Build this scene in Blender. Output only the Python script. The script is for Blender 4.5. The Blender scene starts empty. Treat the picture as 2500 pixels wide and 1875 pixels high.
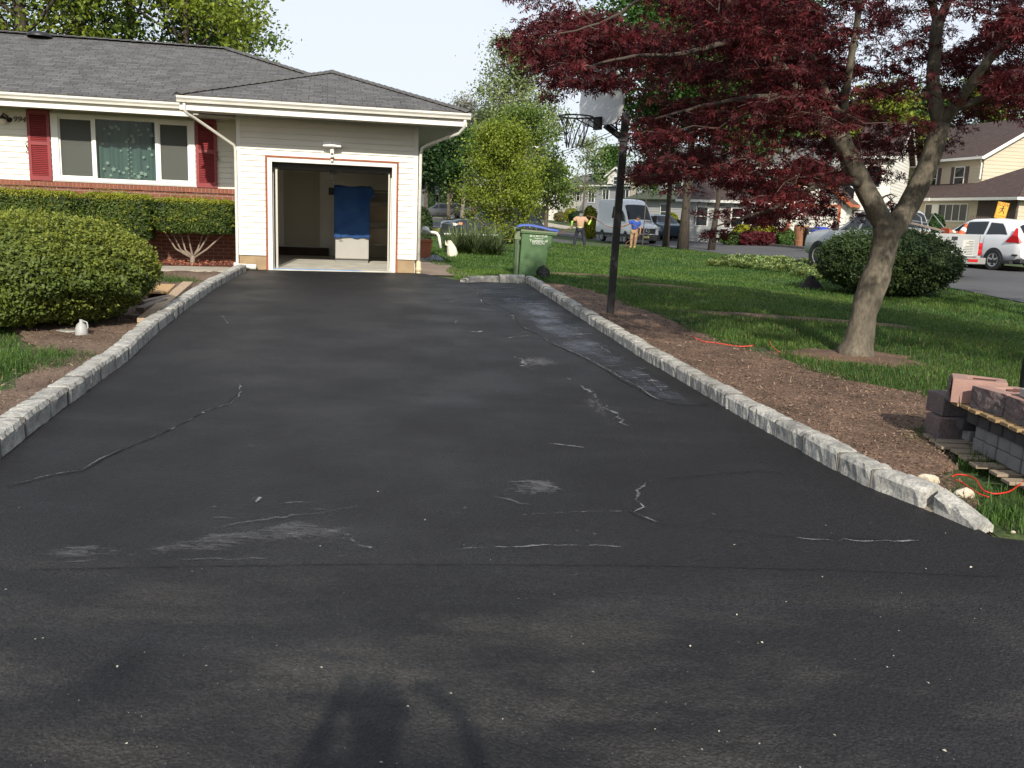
import bpy, math, random
import numpy as np
from mathutils import Matrix, Vector
# ---------------------------------------------------------------- camera, world, sun, exposure
SC = bpy.context.scene; COL = SC.collection
F = 2172.; TH = math.radians(10.83); RO = math.radians(2.3); EYE = 1.6
_u = np.array([0, math.sin(TH), math.cos(TH)]); _r = np.array([1., 0, 0])
CR = math.cos(RO)*_r + math.sin(RO)*_u; CU = -math.sin(RO)*_r + math.cos(RO)*_u
CF = np.array([0, math.cos(TH), -math.sin(TH)])
cd = bpy.data.cameras.new('camera'); cam = bpy.data.objects.new('camera', cd); COL.objects.link(cam)
cd.sensor_fit = 'HORIZONTAL'; cd.angle_x = 2*math.atan(1250/F); cd.clip_start = .05; cd.clip_end = 3000
cam.matrix_world = Matrix(((CR[0], CU[0], -CF[0], 0), (CR[1], CU[1], -CF[1], 0), (CR[2], CU[2], -CF[2], EYE), (0, 0, 0, 1)))
SC.camera = cam
SUN_EL = math.radians(30); SUN_AZ = math.radians(-7)          # light travels towards +y, a little to -x
ldir = Vector((math.sin(SUN_AZ)*math.cos(SUN_EL), math.cos(SUN_AZ)*math.cos(SUN_EL), -math.sin(SUN_EL)))
sl = bpy.data.lights.new('sun', 'SUN'); sl.energy = 3.7; sl.angle = math.radians(.9); sl.color = (1, .925, .80)
so = bpy.data.objects.new('sun', sl); COL.objects.link(so)
so.rotation_euler = ldir.to_track_quat('-Z', 'Y').to_euler(); so.location = (0, -20, 30)
w = bpy.data.worlds.new('World'); SC.world = w; w.use_nodes = True
nt = w.node_tree; N_ = nt.nodes; N_.clear(); L_ = nt.links
sky = N_.new('ShaderNodeTexSky'); sky.sky_type = 'NISHITA'; sky.sun_disc = False
sky.sun_elevation = SUN_EL; sky.sun_rotation = math.atan2(-ldir.x, -ldir.y); sky.air_density = 1.0; sky.dust_density = 1.2; sky.ozone_density = 1.2
tcw = N_.new('ShaderNodeTexCoord'); mpw = N_.new('ShaderNodeMapping'); mpw.inputs['Scale'].default_value = (1, 1, 3.2)
cl = N_.new('ShaderNodeTexNoise'); cl.inputs['Scale'].default_value = 1.6; cl.inputs['Detail'].default_value = 7; cl.inputs['Roughness'].default_value = .5
rp = N_.new('ShaderNodeMapRange'); rp.inputs['From Min'].default_value = .36; rp.inputs['From Max'].default_value = .66
rp.inputs['To Min'].default_value = .42; rp.inputs['To Max'].default_value = .93; rp.clamp = True
mx = N_.new('ShaderNodeMix'); mx.data_type = 'RGBA'; mx.inputs['B'].default_value = (5.6, 5.95, 6.55, 1)   # thin high cloud
bg = N_.new('ShaderNodeBackground'); bg.inputs['Strength'].default_value = .104
ow = N_.new('ShaderNodeOutputWorld')
L_.new(tcw.outputs['Generated'], mpw.inputs['Vector']); L_.new(mpw.outputs['Vector'], cl.inputs['Vector'])
L_.new(cl.outputs['Fac'], rp.inputs['Value']); L_.new(rp.outputs['Result'], mx.inputs['Factor'])
L_.new(sky.outputs['Color'], mx.inputs['A']); L_.new(mx.outputs['Result'], bg.inputs['Color']); L_.new(bg.outputs['Background'], ow.inputs['Surface'])
SC.view_settings.view_transform = 'Standard'; SC.view_settings.look = 'None'; SC.view_settings.exposure = .62; SC.view_settings.gamma = 1
SC.render.engine = 'CYCLES'; SC.cycles.use_denoising = True; SC.cycles.max_bounces = 8; SC.cycles.transparent_max_bounces = 12
SC.cycles.diffuse_bounces = 5; SC.cycles.glossy_bounces = 3; SC.cycles.transmission_bounces = 4; SC.cycles.caustics_reflective = False; SC.cycles.caustics_refractive = False
# ---------------------------------------------------------------- picking and terrain
def ray(px, py):
    d = CF + CR*(px-1250)/F - CU*(py-937.5)/F
    return d/d[1]
def sm(a, b, x):
    t = min(1, max(0, (x-a)/(b-a))); return t*t*(3-2*t)
KX = [(-20, 19), (10, 17.5), (30, 16.6), (42, 15.4), (51, 14.2), (60, 12.9), (75, 10), (95, 2.4), (115, -15), (400, -250)]
KN = [(-20, 13.6), (10, 12.0), (19.6, 11.2), (35, 9.9), (45.5, 9.0), (58, 6.9), (72, 2.9), (84, -3.0), (96, -15), (380, -250)]
def xpl(K, y):
    for (a, b), (c, d) in zip(K[:-1], K[1:]):
        if y <= c: return b+(d-b)*(y-a)/(c-a)
    return K[-1][1]
def T(x, y):
    lat = x+.2*y
    t = .335*min(1, max(0, (y-3.5)/14.5))*(1-sm(5, 12.5, lat))*(1-sm(27, 40, y))
    t += .40*sm(4, 16, x)*sm(14, 26, y)*(1-sm(60, 90, y))
    t += .85*sm(.6, 11, x-xpl(KX, y))
    if y > 36 and x < 6: t += .15*(1-sm(1, 5, x))*sm(38, 46, y)+.55*(1-sm(-4, 3, x))*sm(64, 92, y)
    return t
def at(px, py, z=None, dz=0.):
    d = ray(px, py); C = np.array([0, 0, EYE])
    if z is not None: return C+d*((z-EYE)/d[2])
    t = .5
    while t < 300:
        p = C+d*t
        if p[2] <= T(p[0], p[1])+dz: break
        t += .004 if t < 12 else (.02 if t < 60 else .2)
    return p
def atY(px, py, y): return np.array([0, 0, EYE])+ray(px, py)*y
def proj(p):
    p = np.asarray(p, float)-np.array([0, 0, EYE]); wv = p@CF
    return 1250+F*(p@CR)/wv, 937.5-F*(p@CU)/wv
RNG = np.random.default_rng(7); random.seed(7)
# ---------------------------------------------------------------- materials
MAT = {}
def mk(name, col, rough=.7, var=.0, vscale=4., col2=None, bump=0., bscale=30., metal=0., spec=.5, tint=0., transl=0., stretch=(1, 1, 1), coat=0., vlo=.35, vhi=.65, vdet=4, fine=0., fscale=60, orand=0.):
    if name in MAT: return MAT[name]
    m = bpy.data.materials.new(name); m.use_nodes = True; nt = m.node_tree; n = nt.nodes; l = nt.links
    b = n['Principled BSDF']; b.inputs['Roughness'].default_value = rough; b.inputs['Metallic'].default_value = metal
    b.inputs['Specular IOR Level'].default_value = spec; b.inputs['Coat Weight'].default_value = coat
    tc = n.new('ShaderNodeTexCoord'); mp = n.new('ShaderNodeMapping'); mp.inputs['Scale'].default_value = stretch
    l.new(tc.outputs['Object'], mp.inputs['Vector'])
    c1 = (*col, 1); out = None
    c2 = (*(col2 or tuple(min(1, x*(1-var)) for x in col)), 1)
    if var or col2:
        t = n.new('ShaderNodeTexNoise'); t.inputs['Scale'].default_value = vscale; t.inputs['Detail'].default_value = vdet
        l.new(mp.outputs['Vector'], t.inputs['Vector'])
        r = n.new('ShaderNodeMapRange'); r.inputs['From Min'].default_value = vlo; r.inputs['From Max'].default_value = vhi
        l.new(t.outputs['Fac'], r.inputs['Value'])
        x = n.new('ShaderNodeMix'); x.data_type = 'RGBA'; x.inputs['A'].default_value = c1; x.inputs['B'].default_value = c2
        l.new(r.outputs['Result'], x.inputs['Factor']); out = x.outputs['Result']
    if fine:
        t = n.new('ShaderNodeTexNoise'); t.inputs['Scale'].default_value = fscale; t.inputs['Detail'].default_value = 2
        l.new(mp.outputs['Vector'], t.inputs['Vector'])
        r = n.new('ShaderNodeMapRange'); r.inputs['From Min'].default_value = .3; r.inputs['From Max'].default_value = .7
        r.inputs['To Min'].default_value = 1-fine; r.inputs['To Max'].default_value = 1+fine
        l.new(t.outputs['Fac'], r.inputs['Value'])
        x = n.new('ShaderNodeVectorMath'); x.operation = 'SCALE'
        if out: l.new(out, x.inputs[0])
        else: x.inputs[0].default_value = col
        l.new(r.outputs['Result'], x.inputs['Scale']); out = x.outputs[0]
    if tint:
        a = n.new('ShaderNodeAttribute'); a.attribute_name = 'tint'
        r = n.new('ShaderNodeMapRange'); r.inputs['To Min'].default_value = 1-tint; r.inputs['To Max'].default_value = 1+tint
        l.new(a.outputs['Fac'], r.inputs['Value'])
        x = n.new('ShaderNodeVectorMath'); x.operation = 'SCALE'
        if out: l.new(out, x.inputs[0])
        else: x.inputs[0].default_value = col
        l.new(r.outputs['Result'], x.inputs['Scale']); out = x.outputs[0]
    if orand:
        a = n.new('ShaderNodeObjectInfo'); r = n.new('ShaderNodeMapRange'); r.inputs['To Min'].default_value = 1-orand; r.inputs['To Max'].default_value = 1+orand
        l.new(a.outputs['Random'], r.inputs['Value']); x = n.new('ShaderNodeVectorMath'); x.operation = 'SCALE'
        if out: l.new(out, x.inputs[0])
        else: x.inputs[0].default_value = col
        l.new(r.outputs['Result'], x.inputs['Scale']); out = x.outputs[0]
    if out: l.new(out, b.inputs['Base Color'])
    else: b.inputs['Base Color'].default_value = c1
    if bump:
        t = n.new('ShaderNodeTexNoise'); t.inputs['Scale'].default_value = bscale; t.inputs['Detail'].default_value = 6
        l.new(mp.outputs['Vector'], t.inputs['Vector'])
        bn = n.new('ShaderNodeBump'); bn.inputs['Strength'].default_value = 1; bn.inputs['Distance'].default_value = bump
        l.new(t.outputs['Fac'], bn.inputs['Height']); l.new(bn.outputs['Normal'], b.inputs['Normal'])
    if transl:
        tr = n.new('ShaderNodeBsdfTranslucent'); ms = n.new('ShaderNodeMixShader'); ms.inputs['Fac'].default_value = transl
        if out: l.new(out, tr.inputs['Color'])
        else: tr.inputs['Color'].default_value = c1
        o = n['Material Output']; l.new(b.outputs['BSDF'], ms.inputs[1]); l.new(tr.outputs['BSDF'], ms.inputs[2]); l.new(ms.outputs['Shader'], o.inputs['Surface'])
    MAT[name] = m; return m
def glassy(name, tintc=(.8, .85, .85), opac=.35, dark=(.02, .025, .03)):
    """window pane: clear reflection over a partly see-through, partly dark pane"""
    m = bpy.data.materials.new(name); m.use_nodes = True; n = m.node_tree.nodes; l = m.node_tree.links
    b = n['Principled BSDF']; b.inputs['Base Color'].default_value = (*dark, 1); b.inputs['Roughness'].default_value = .04; b.inputs['Specular IOR Level'].default_value = .7
    t = n.new('ShaderNodeBsdfTransparent'); t.inputs['Color'].default_value = (*tintc, 1)
    g = n.new('ShaderNodeMixShader'); g.inputs['Fac'].default_value = opac
    l.new(t.outputs['BSDF'], g.inputs[1]); l.new(b.outputs['BSDF'], g.inputs[2]); l.new(g.outputs['Shader'], n['Material Output'].inputs['Surface'])
    MAT[name] = m; return m
def soft_mark(name, col, lo=.5, hi=.62, scale=18, stretch=(1, 1, 1), amt=.8, rough=.8, edge=True):
    """a thin worn layer: opacity broken up by noise and fading with the mesh's own 'fade' attribute"""
    m = bpy.data.materials.new(name); m.use_nodes = True; n = m.node_tree.nodes; l = m.node_tree.links
    b = n['Principled BSDF']; b.inputs['Base Color'].default_value = (*col, 1); b.inputs['Roughness'].default_value = rough
    tc = n.new('ShaderNodeTexCoord'); mp = n.new('ShaderNodeMapping'); mp.inputs['Scale'].default_value = stretch
    t = n.new('ShaderNodeTexNoise'); t.inputs['Scale'].default_value = scale; t.inputs['Detail'].default_value = 8; t.inputs['Roughness'].default_value = .7; t.inputs['Distortion'].default_value = .9
    t2 = n.new('ShaderNodeTexNoise'); t2.inputs['Scale'].default_value = scale*.16; t2.inputs['Detail'].default_value = 3; l.new(tc.outputs['Object'], t2.inputs['Vector']); av = n.new('ShaderNodeMath'); av.operation = 'MULTIPLY_ADD'; av.inputs[1].default_value = .55; hv = n.new('ShaderNodeMath'); hv.operation = 'MULTIPLY'; hv.inputs[1].default_value = .5
    l.new(t2.outputs['Fac'], hv.inputs[0]); l.new(t.outputs['Fac'], av.inputs[0]); l.new(hv.outputs[0], av.inputs[2])
    r = n.new('ShaderNodeMapRange'); r.inputs['From Min'].default_value = lo; r.inputs['From Max'].default_value = hi; r.inputs['To Max'].default_value = amt
    l.new(tc.outputs['Object'], mp.inputs['Vector']); l.new(mp.outputs['Vector'], t.inputs['Vector'])
    a = n.new('ShaderNodeAttribute'); a.attribute_name = 'fade'
    ad = n.new('ShaderNodeMath'); ad.operation = 'MULTIPLY_ADD'; ad.inputs[1].default_value = .34; ad.inputs[2].default_value = -.17
    l.new(a.outputs['Fac'], ad.inputs[0]); s = n.new('ShaderNodeMath'); s.operation = 'ADD'
    l.new(ad.outputs[0], s.inputs[0]); l.new(av.outputs[0], s.inputs[1]); l.new(s.outputs[0], r.inputs['Value'])
    mu = n.new('ShaderNodeMath'); mu.operation = 'MULTIPLY'; cl_ = n.new('ShaderNodeMapRange'); cl_.inputs['From Max'].default_value = .75
    l.new(a.outputs['Fac'], cl_.inputs['Value']); l.new(r.outputs['Result'], mu.inputs[0]); l.new(cl_.outputs['Result'], mu.inputs[1])
    tr = n.new('ShaderNodeBsdfTransparent'); ms = n.new('ShaderNodeMixShader')
    l.new(mu.outputs[0], ms.inputs['Fac']); l.new(tr.outputs['BSDF'], ms.inputs[1]); l.new(b.outputs['BSDF'], ms.inputs[2]); l.new(ms.outputs['Shader'], n['Material Output'].inputs['Surface'])
    MAT[name] = m; return m
# ---------------------------------------------------------------- objects
def tag(o, label=None, cat=None, group=None, kind=None):
    if label: o['label'] = label
    if cat: o['category'] = cat
    if group: o['group'] = group
    if kind: o['kind'] = kind
    return o
def thing(name, label, cat, loc=(0, 0, 0), rz=0., group=None):
    o = bpy.data.objects.new(name, None); COL.objects.link(o); o.location = tuple(loc); o.rotation_euler = (0, 0, rz)
    o.empty_display_size = .2
    tag(o, label, cat, group); bpy.context.view_layer.update(); return o
def wm(o):
    M = Matrix.Identity(4)
    while o is not None: M = Matrix.LocRotScale(o.location, o.rotation_euler, o.scale) @ M; o = o.parent
    return M
def copy_tree(o, parent=None):
    c = o.copy(); COL.objects.link(c); c.parent = parent
    for ch in list(o.children): copy_tree(ch, c)
    return c
class MB:
    def __init__(s): s.v = []; s.f = []; s.mi = []; s.n = 0; s.cur = 0; s.M = None
    def add(s, v, f):
        v = np.asarray(v, float)
        if s.M is not None: v = v@s.M[:3, :3].T+s.M[:3, 3]
        s.v.append(v); s.f += [tuple(i+s.n for i in q) for q in f]; s.mi += [s.cur]*len(f); s.n += len(v); return s
    def box(s, x0, x1, y0, y1, z0, z1):
        return s.add([(x0, y0, z0), (x1, y0, z0), (x1, y1, z0), (x0, y1, z0), (x0, y0, z1), (x1, y0, z1), (x1, y1, z1), (x0, y1, z1)],
                     [(0, 3, 2, 1), (4, 5, 6, 7), (0, 1, 5, 4), (1, 2, 6, 5), (2, 3, 7, 6), (3, 0, 4, 7)])
    def bar(s, a, b, wd, ht, up=(0, 0, 1)):
        a = np.array(a, float); b = np.array(b, float); d = b-a; d /= np.linalg.norm(d); up = np.array(up, float)
        x = np.cross(d, up)
        if np.linalg.norm(x) < 1e-4: x = np.array([1., 0, 0])
        x /= np.linalg.norm(x); y = np.cross(x, d); v = []
        for p in (a, b):
            for i, j in ((-1, -1), (1, -1), (1, 1), (-1, 1)): v.append(p+x*i*wd/2+y*j*ht/2)
        return s.add(v, [(0, 1, 2, 3), (7, 6, 5, 4), (0, 4, 5, 1), (1, 5, 6, 2), (2, 6, 7, 3), (3, 7, 4, 0)])
    def tube(s, pts, r, n=8, cap=True):
        P = np.array(pts, float); R = np.full(len(P), r, float) if np.isscalar(r) else np.array(r, float)
        Tn = np.gradient(P, axis=0); Tn /= np.linalg.norm(Tn, axis=1)[:, None]+1e-9
        u = np.cross(Tn[0], (0, 0, 1.)); u = u if np.linalg.norm(u) > .1 else np.cross(Tn[0], (1., 0, 0)); u /= np.linalg.norm(u)
        v = []; a = np.arange(n)*2*math.pi/n
        for i in range(len(P)):
            u = u-Tn[i]*(u@Tn[i]); u /= np.linalg.norm(u)+1e-9; wv = np.cross(Tn[i], u)
            v.append(P[i]+R[i]*(np.cos(a)[:, None]*u+np.sin(a)[:, None]*wv))
        f = []
        for i in range(len(P)-1):
            for k in range(n): k2 = (k+1) % n; f.append((i*n+k, i*n+k2, (i+1)*n+k2, (i+1)*n+k))
        if cap: f.append(tuple(range(n-1, -1, -1))); f.append(tuple((len(P)-1)*n+k for k in range(n)))
        return s.add(np.vstack(v), f)
    def lathe(s, prof, n=20, c=(0, 0, 0), axis='z'):
        v = []; f = []; a = np.arange(n)*2*math.pi/n
        for r, z in prof:
            for t in a:
                q = (r*math.cos(t), r*math.sin(t), z)
                if axis == 'y': q = (q[0], q[2], q[1])
                if axis == 'x': q = (q[2], q[0], q[1])
                v.append((q[0]+c[0], q[1]+c[1], q[2]+c[2]))
        for i in range(len(prof)-1):
            for k in range(n): k2 = (k+1) % n; f.append((i*n+k, i*n+k2, (i+1)*n+k2, (i+1)*n+k))
        return s.add(v, f)
    def prism(s, poly, y0, y1, plane='xz'):
        """extrude a polygon; plane xz extrudes along y, xy along z, yz along x"""
        n = len(poly); v = []
        for y in (y0, y1):
            for a, b in poly: v.append({'xz': (a, y, b), 'xy': (a, b, y), 'yz': (y, a, b)}[plane])
        f = [tuple(range(n)), tuple(range(2*n-1, n-1, -1))]
        for k in range(n): k2 = (k+1) % n; f.append((k, n+k, n+k2, k2))
        return s.add(v, f)
    def grid(s, A, flip=False):
        A = np.asarray(A, float); h, wd = A.shape[:2]; f = []
        for i in range(h-1):
            for j in range(wd-1):
                q = (i*wd+j, i*wd+j+1, (i+1)*wd+j+1, (i+1)*wd+j); f.append(q[::-1] if flip else q)
        return s.add(A.reshape(-1, 3), f)
    def build(s, name, mats, parent=None, smooth=False, world=False, bevel=0., fixn=True, sub=0):
        V = np.vstack(s.v) if s.v else np.zeros((0, 3))
        if world and parent is not None:
            Mi = np.array(wm(parent).inverted()); V = V@Mi[:3, :3].T+Mi[:3, 3]
        me = bpy.data.meshes.new(name); me.from_pydata(V.tolist(), [], s.f)
        mats = mats if isinstance(mats, (list, tuple)) else [mats]
        for m in mats: me.materials.append(m)
        if len(mats) > 1: me.polygons.foreach_set('material_index', s.mi)
        if fixn:
            import bmesh
            bm = bmesh.new(); bm.from_mesh(me); bmesh.ops.recalc_face_normals(bm, faces=bm.faces); bm.to_mesh(me); bm.free()
        if smooth: me.polygons.foreach_set('use_smooth', [True]*len(me.polygons))
        me.update(); o = bpy.data.objects.new(name, me); COL.objects.link(o)
        if parent is not None: o.parent = parent
        if bevel:
            b = o.modifiers.new('bevel', 'BEVEL'); b.width = bevel; b.segments = 2; b.limit_method = 'ANGLE'; b.harden_normals = False
        if sub:
            b = o.modifiers.new('sub', 'SUBSURF'); b.levels = sub; b.render_levels = sub
        return o
def fastmesh(name, V, k, mats, parent=None, tint=None, mi=None, world=False, loc=None):
    """V: (nfaces*k,3) separate polygons of k corners each"""
    V = np.asarray(V, float).reshape(-1, 3)
    if world and parent is not None:
        Mi = np.array(wm(parent).inverted()); V = V@Mi[:3, :3].T+Mi[:3, 3]
    if loc is not None: V = V-np.array(loc)
    n = len(V)//k; me = bpy.data.meshes.new(name)
    me.vertices.add(len(V)); me.vertices.foreach_set('co', V.astype(np.float32).ravel())
    me.loops.add(n*k); me.loops.foreach_set('vertex_index', np.arange(n*k, dtype=np.int32))
    me.polygons.add(n); me.polygons.foreach_set('loop_start', np.arange(0, n*k, k, dtype=np.int32)); me.polygons.foreach_set('loop_total', np.full(n, k, dtype=np.int32))
    mats = mats if isinstance(mats, (list, tuple)) else [mats]
    for m in mats: me.materials.append(m)
    if mi is not None: me.polygons.foreach_set('material_index', mi.astype(np.int32))
    if tint is not None:
        a = me.attributes.new('tint', 'FLOAT', 'FACE'); a.data.foreach_set('value', tint.astype(np.float32))
    me.update(calc_edges=True); o = bpy.data.objects.new(name, me); COL.objects.link(o)
    if parent is not None: o.parent = parent
    if loc is not None: o.location = tuple(loc)
    return o
def rot_basis(n, up=.0, rng=RNG, nrm=None, spread=1.):
    """random orthonormal frames (n,3,3); nrm biases the face normal"""
    w_ = rng.normal(size=(n, 3))*spread
    if nrm is not None: w_ = w_+nrm
    w_[:, 2] += up; w_ /= np.linalg.norm(w_, axis=1)[:, None]+1e-9
    a = rng.normal(size=(n, 3)); a -= w_*np.sum(a*w_, 1)[:, None]; a /= np.linalg.norm(a, axis=1)[:, None]+1e-9
    return a, np.cross(w_, a), w_
LEAF4 = np.array([(0, -.5), (.3, 0.05), (0, .5), (-.3, 0.05)])
def leaf_quads(C, size, up=.6, nrm=None, spread=1., rng=RNG, shape=LEAF4, droop=0.):
    n = len(C); a, b, w_ = rot_basis(n, up, rng, nrm, spread); s = (size*(.65+.7*rng.random(n)))[:, None] if np.isscalar(size) else size[:, None]
    V = np.stack([C+a*s*p[0]+b*s*p[1] for p in shape], 1)
    return V.reshape(-1, 3)
def star_leaves(C, size, rng=RNG, up=1.2):
    """palmate maple leaves: five narrow pointed lobes, drooping at the tips"""
    n = len(C); a, b, w_ = rot_basis(n, up, rng); s = (size*(.6+.8*rng.random(n)))[:, None]
    out = []
    for ang, ln in ((0, 1.), (48, .92), (-48, .92), (98, .62), (-98, .62)):
        t = math.radians(ang); d = a*math.sin(t)+b*math.cos(t); q = a*math.cos(t)-b*math.sin(t)
        out.append(np.stack([C, C+d*s*ln*.5+q*s*.12, C+d*s*ln-w_*s*.25, C+d*s*ln*.5-q*s*.12], 1))
    return np.stack(out, 1).reshape(-1, 3)
# ================================================================ GROUND
def axis_pts(lo, hi, fine_lo, fine_hi, st):
    a = list(np.arange(fine_lo, fine_hi+st/2, st)); x = fine_hi; d = st
    while x < hi: d *= 1.22; x += d; a.append(x)
    x = fine_lo; d = st
    while x > lo: d *= 1.22; x -= d; a.insert(0, x)
    return np.array(a)
gx = axis_pts(-260, 260, -12, 26, .5); gy = axis_pts(-120, 420, -3, 76, .5)
A = np.array([[(x, y, T(x, y)-.012) for x in gx] for y in gy])
lawn_m = mk('lawn_ground', (.034, .062, .011), .95, col2=(.062, .082, .020), vscale=.7, bump=.03, bscale=14, fine=.35, fscale=9)
tag(MB().grid(A).build('ground', lawn_m, smooth=True, fixn=False), kind='structure')
# far kerb line of the side road etc.
road_m = mk('road_asphalt', (.085, .083, .085), .85, col2=(.060, .059, .062), vscale=.5, bump=.004, bscale=60, fine=.12, fscale=90)
ys = np.concatenate([np.arange(-20, 60, 1.), np.arange(60, 110, 2.), np.arange(110, 300, 10.)])
def ribbon(fa, fb, dz, nx=9, ys=ys):
    return np.array([[(x, y, T(x, y)+dz) for x in np.linspace(fa(y), fb(y), nx)] for y in ys])
rd = MB().grid(ribbon(lambda y: xpl(KN, y), lambda y: xpl(KX, y), .006)).build('road', road_m, smooth=True, fixn=False); tag(rd, kind='structure')
kb = MB(); conc = mk('kerb_concrete', (.24, .21, .18), .9, var=.35, vscale=3, bump=.004, bscale=40)
for y0, y1 in zip(ys[:-1], ys[1:]):
    if y1 > 110: break
    for K, sg in ((KX, 1),):
        a = xpl(K, y0); b = xpl(K, y1)
        kb.add([(a, y0, T(a, y0)-.05), (b, y1, T(b, y1)-.05), (b, y1, T(b, y1)+.13), (a, y0, T(a, y0)+.13), (a+.16*sg, y0, T(a, y0)+.13), (b+.16*sg, y1, T(b, y1)+.13), (b+.16, y1, T(b, y1)-.05), (a+.16, y0, T(a, y0)-.05)],
               [(0, 1, 2, 3), (3, 2, 5, 4), (4, 5, 6, 7)])
kerb_o = kb.build('road_kerb', conc, fixn=False); tag(kerb_o, 'low pale concrete kerb along the far side of the side road', 'kerb')
# cross street where the dark parked cars stand, far left
cs = np.array([[(x, y, max(T(x, y), 0)+.008) for x in np.linspace(-60, 3.2, 40)] for y in (50.5, 53, 56, 58.5)])
tag(MB().grid(cs).build('road', road_m, smooth=True, fixn=False), kind='structure')
cs = np.array([[(x, y, max(T(x, y), 0)+.008) for x in np.linspace(-90, -6, 20)] for y in (72, 78, 84)])
tag(MB().grid(cs).build('road', road_m, smooth=True, fixn=False), kind='structure')
# ---------------------------------------------------------------- driveway with fresh black sealer
LCp = [(0, 1130), (130, 1022), (317, 882), (376, 824), (454, 759), (532, 703), (602, 664)]
RCp = [(2385, 1305), (2266, 1254), (2180, 1218), (2100, 1190), (1900, 1077), (1769, 1000), (1679, 945), (1570, 880), (1425, 786), (1281, 690)]
LC = [at(*p) for p in LCp]; RC = [at(*p) for p in RCp]
LC = [np.array([-2.9, 3.6, T(-2.9, 3.6)])]+LC
def xint(P, y):
    Y = [p[1] for p in P]; X = [p[0] for p in P]; return float(np.interp(y, Y, X))
seal = bpy.data.materials.new('fresh_sealer'); seal.use_nodes = True
def seal_nodes():
    n = seal.node_tree.nodes; l = seal.node_tree.links; b = n['Principled BSDF']
    tc = n.new('ShaderNodeTexCoord')
    def noise(sc, det=5, st=(1, 1, 1), rg=.55):
        mp = n.new('ShaderNodeMapping'); mp.inputs['Scale'].default_value = st; l.new(tc.outputs['Object'], mp.inputs['Vector'])
        t = n.new('ShaderNodeTexNoise'); t.inputs['Scale'].default_value = sc; t.inputs['Detail'].default_value = det; t.inputs['Roughness'].default_value = rg
        l.new(mp.outputs['Vector'], t.inputs['Vector']); return t.outputs['Fac']
    def rng_(v, a, b_, c=0., d=1.):
        r = n.new('ShaderNodeMapRange'); r.inputs['From Min'].default_value = a; r.inputs['From Max'].default_value = b_; r.inputs['To Min'].default_value = c; r.inputs['To Max'].default_value = d
        l.new(v, r.inputs['Value']); return r.outputs['Result']
    def mix(f, A_, B_):
        x = n.new('ShaderNodeMix'); x.data_type = 'RGBA'; l.new(f, x.inputs['Factor'])
        for nm, q in (('A', A_), ('B', B_)):
            if isinstance(q, tuple): x.inputs[nm].default_value = (*q, 1)
            else: l.new(q, x.inputs[nm])
        return x.outputs['Result']
    c = mix(rng_(noise(.55, 3), .35, .65), (.0165, .0158, .0172), (.0112, .0108, .0122))       # uneven coats, brownish where still wet
    c = mix(rng_(noise(1.4, 6, (.35, 1.6, 1)), .56, .74, 0, .55), c, (.027, .027, .031))        # brush drag
    # dried dusty areas, mostly on the apron in front
    sx = n.new('ShaderNodeSeparateXYZ'); l.new(tc.outputs['Object'], sx.inputs[0])
    near = rng_(sx.outputs['Y'], 4.0, 3.0)
    g = n.new('ShaderNodeMath'); g.operation = 'MULTIPLY'; l.new(near, g.inputs[0]); l.new(rng_(noise(1.5, 9, (.7, 1.6, 1), .62), .46, .66), g.inputs[1])
    c = mix(g.outputs[0], c, (.043, .040, .036))
    # grit showing through
    gr = n.new('ShaderNodeTexVoronoi'); gr.inputs['Scale'].default_value = 75; l.new(tc.outputs['Object'], gr.inputs['Vector'])
    gm = n.new('ShaderNodeMath'); gm.operation = 'MULTIPLY'; l.new(rng_(gr.outputs['Distance'], .22, .06, 0, .6), gm.inputs[0]); l.new(rng_(noise(3., 5), .44, .64), gm.inputs[1])
    c = mix(gm.outputs[0], c, (.10, .095, .085))
    ag = n.new('ShaderNodeTexVoronoi'); ag.inputs['Scale'].default_value = 115; l.new(tc.outputs['Object'], ag.inputs['Vector']); sx2 = n.new('ShaderNodeSeparateColor'); l.new(ag.outputs['Color'], sx2.inputs[0])
    sc_ = n.new('ShaderNodeVectorMath'); sc_.operation = 'SCALE'; l.new(c, sc_.inputs[0]); l.new(rng_(sx2.outputs[0], 0, 1, .62, 1.5), sc_.inputs['Scale']); c = sc_.outputs[0]
    l.new(c, b.inputs['Base Color'])
    l.new(rng_(noise(1.1, 5), .35, .7, .50, .74), b.inputs['Roughness']); b.inputs['Specular IOR Level'].default_value = .30
    bp = n.new('ShaderNodeBump'); bp.inputs['Distance'].default_value = .0048; bp.inputs['Strength'].default_value = 1
    ad = n.new('ShaderNodeMath'); ad.operation = 'ADD'; l.new(noise(130, 4), ad.inputs[0]); l.new(gr.outputs['Distance'], ad.inputs[1])
    l.new(ad.outputs[0], bp.inputs['Height'])
    b2 = n.new('ShaderNodeBump'); b2.inputs['Distance'].default_value = .006; l.new(noise(2.2, 5), b2.inputs['Height']); l.new(bp.outputs['Normal'], b2.inputs['Normal'])
    l.new(b2.outputs['Normal'], b.inputs['Normal'])
seal_nodes()
DRV = .018
rows = [[(x, 3.54, T(x, 3.54)+DRV-.0055) for x in np.linspace(xint(LC, 3.6)-.05, 2.55, 26)]]
topy = 17.45
for y in list(np.arange(3.6, 17.2, .2)):
    L = xint(LC, y)-.05; R = xint(RC[::-1], y) if False else float(np.interp(y, [p[1] for p in RC], [p[0] for p in RC]))+.05
    rows.append([(x, y, T(x, y)+DRV) for x in np.linspace(L, R, 26)])
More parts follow.
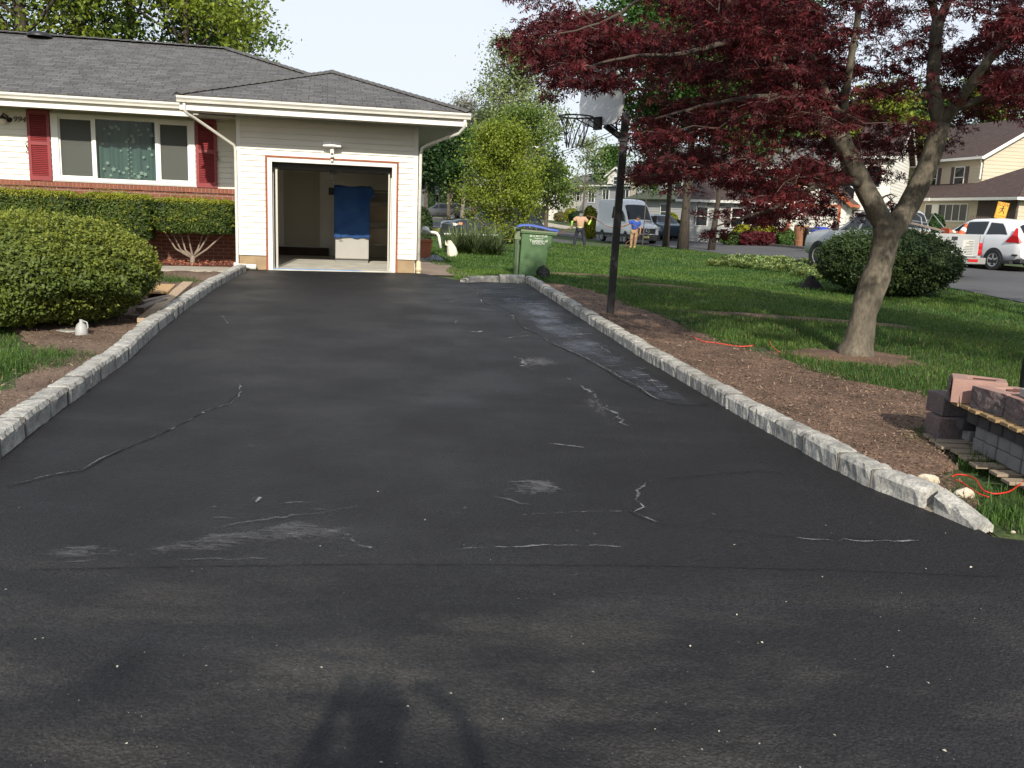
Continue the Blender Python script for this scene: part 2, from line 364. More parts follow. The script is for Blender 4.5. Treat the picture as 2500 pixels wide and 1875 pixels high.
# the back edge follows the garage front
L = xint(LC, 16.9)-.05
rows = [r for r in rows if r[0][1] < 16.5]
for k in range(1, 6):
    t = k/5; r = []
    for i, u in enumerate(np.linspace(0, 1, 26)):
        x = rows[-1][i][0] if k > 1 else rows[-1][i][0]
        yb = np.interp(x, [-5.4, -1.9, -1.06, .2], [17.40, 17.98, 16.75, 16.72])
        y0 = 16.4; yy = y0+(yb-y0)*t; r.append((x+(.0 if k else 0), yy, T(x, yy)+DRV))
    rows2 = r; rows.append(r)
drive = MB().grid(np.array(rows)).build('driveway', seal, smooth=True, fixn=False); tag(drive, kind='structure')
# street apron in the foreground
def xr(y): return 2.55+(4.5-y)*3.2 if y > 2 else 10.5
ap = np.array([[(x, y, max(T(x, y), 0)+DRV-.004-.02*max(0, min(1, (y-4.2)/.4))) for x in np.linspace(-14, min(14, xr(y)), 60)] for y in np.arange(-9, 4.75, .25)])
tag(MB().grid(ap).build('street', seal, smooth=True, fixn=False), kind='structure')
# joint between street and driveway, cracks and scuffs: thin worn layers on the driveway
mark_g = soft_mark('dried_sealer_grey', (.24, .24, .25), .615, .73, 40, (1, 2.2, 1), amt=.85)
mark_s = soft_mark('sealer_smear', (.12, .12, .13), .605, .75, 17, (1, 4.5, 1), amt=.7)
mark_b = soft_mark('sealer_thin_coat', (.10, .108, .135), .565, .74, 12, (.6, 3.2, 1), amt=.85, rough=.55)
mark_k = soft_mark('crack_black', (.004, .004, .004), .25, .4, 30, amt=.95)  # near-black tone for the crack and joint lines
def stroke(name, pts, wid, mat, dz=.0045, seg=.04, jag=.45, seed=1, onplane=None):
    """ribbon along photo points laid on the ground, ragged edge, fading to its sides"""
    P = [at(p[0], p[1], dz=DRV) for p in pts]; W = [p[2] if len(p) > 2 else 1. for p in pts]
    r = np.random.default_rng(seed); C = []; Wd = []
    for a, b, wa, wb in zip(P[:-1], P[1:], W[:-1], W[1:]):
        k = max(1, int(np.linalg.norm(b-a)/seg))
        for i in range(k): t = i/k; C.append(a+(b-a)*t); Wd.append(wa+(wb-wa)*t)
    C.append(P[-1]); Wd.append(W[-1]); C = np.array(C); n = len(C)
    tn = np.gradient(C, axis=0); q = np.stack([-tn[:, 1], tn[:, 0], 0*tn[:, 0]], 1); q /= np.linalg.norm(q, axis=1)[:, None]+1e-9
    wk = np.cumsum(r.normal(size=n)); wk -= np.linspace(wk[0], wk[-1], n); C = C+q*((r.normal(size=n)*jag*wid*.6)+wk*jag*wid*.35)[:, None]
    G = []; fade = []
    for i in range(n):
        wd = wid*(1.7 if mat is not mark_k else 1.)*Wd[i]*(.6+.8*r.random()); row = []
        for j, s in enumerate((-1, -.5, 0, .5, 1)):
            p = C[i]+q[i]*s*wd; row.append((p[0], p[1], T(p[0], p[1])+DRV+dz)); fade.append((0, .45, 1, .45, 0)[j]*(0 if i in (0, n-1) else min(1, Wd[i]*1.3)))
        G.append(row)
    o = MB().grid(np.array(G)).build(name, mat, drive, fixn=False)
    a = o.data.attributes.new('fade', 'FLOAT', 'POINT'); a.data.foreach_set('value', fade)
    o['kind'] = 'structure'; return o
def patch(name, poly, mat, dz=.003, taper=True):
    """soft-edged irregular area between photo points (left/right pairs), thinning out towards its ends"""
    n = 30; rp_ = np.random.default_rng(int(poly[0][0][0]+poly[0][0][1])); t0 = np.linspace(0, 1, len(poly)); P = np.array([[*l_, *r_] for l_, r_ in poly], float); G = []; fade = []
    ja = np.convolve(rp_.normal(size=n+6), np.ones(4)/4, 'same')[3:n+3]; jb = np.convolve(rp_.normal(size=n+6), np.ones(4)/4, 'same')[3:n+3]
    for i in range(n):
        t = i/(n-1); q = [np.interp(t, t0, P[:, k]) for k in range(4)]; w_ = q[2]-q[0]; h_ = q[3]-q[1]; sa = .10*ja[i]; sb = .10*jb[i]
        l_ = (q[0]+w_*sa, q[1]+h_*sa); r_ = (q[2]-w_*sb, q[3]-h_*sb); a = at(*l_, dz=DRV); b = at(*r_, dz=DRV); row = []; e = max(0., math.sin(math.pi*t))**.55
        for j, u in enumerate(np.linspace(0, 1, 11)):
            p = a+(b-a)*u; row.append((p[0], p[1], T(p[0], p[1])+DRV+dz)); fade.append((0, .45, .75, .95, 1, 1, 1, .9, .7, .4, 0)[j]*e*(.75+.25*rp_.random()))
        G.append(row)
    o = MB().grid(np.array(G)).build(name, mat, drive, fixn=False)
    a = o.data.attributes.new('fade', 'FLOAT', 'POINT'); a.data.foreach_set('value', fade); o['kind'] = 'structure'; return o
# long lighter coat along the right kerb and its ragged edge
crk = [(1135, 690, .6), (1160, 705), (1182, 740, 1.2), (1215, 745, .8), (1250, 762), (1258, 780, 1.3), (1275, 800), (1320, 818, .6), (1345, 838, 1.2), (1375, 850), (1430, 878), (1480, 905), (1510, 925), (1560, 950), (1590, 972), (1640, 985, .6), (1700, 990, .5), (1730, 985, .3)]
patch('sealer_patch', [((1080, 678), (1270, 684)), ((1110, 695), (1300, 700)), ((1160, 722), (1350, 725)), ((1205, 752), (1392, 756)), ((1262, 796), (1450, 800)), ((1345, 842), (1505, 846)), ((1430, 888), (1575, 892)), ((1520, 938), (1655, 942)), ((1620, 985), (1740, 985)), ((1720, 1020), (1800, 1010))], mark_b)
stroke('crack_edge', crk, .020, mark_g, .0075, seed=3, jag=.5)
stroke('crack_line', [(a+3, b+2) for a, b, *_ in crk], .011, mark_k, .010, seed=4, jag=.4)
crl = [(5, 1190, .8), (60, 1178, 1.3), (130, 1160), (200, 1150, .6), (250, 1120, .9), (330, 1085, .8), (390, 1060), (440, 1035, 1.2), (500, 1002, 1.2), (555, 985, .8), (580, 960, .9), (585, 940, .6), (560, 900, .5), (575, 860, .5), (600, 800, .35)]
stroke('crack_edge', crl, .017, mark_g, .006, seed=5, jag=.5)
stroke('crack_line', [(a+2, b+2) for a, b, *_ in crl[:11]], .009, mark_k, .009, seed=6)
crc = [(1600, 1172, .6), (1578, 1180), (1560, 1200, 1.5), (1552, 1222, 1.2), (1570, 1240), (1540, 1252, 1.4), (1580, 1270), (1620, 1282, .6), (1700, 1290, .5), (1800, 1300, .6), (1900, 1312, .6), (2000, 1318, .8), (2100, 1318, 1.2), (2180, 1322, 1.4), (2260, 1320, .8)]
stroke('crack_edge', crc[:8], .016, mark_g, .006, seed=7, jag=.6); stroke('crack_edge', crc[10:], .014, mark_g, .006, seed=17, jag=.8)
stroke('crack_line', crc[4:], .007, mark_k, .009, seed=8)
stroke('crack_line', [(1620, 1172), (1750, 1160), (1860, 1152), (1920, 1160)], .008, mark_k, .009, seed=81)
stroke('scuff_mark', [(1240, 1262, .4), (1330, 1255), (1440, 1250), (1530, 1250, .7)], .010, mark_g, .006, seed=9)
stroke('street_joint', [(0, 1385, .5), (90, 1379, .1), (200, 1372, .9), (300, 1370, .15), (400, 1366, .6), (600, 1362, 1), (700, 1359, .3), (800, 1356, .9), (960, 1350, .4), (1060, 1342, .2)], .022, mark_s, .004, seed=10)
stroke('street_joint', [(1030, 1348, .5), (1150, 1342, .8), (1260, 1340, 1.2), (1340, 1336, 1.4), (1430, 1336), (1530, 1340, .6), (1640, 1340, .3)], .011, mark_g, .006, seed=11, jag=.8)
stroke('street_joint', [(60, 1392), (400, 1385), (800, 1378), (1200, 1378), (1600, 1382), (2000, 1392), (2450, 1410)], .006, mark_k, .0035, seed=410, jag=.3)
patch('sealer_patch', [((-260, 1345), (-260, 1390)), ((5, 1325), (8, 1380)), ((160, 1322), (170, 1374)), ((300, 1325), (330, 1370)), ((480, 1295), (520, 1364)), ((640, 1270), (660, 1362)), ((780, 1248), (800, 1358)), ((900, 1230), (930, 1352)), ((985, 1270), (1010, 1348)), ((1060, 1320), (1080, 1345))], mark_s, .0035)
stroke('scuff_mark', [(500, 1297, .5), (650, 1270), (780, 1252), (890, 1236)], .018, mark_s, .007, seed=12, jag=.9)
stroke('scuff_mark', [(830, 1300), (870, 1310, 1.6), (880, 1335, 1.3), (920, 1348, .6)], .03, mark_g, .007, seed=13, jag=.9)
stroke('scuff_mark', [(620, 1240, .5), (640, 1210)], .02, mark_g, .006, seed=14)
stroke('scuff_mark', [(1410, 940, .4), (1440, 952, 1.5), (1450, 985), (1475, 1000, 1.5), (1500, 1020, 1.6), (1535, 1045, .6)], .035, mark_g, .006, seed=15, jag=.8)
stroke('scuff_mark', [(1320, 1082, .4), (1360, 1086, 1.2), (1420, 1094, .8), (1440, 1096, .3)], .014, mark_g, .006, seed=16)
stroke('scuff_mark', [(1375, 922, .5), (1400, 930, 1.1)], .025, mark_g, .006, seed=18)
stroke('scuff_mark', [(1275, 962, .5), (1310, 965, 1.2), (1375, 967, .4)], .014, mark_g, .006, seed=19)
stroke('scuff_mark', [(1350, 990, .4), (1420, 992, .8), (1520, 998, .5)], .012, mark_s, .006, seed=20)
stroke('scuff_mark', [(1245, 870, .6), (1275, 880, 1.6), (1300, 905, .7)], .035, mark_g, .006, seed=21, jag=.9)
stroke('scuff_mark', [(1205, 832, .5), (1250, 826, 1), (1320, 818, .6)], .013, mark_g, .0115, seed=22)
stroke('scuff_mark', [(1238, 817, .5), (1290, 813, 1), (1340, 815, .6)], .013, mark_g, .0115, seed=23)
stroke('scuff_mark', [(1190, 1210, .4), (1240, 1222, 1.1), (1300, 1240, .4)], .028, mark_s, .006, seed=24)
stroke('scuff_mark', [(1220, 1180, .4), (1300, 1175, 1.2), (1380, 1200, .6)], .035, mark_s, .006, seed=25)
stroke('scuff_mark', [(1108, 790, .6), (1122, 782, 1.5)], .03, mark_g, .006, seed=26)
stroke('scuff_mark', [(1135, 808, .6), (1165, 812, 1.6), (1178, 808, .8)], .035, mark_g, .006, seed=27)
for k, (x0, y0, x1, y1) in enumerate([(1060, 697, 1110, 699), (1130, 746, 1200, 742), (1160, 760, 1250, 757), (1230, 740, 1308, 738), (1155, 710, 1190, 709), (1020, 770, 1100, 775), (1296, 778, 1385, 772), (1320, 796, 1420, 793), (1340, 795, 1350, 808), (1380, 834, 1445, 836), (1445, 836, 1500, 870), (1455, 850, 1530, 853), (1490, 878, 1540, 874), (1425, 900, 1530, 895), (1578, 920, 1620, 965), (1330, 748, 1370, 760), (540, 770, 560, 800), (500, 775, 640, 778), (1175, 870, 1240, 866), (1065, 745, 1140, 733)]):
    stroke('scuff_mark', [(x0, y0, .5), ((x0+x1)/2, (y0+y1)/2, 1), (x1, y1, .5)], .013, mark_g, .013+.0003*k, seed=30+k)
for k, (x, y) in enumerate([(1275, 1290), (1330, 1300), (1410, 1300), (1300, 1318), (1450, 1310), (1080, 1250), (1095, 1262), (1740, 1260)]):
    stroke('scuff_mark', [(x-12, y-8, .6), (x, y, 1.2), (x+14, y+6, .5)], .012, mark_s, .012, seed=60+k)
rsc = np.random.default_rng(321)
for k in range(26):   # cross-wise squeegee lines in the thin coat by the right kerb
    t = rsc.random(); y = 700+t*t*270; xl = np.interp(y, [690, 745, 790, 838, 880, 930, 975], [1140, 1215, 1270, 1350, 1435, 1525, 1610]); xr_ = np.interp(y, [690, 745, 790, 838, 880, 930, 975], [1285, 1360, 1425, 1490, 1560, 1640, 1700]); u = rsc.uniform(0, .6); a = xl+(xr_-xl)*u; b = min(xr_-8, a+(xr_-xl)*rsc.uniform(.25, .7)); dy = rsc.uniform(-3, 2)
    stroke('scuff_mark', [(a, y, .4), ((a+b)/2, y+dy*.5, 1), (b, y+dy, .4)], .022+.022*rsc.random(), mark_g if k % 3 else mark_s, .016+.0002*k, seed=200+k)
for k in range(30):   # faint drag marks over the whole drive
    y = rsc.uniform(740, 1330); w_ = (y-600)*.9; cx_ = rsc.uniform(880-w_*.7, 900+w_*.8); l_ = rsc.uniform(20, 90)*(y/900)
    stroke('scuff_mark', [(cx_, y, .3), (cx_+l_*.5, y-2, 1), (cx_+l_, y+rsc.uniform(-8, 6), .3)], rsc.uniform(.012, .035), mark_s, .02+.0002*k, seed=240+k)
patch('sealer_patch', [((1190, 1205), (1200, 1225)), ((1260, 1170), (1270, 1225)), ((1330, 1168), (1350, 1215)), ((1400, 1190), (1420, 1205))], mark_s, .0055)
patch('sealer_patch', [((1240, 862), (1245, 885)), ((1280, 862), (1300, 920)), ((1330, 862), (1350, 915)), ((1390, 870), (1420, 900))], mark_s, .0055)
patch('sealer_patch', [((1405, 945), (1400, 960)), ((1440, 940), (1440, 1040)), ((1490, 1000), (1480, 1055)), ((1530, 1030), (1525, 1060))], mark_s, .0055)
# pebbles, seed husks and grit lying on the seal: uncountable litter
grit_m = mk('pale_grit', (.50, .46, .36), .8, tint=.5)
n = 260; gxy = []
while len(gxy) < n:
    px = RNG.uniform(0, 2500); py = 1875-(RNG.random()**1.1)*900; p = at(px, py, z=.03)
    if p[1] > 9: continue
    if p[1] > 4.6 and not (xint(LC, p[1])+.1 < p[0] < np.interp(p[1], [q[1] for q in RC], [q[0] for q in RC])-.1): continue
    if p[1] > 4.6 and RNG.random() > .12: continue
    if px > 2350 and py < 1350: continue
    gxy.append((p[0], p[1], T(p[0], p[1])+DRV+.005))
C = np.array(gxy); sz = .0030+.013*RNG.random(n)**6
a_, b_, w_ = rot_basis(n, 6.0); V = np.stack([C+a_*sz[:, None]*.5, C+b_*sz[:, None]*.32+w_*sz[:, None]*.2, C-a_*sz[:, None]*.5, C-b_*sz[:, None]*.32+w_*sz[:, None]*.15], 1)
tag(fastmesh('grit', V, 4, grit_m, tint=RNG.random(n)), 'pale seed husks and grit scattered over the black street', 'litter', kind='stuff')
# ---------------------------------------------------------------- granite block kerbs, every block a part
granite = mk('granite', (.42, .405, .365), .9, col2=(.235, .23, .21), vscale=9, bump=.005, bscale=30, fine=.3, fscale=70, orand=.16)
mortar = mk('mortar', (.13, .12, .105), .95, var=.2, bump=.003)
def rough_block(mb, a, b, wid, h0, h1, outn, rr, sink=.06, tops=(0, 0)):
    """one split-faced block from a to b (feet of its driveway face); outn points away from the driveway"""
    a = np.array(a); b = np.array(b); nu = max(4, int(np.linalg.norm(b-a)/.035)); prof = [(-.004, -sink), (0, h0*.35), (.0, h0*.8), (.018, h0), (wid*.5, h0+.006), (wid-.015, h0-.004), (wid, h0*.4), (wid, -sink)]
    G = []
    for i in range(nu+1):
        t = i/nu; c = a+(b-a)*t; row = []; sc = h0+(h1-h0)*t; e = .006 if i in (0, nu) else 0
        for j, (o, z) in enumerate(prof):
            zz = z*(sc/h0) if z > 0 else z
            jit = rr.normal()*.0035 if 0 < j < 4 else rr.normal()*.002
            q = c+outn*(o+(jit if j < 5 else 0)+(e if j < 4 else -e if j > 4 else 0))
            row.append((q[0], q[1], q[2]+zz+(rr.normal()*.0022 if 2 < j < 6 else 0)-(e*.7 if 2 < j < 6 else 0)))
        G.append(row)
    mb.grid(np.array(G)); k = len(prof); base = mb.n-(nu+1)*k
    mb.f.append(tuple(base+j for j in range(k))[::-1]); mb.f.append(tuple(base+nu*k+j for j in range(k))); mb.mi += [mb.cur]*2
def kerb_run(root, P, side, hts, blk, wid=.17, seed=1):
    rr = np.random.default_rng(seed); P = [np.array(p, float) for p in P]; D = [0]
    for a, b in zip(P[:-1], P[1:]): D.append(D[-1]+np.linalg.norm(b-a))
    f = lambda s: np.array([np.interp(s, D, [p[k] for p in P]) for k in range(3)])
    s = 0
    while s < D[-1]-.05:
        l = min(blk*(.8+.4*rr.random()), D[-1]-s); a = f(s); b = f(s+l-.012); tn = (b-a)/np.linalg.norm(b-a)
        on = np.array([-tn[1], tn[0], 0])*side; h = np.interp(s, [0, D[-1]], hts)+rr.normal()*.004
        a = a+on*rr.normal()*.004; b = b+on*rr.normal()*.004
        mb = MB(); rough_block(mb, a, b, wid*(.95+.1*rr.random()), h, h+rr.normal()*.004, on, rr); mb.build('kerb_block', granite, root, smooth=False, world=True, fixn=False)
        m2 = MB(); m = f(s+l-.006); m2.M = None
        q = m+on*.012; m2.bar(q+on*.0+np.array([0, 0, -.03]), q+np.array([0, 0, h-.008]), .021, .014); m2.bar(q+np.array([0, 0, h-.006]), m+on*(wid-.01)+np.array([0, 0, h-.008]), .016, .01)
        m2.build('mortar_joint', mortar, root, world=True)
        s += l
zt = lambda p: np.array([p[0], p[1], T(p[0], p[1])+DRV-.005])
lk = thing('granite_kerb', 'pale granite block kerb along the left edge of the black driveway, beside the big shrub', 'kerb', zt(LC[2]))
LK = [zt(np.array([-2.86, 3.9, 0]))]+[zt(p) for p in LC[1:]]
kerb_run(lk, LK, 1, (.135, .13), .42, seed=5)
rk = thing('granite_kerb', 'rough granite block kerb along the right edge of the driveway, ending in a sloped stone', 'kerb', zt(RC[3]))
RK = [zt(p) for p in RC]
e = RK[0]; d = RK[1]-RK[0]; d /= np.linalg.norm(d)
on = np.array([d[1], -d[0], 0])
mb = MB(); rough_block(mb, e+d*.02, e+d*.30, .15, .035, .12, on, np.random.default_rng(3)); mb.build('kerb_block', granite, rk, world=True, fixn=False)
RK2 = [RK[0]+d*.36]+[p for p in RK[1:] if np.linalg.norm(p-RK[0]) > .45]
kerb_run(rk, RK2, -1, (.125, .12), .42, seed=8)
mb = MB(); q = RK[0]+d*.33; mb.bar(q+np.array([0, 0, -.02]), q+on*.13+np.array([0, 0, .045]), .055, .05); mb.build('mortar_joint', mk('damp_sand', (.22, .19, .14), .95, var=.3), rk, world=True)
bk = thing('granite_kerb', 'short granite kerb with a rounded end closing the back of the driveway, by the green bin', 'kerb', zt(at(1200, 688)))
BK = [zt(at(*p)) for p in ((1281, 691), (1240, 691), (1194, 690), (1160, 691), (1138, 693))]
kerb_run(bk, BK, -1, (.13, .08), .6, seed=11)
# ---------------------------------------------------------------- soil
soil_m = mk('bare_soil', (.185, .112, .074), .95, col2=(.105, .062, .040), vscale=2.6, bump=.03, bscale=22, fine=.4, fscale=45)
soil_l = mk('dry_soil', (.175, .118, .082), .95, col2=(.105, .066, .043), vscale=1.8, bump=.025, bscale=22, fine=.35, fscale=45)
LEDGE = [(1290, 683), (1331, 692), (1400, 703), (1483, 721), (1548, 754), (1635, 779), (1751, 833), (1840, 856), (1896, 877), (1960, 898), (2052, 926), (2156, 955), (2249, 962), (2315, 985)]
LE = [at(*p) for p in LEDGE]+[at(2318, 1060), at(2300, 1085), at(2330, 1120), at(2345, 1190), at(2392, 1285), at(2402, 1296)]
RKo = [p+np.array([.12, 0, 0]) for p in RK[::-1]]
def soil_between(PA, PB, mat, name='garden_soil', dz=.02, n=60, m=14):
    def samp(P, k):
        D = np.r_[0, np.cumsum([np.linalg.norm(b-a) for a, b in zip(P[:-1], P[1:])])]
        return [np.array([np.interp(s, D, [p[c] for p in P]) for c in range(2)]) for s in np.linspace(0, D[-1], k)]
    a = samp(PA, n); b = samp(PB, n); rr = np.random.default_rng(4); G = []
    for i in range(n):
        bb = b[i]+rr.normal(size=2)*.06; row = []
        for u in np.linspace(0, 1, m):
            p = a[i]*(1-u)+bb*u; row.append((p[0], p[1], T(*p)+dz+(rr.normal()*.008 if 0 < u < 1 else -.02)+.05*u*(1-u)-(.045 if i in (0, n-1) else .02 if i in (1, n-2) else 0)))
        G.append(row)
    return tag(MB().grid(np.array(G)).build(name, mat, smooth=True, fixn=False), kind='structure')
# split so strips stay well shaped
soil_between(RKo, LE, soil_m)
LKo = [p-np.array([.12, 0, 0]) for p in LK]
LO = [np.array([-3.9, 3.7]), np.array([-4.6, 5.6]), at(0, 960)[:2], at(60, 880)[:2], at(110, 850)[:2]+np.array([-.5, .4]), np.array([-6.2, 11.]), np.array([-8.5, 13.]), np.array([-8.5, 16.]), np.array([-5.5, 16.6])]
soil_between([p[:2] for p in LKo], LO, soil_l)
# bare earth patches in the lawn
def bare(px, py, rx, ry, sd):
    c = at(px, py); r = np.random.default_rng(sd); ph = r.random(4)*6; G = []
    for v in np.linspace(0, 1, 7):
        row = []
        for a in np.linspace(0, 2*math.pi, 41):
            k = (1+.18*math.sin(3*a+ph[0])+.12*math.sin(7*a+ph[1])+.08*math.sin(13*a+ph[2]))*v; x = c[0]+rx*k*math.cos(a); y = c[1]+ry*k*math.sin(a); row.append((x, y, T(x, y)+.022*(1-v**3)-.016*v**3+.004*math.sin(x*30+y*21)))
        G.append(row)
    tag(MB().grid(np.array(G)).build('bare_patch', soil_m, smooth=True, fixn=False), kind='structure')
for q in ((1440, 672, 1.6, .38, 1), (1640, 700, .9, .3, 2), (1900, 775, 1.45, .36, 3), (2110, 790, .95, .33, 4), (2085, 868, .85, .55, 5), (1480, 640, 2.5, .3, 6)): bare(*q)
# small chips and clods on the soil
def in_poly(x, y, P):
    c = np.zeros(len(x), bool); n = len(P)
    for i in range(n):
        x1, y1 = P[i][:2]; x2, y2 = P[(i+1) % n][:2]
        k = ((y1 > y) != (y2 > y)) & (x < (x2-x1)*(y-y1)/(y2-y1+1e-12)+x1); c ^= k
    return c
SOILR = [p[:2] for p in RKo]+[p[:2] for p in LE[::-1]]
SOILL = [p[:2] for p in LKo]+[np.array(p[:2]) for p in LO[::-1]]
chip_m = mk('bark_chip', (.185, .130, .092), .9, tint=.75)
def scatter(poly, n, seed):
    r = np.random.default_rng(seed); P = np.array([p[:2] for p in poly]); lo = P.min(0); hi = P.max(0); X = r.uniform(lo[0], hi[0], n*6); Y = r.uniform(lo[1], hi[1], n*6)
    k = in_poly(X, Y, P) & (r.random(n*6) < np.clip(7/np.maximum(Y, 1), 0, 1)**1.3); X = X[k][:n]; Y = Y[k][:n]; return np.stack([X, Y, [T(a, b)+.05 for a, b in zip(X, Y)]], 1)
for poly, n, sd in ((SOILR, 16000, 3), (SOILL, 9000, 4)):
    C = scatter(poly, n, sd); k = len(C); C[:, 2] += RNG.normal(size=k)*.006-.008
    V = leaf_quads(C, .013+.022*RNG.random(k)**3, up=2.0, shape=np.array([(-.13, -.5), (.13, -.5), (.16, .5), (-.13, .45)]))
    tag(fastmesh('bark_chips', V, 4, chip_m, tint=RNG.random(k)**2), 'loose bark chips and clods over the bare soil '+('beside the right kerb' if sd == 3 else 'beside the left kerb'), 'mulch', kind='stuff')
# ================================================================ THE HOUSE
def frame(org, rz):
    return np.array(Matrix.Translation(Vector(org)) @ Matrix.Rotation(rz, 4, 'Z'))
def clap(mb, x0, x1, y, z0, z1, c=.105, lap=.023, ops=()):
    """lapped siding facing -y, real lapped courses, with openings (xa,xb,za,zb)"""
    zs = sorted(set([round(z0+i*c, 5) for i in range(int((z1-z0)/c)+1)]+[z1]+[round(v, 5) for o in ops for v in o[2:] if z0 < v < z1]))
    for za, zb in zip(zs[:-1], zs[1:]):
        if zb-za < 1e-4: continue
        k = math.floor((za-z0+1e-6)/c); b0 = z0+k*c; off = lambda z: y-lap*(1-min(1, max(0, (z-b0)/c)))
        xs = [(x0, x1)]
        for o in ops:
            if o[2] < (za+zb)/2 < o[3]:
                nx = []
                for a, b in xs:
                    if o[0] > a: nx.append((a, min(b, o[0])))
                    if o[1] < b: nx.append((max(a, o[1]), b))
                xs = [q for q in nx if q[1] > q[0]+1e-4]
        for a, b in xs:
            mb.add([(a, off(za), za), (b, off(za), za), (b, off(zb), zb), (a, off(zb), zb)], [(0, 1, 2, 3)])
            if abs(za-b0) < 1e-4: mb.add([(a, y+.002, za), (b, y+.002, za), (b, off(za), za), (a, off(za), za)], [(0, 1, 2, 3)])
    return mb
def gutter_prof():   # K style, open top: (outward, up)
    return [(0, 0), (.075, 0), (.085, .035), (.115, .07), (.118, .105), (.108, .105), (.104, .075), (.07, .03), (.008, .008), (.0, .1)]
siding_m = mk('vinyl_siding_cream', (.76, .73, .65), .55, var=.07, vscale=.9, bump=.0008, bscale=12)
trim_m = mk('white_trim', (.76, .74, .68), .5, var=.08, vscale=3)
gut_m = mk('gutter_white', (.74, .72, .65), .45, var=.18, vscale=2.2, stretch=(1, 1, 4))
soffit_m = mk('soffit_metal', (.50, .50, .46), .6, var=.08)
rust_m = mk('rust_red_trim', (.30, .085, .04), .7, var=.3, vscale=8)
red_m = mk('shutter_red', (.235, .024, .028), .5, var=.12, vscale=5)
dark_m = mk('black_metal', (.015, .015, .016), .5)
found_m = mk('tan_render', (.36, .26, .15), .95, col2=(.28, .20, .12), vscale=5, bump=.005, bscale=50)
floor_m = mk('garage_concrete', (.60, .58, .51), .85, col2=(.44, .42, .36), vscale=2.5, bump=.001, bscale=30)
plaster_m = mk('garage_plaster', (.84, .83, .78), .9, var=.12, vscale=1.5)
def shingle_mat(name, c1, c2, w=.32, h=.14, gap=(.02, .02, .021)):
    m = bpy.data.materials.new(name); m.use_nodes = True; n = m.node_tree.nodes; l = m.node_tree.links; b = n['Principled BSDF']
    uv = n.new('ShaderNodeUVMap'); bt = n.new('ShaderNodeTexBrick'); bt.inputs['Scale'].default_value = 1
    bt.inputs['Brick Width'].default_value = w; bt.inputs['Row Height'].default_value = h; bt.inputs['Mortar Size'].default_value = .006; bt.inputs['Mortar Smooth'].default_value = .3
    bt.inputs['Color1'].default_value = (*c1, 1); bt.inputs['Color2'].default_value = (*c2, 1); bt.inputs['Mortar'].default_value = (*gap, 1); bt.inputs['Bias'].default_value = -.1
    bt.offset = .37; bt.offset_frequency = 2; bt.squash = 1.4; bt.squash_frequency = 3
    l.new(uv.outputs['UV'], bt.inputs['Vector'])
    t = n.new('ShaderNodeTexNoise'); t.inputs['Scale'].default_value = 2.5; t.inputs['Detail'].default_value = 10; t.inputs['Roughness'].default_value = .75; l.new(uv.outputs['UV'], t.inputs['Vector'])
    r = n.new('ShaderNodeMapRange'); r.inputs['From Min'].default_value = .3; r.inputs['From Max'].default_value = .7; r.inputs['To Min'].default_value = .72; r.inputs['To Max'].default_value = 1.28; l.new(t.outputs['Fac'], r.inputs['Value'])
    x = n.new('ShaderNodeVectorMath'); x.operation = 'SCALE'; l.new(bt.outputs['Color'], x.inputs[0]); l.new(r.outputs['Result'], x.inputs['Scale']); l.new(x.outputs[0], b.inputs['Base Color'])
    b.inputs['Roughness'].default_value = .9
    bp = n.new('ShaderNodeBump'); bp.inputs['Distance'].default_value = .008; bp.invert = True
    l.new(bt.outputs['Fac'], bp.inputs['Height']); l.new(bp.outputs['Normal'], b.inputs['Normal'])
    MAT[name] = m; return m
def brick_mat(name, c1, c2, mo, w=.2, h=.075, ms=.008, swap=False):
    m = bpy.data.materials.new(name); m.use_nodes = True; n = m.node_tree.nodes; l = m.node_tree.links; b = n['Principled BSDF']
    tc = n.new('ShaderNodeTexCoord'); s = n.new('ShaderNodeSeparateXYZ'); c = n.new('ShaderNodeCombineXYZ'); l.new(tc.outputs['Object'], s.inputs[0])
    l.new(s.outputs['X'], c.inputs[0]); l.new(s.outputs['Z'], c.inputs[1])
    bt = n.new('ShaderNodeTexBrick'); bt.inputs['Scale'].default_value = 1; bt.inputs['Brick Width'].default_value = w; bt.inputs['Row Height'].default_value = h; bt.inputs['Mortar Size'].default_value = ms
    bt.inputs['Color1'].default_value = (*c1, 1); bt.inputs['Color2'].default_value = (*c2, 1); bt.inputs['Mortar'].default_value = (*mo, 1)
    l.new(c.outputs[0], bt.inputs['Vector']); l.new(bt.outputs['Color'], b.inputs['Base Color']); b.inputs['Roughness'].default_value = .9
    bp = n.new('ShaderNodeBump'); bp.inputs['Distance'].default_value = .006; bp.invert = True; l.new(bt.outputs['Fac'], bp.inputs['Height']); l.new(bp.outputs['Normal'], b.inputs['Normal'])
    MAT[name] = m; return m
shingle = shingle_mat('grey_shingles', (.115, .112, .111), (.066, .064, .065), w=.24, h=.125, gap=(.018, .017, .018))
brick_m = brick_mat('red_brick', (.215, .075, .045), (.165, .055, .034), (.26, .19, .15))
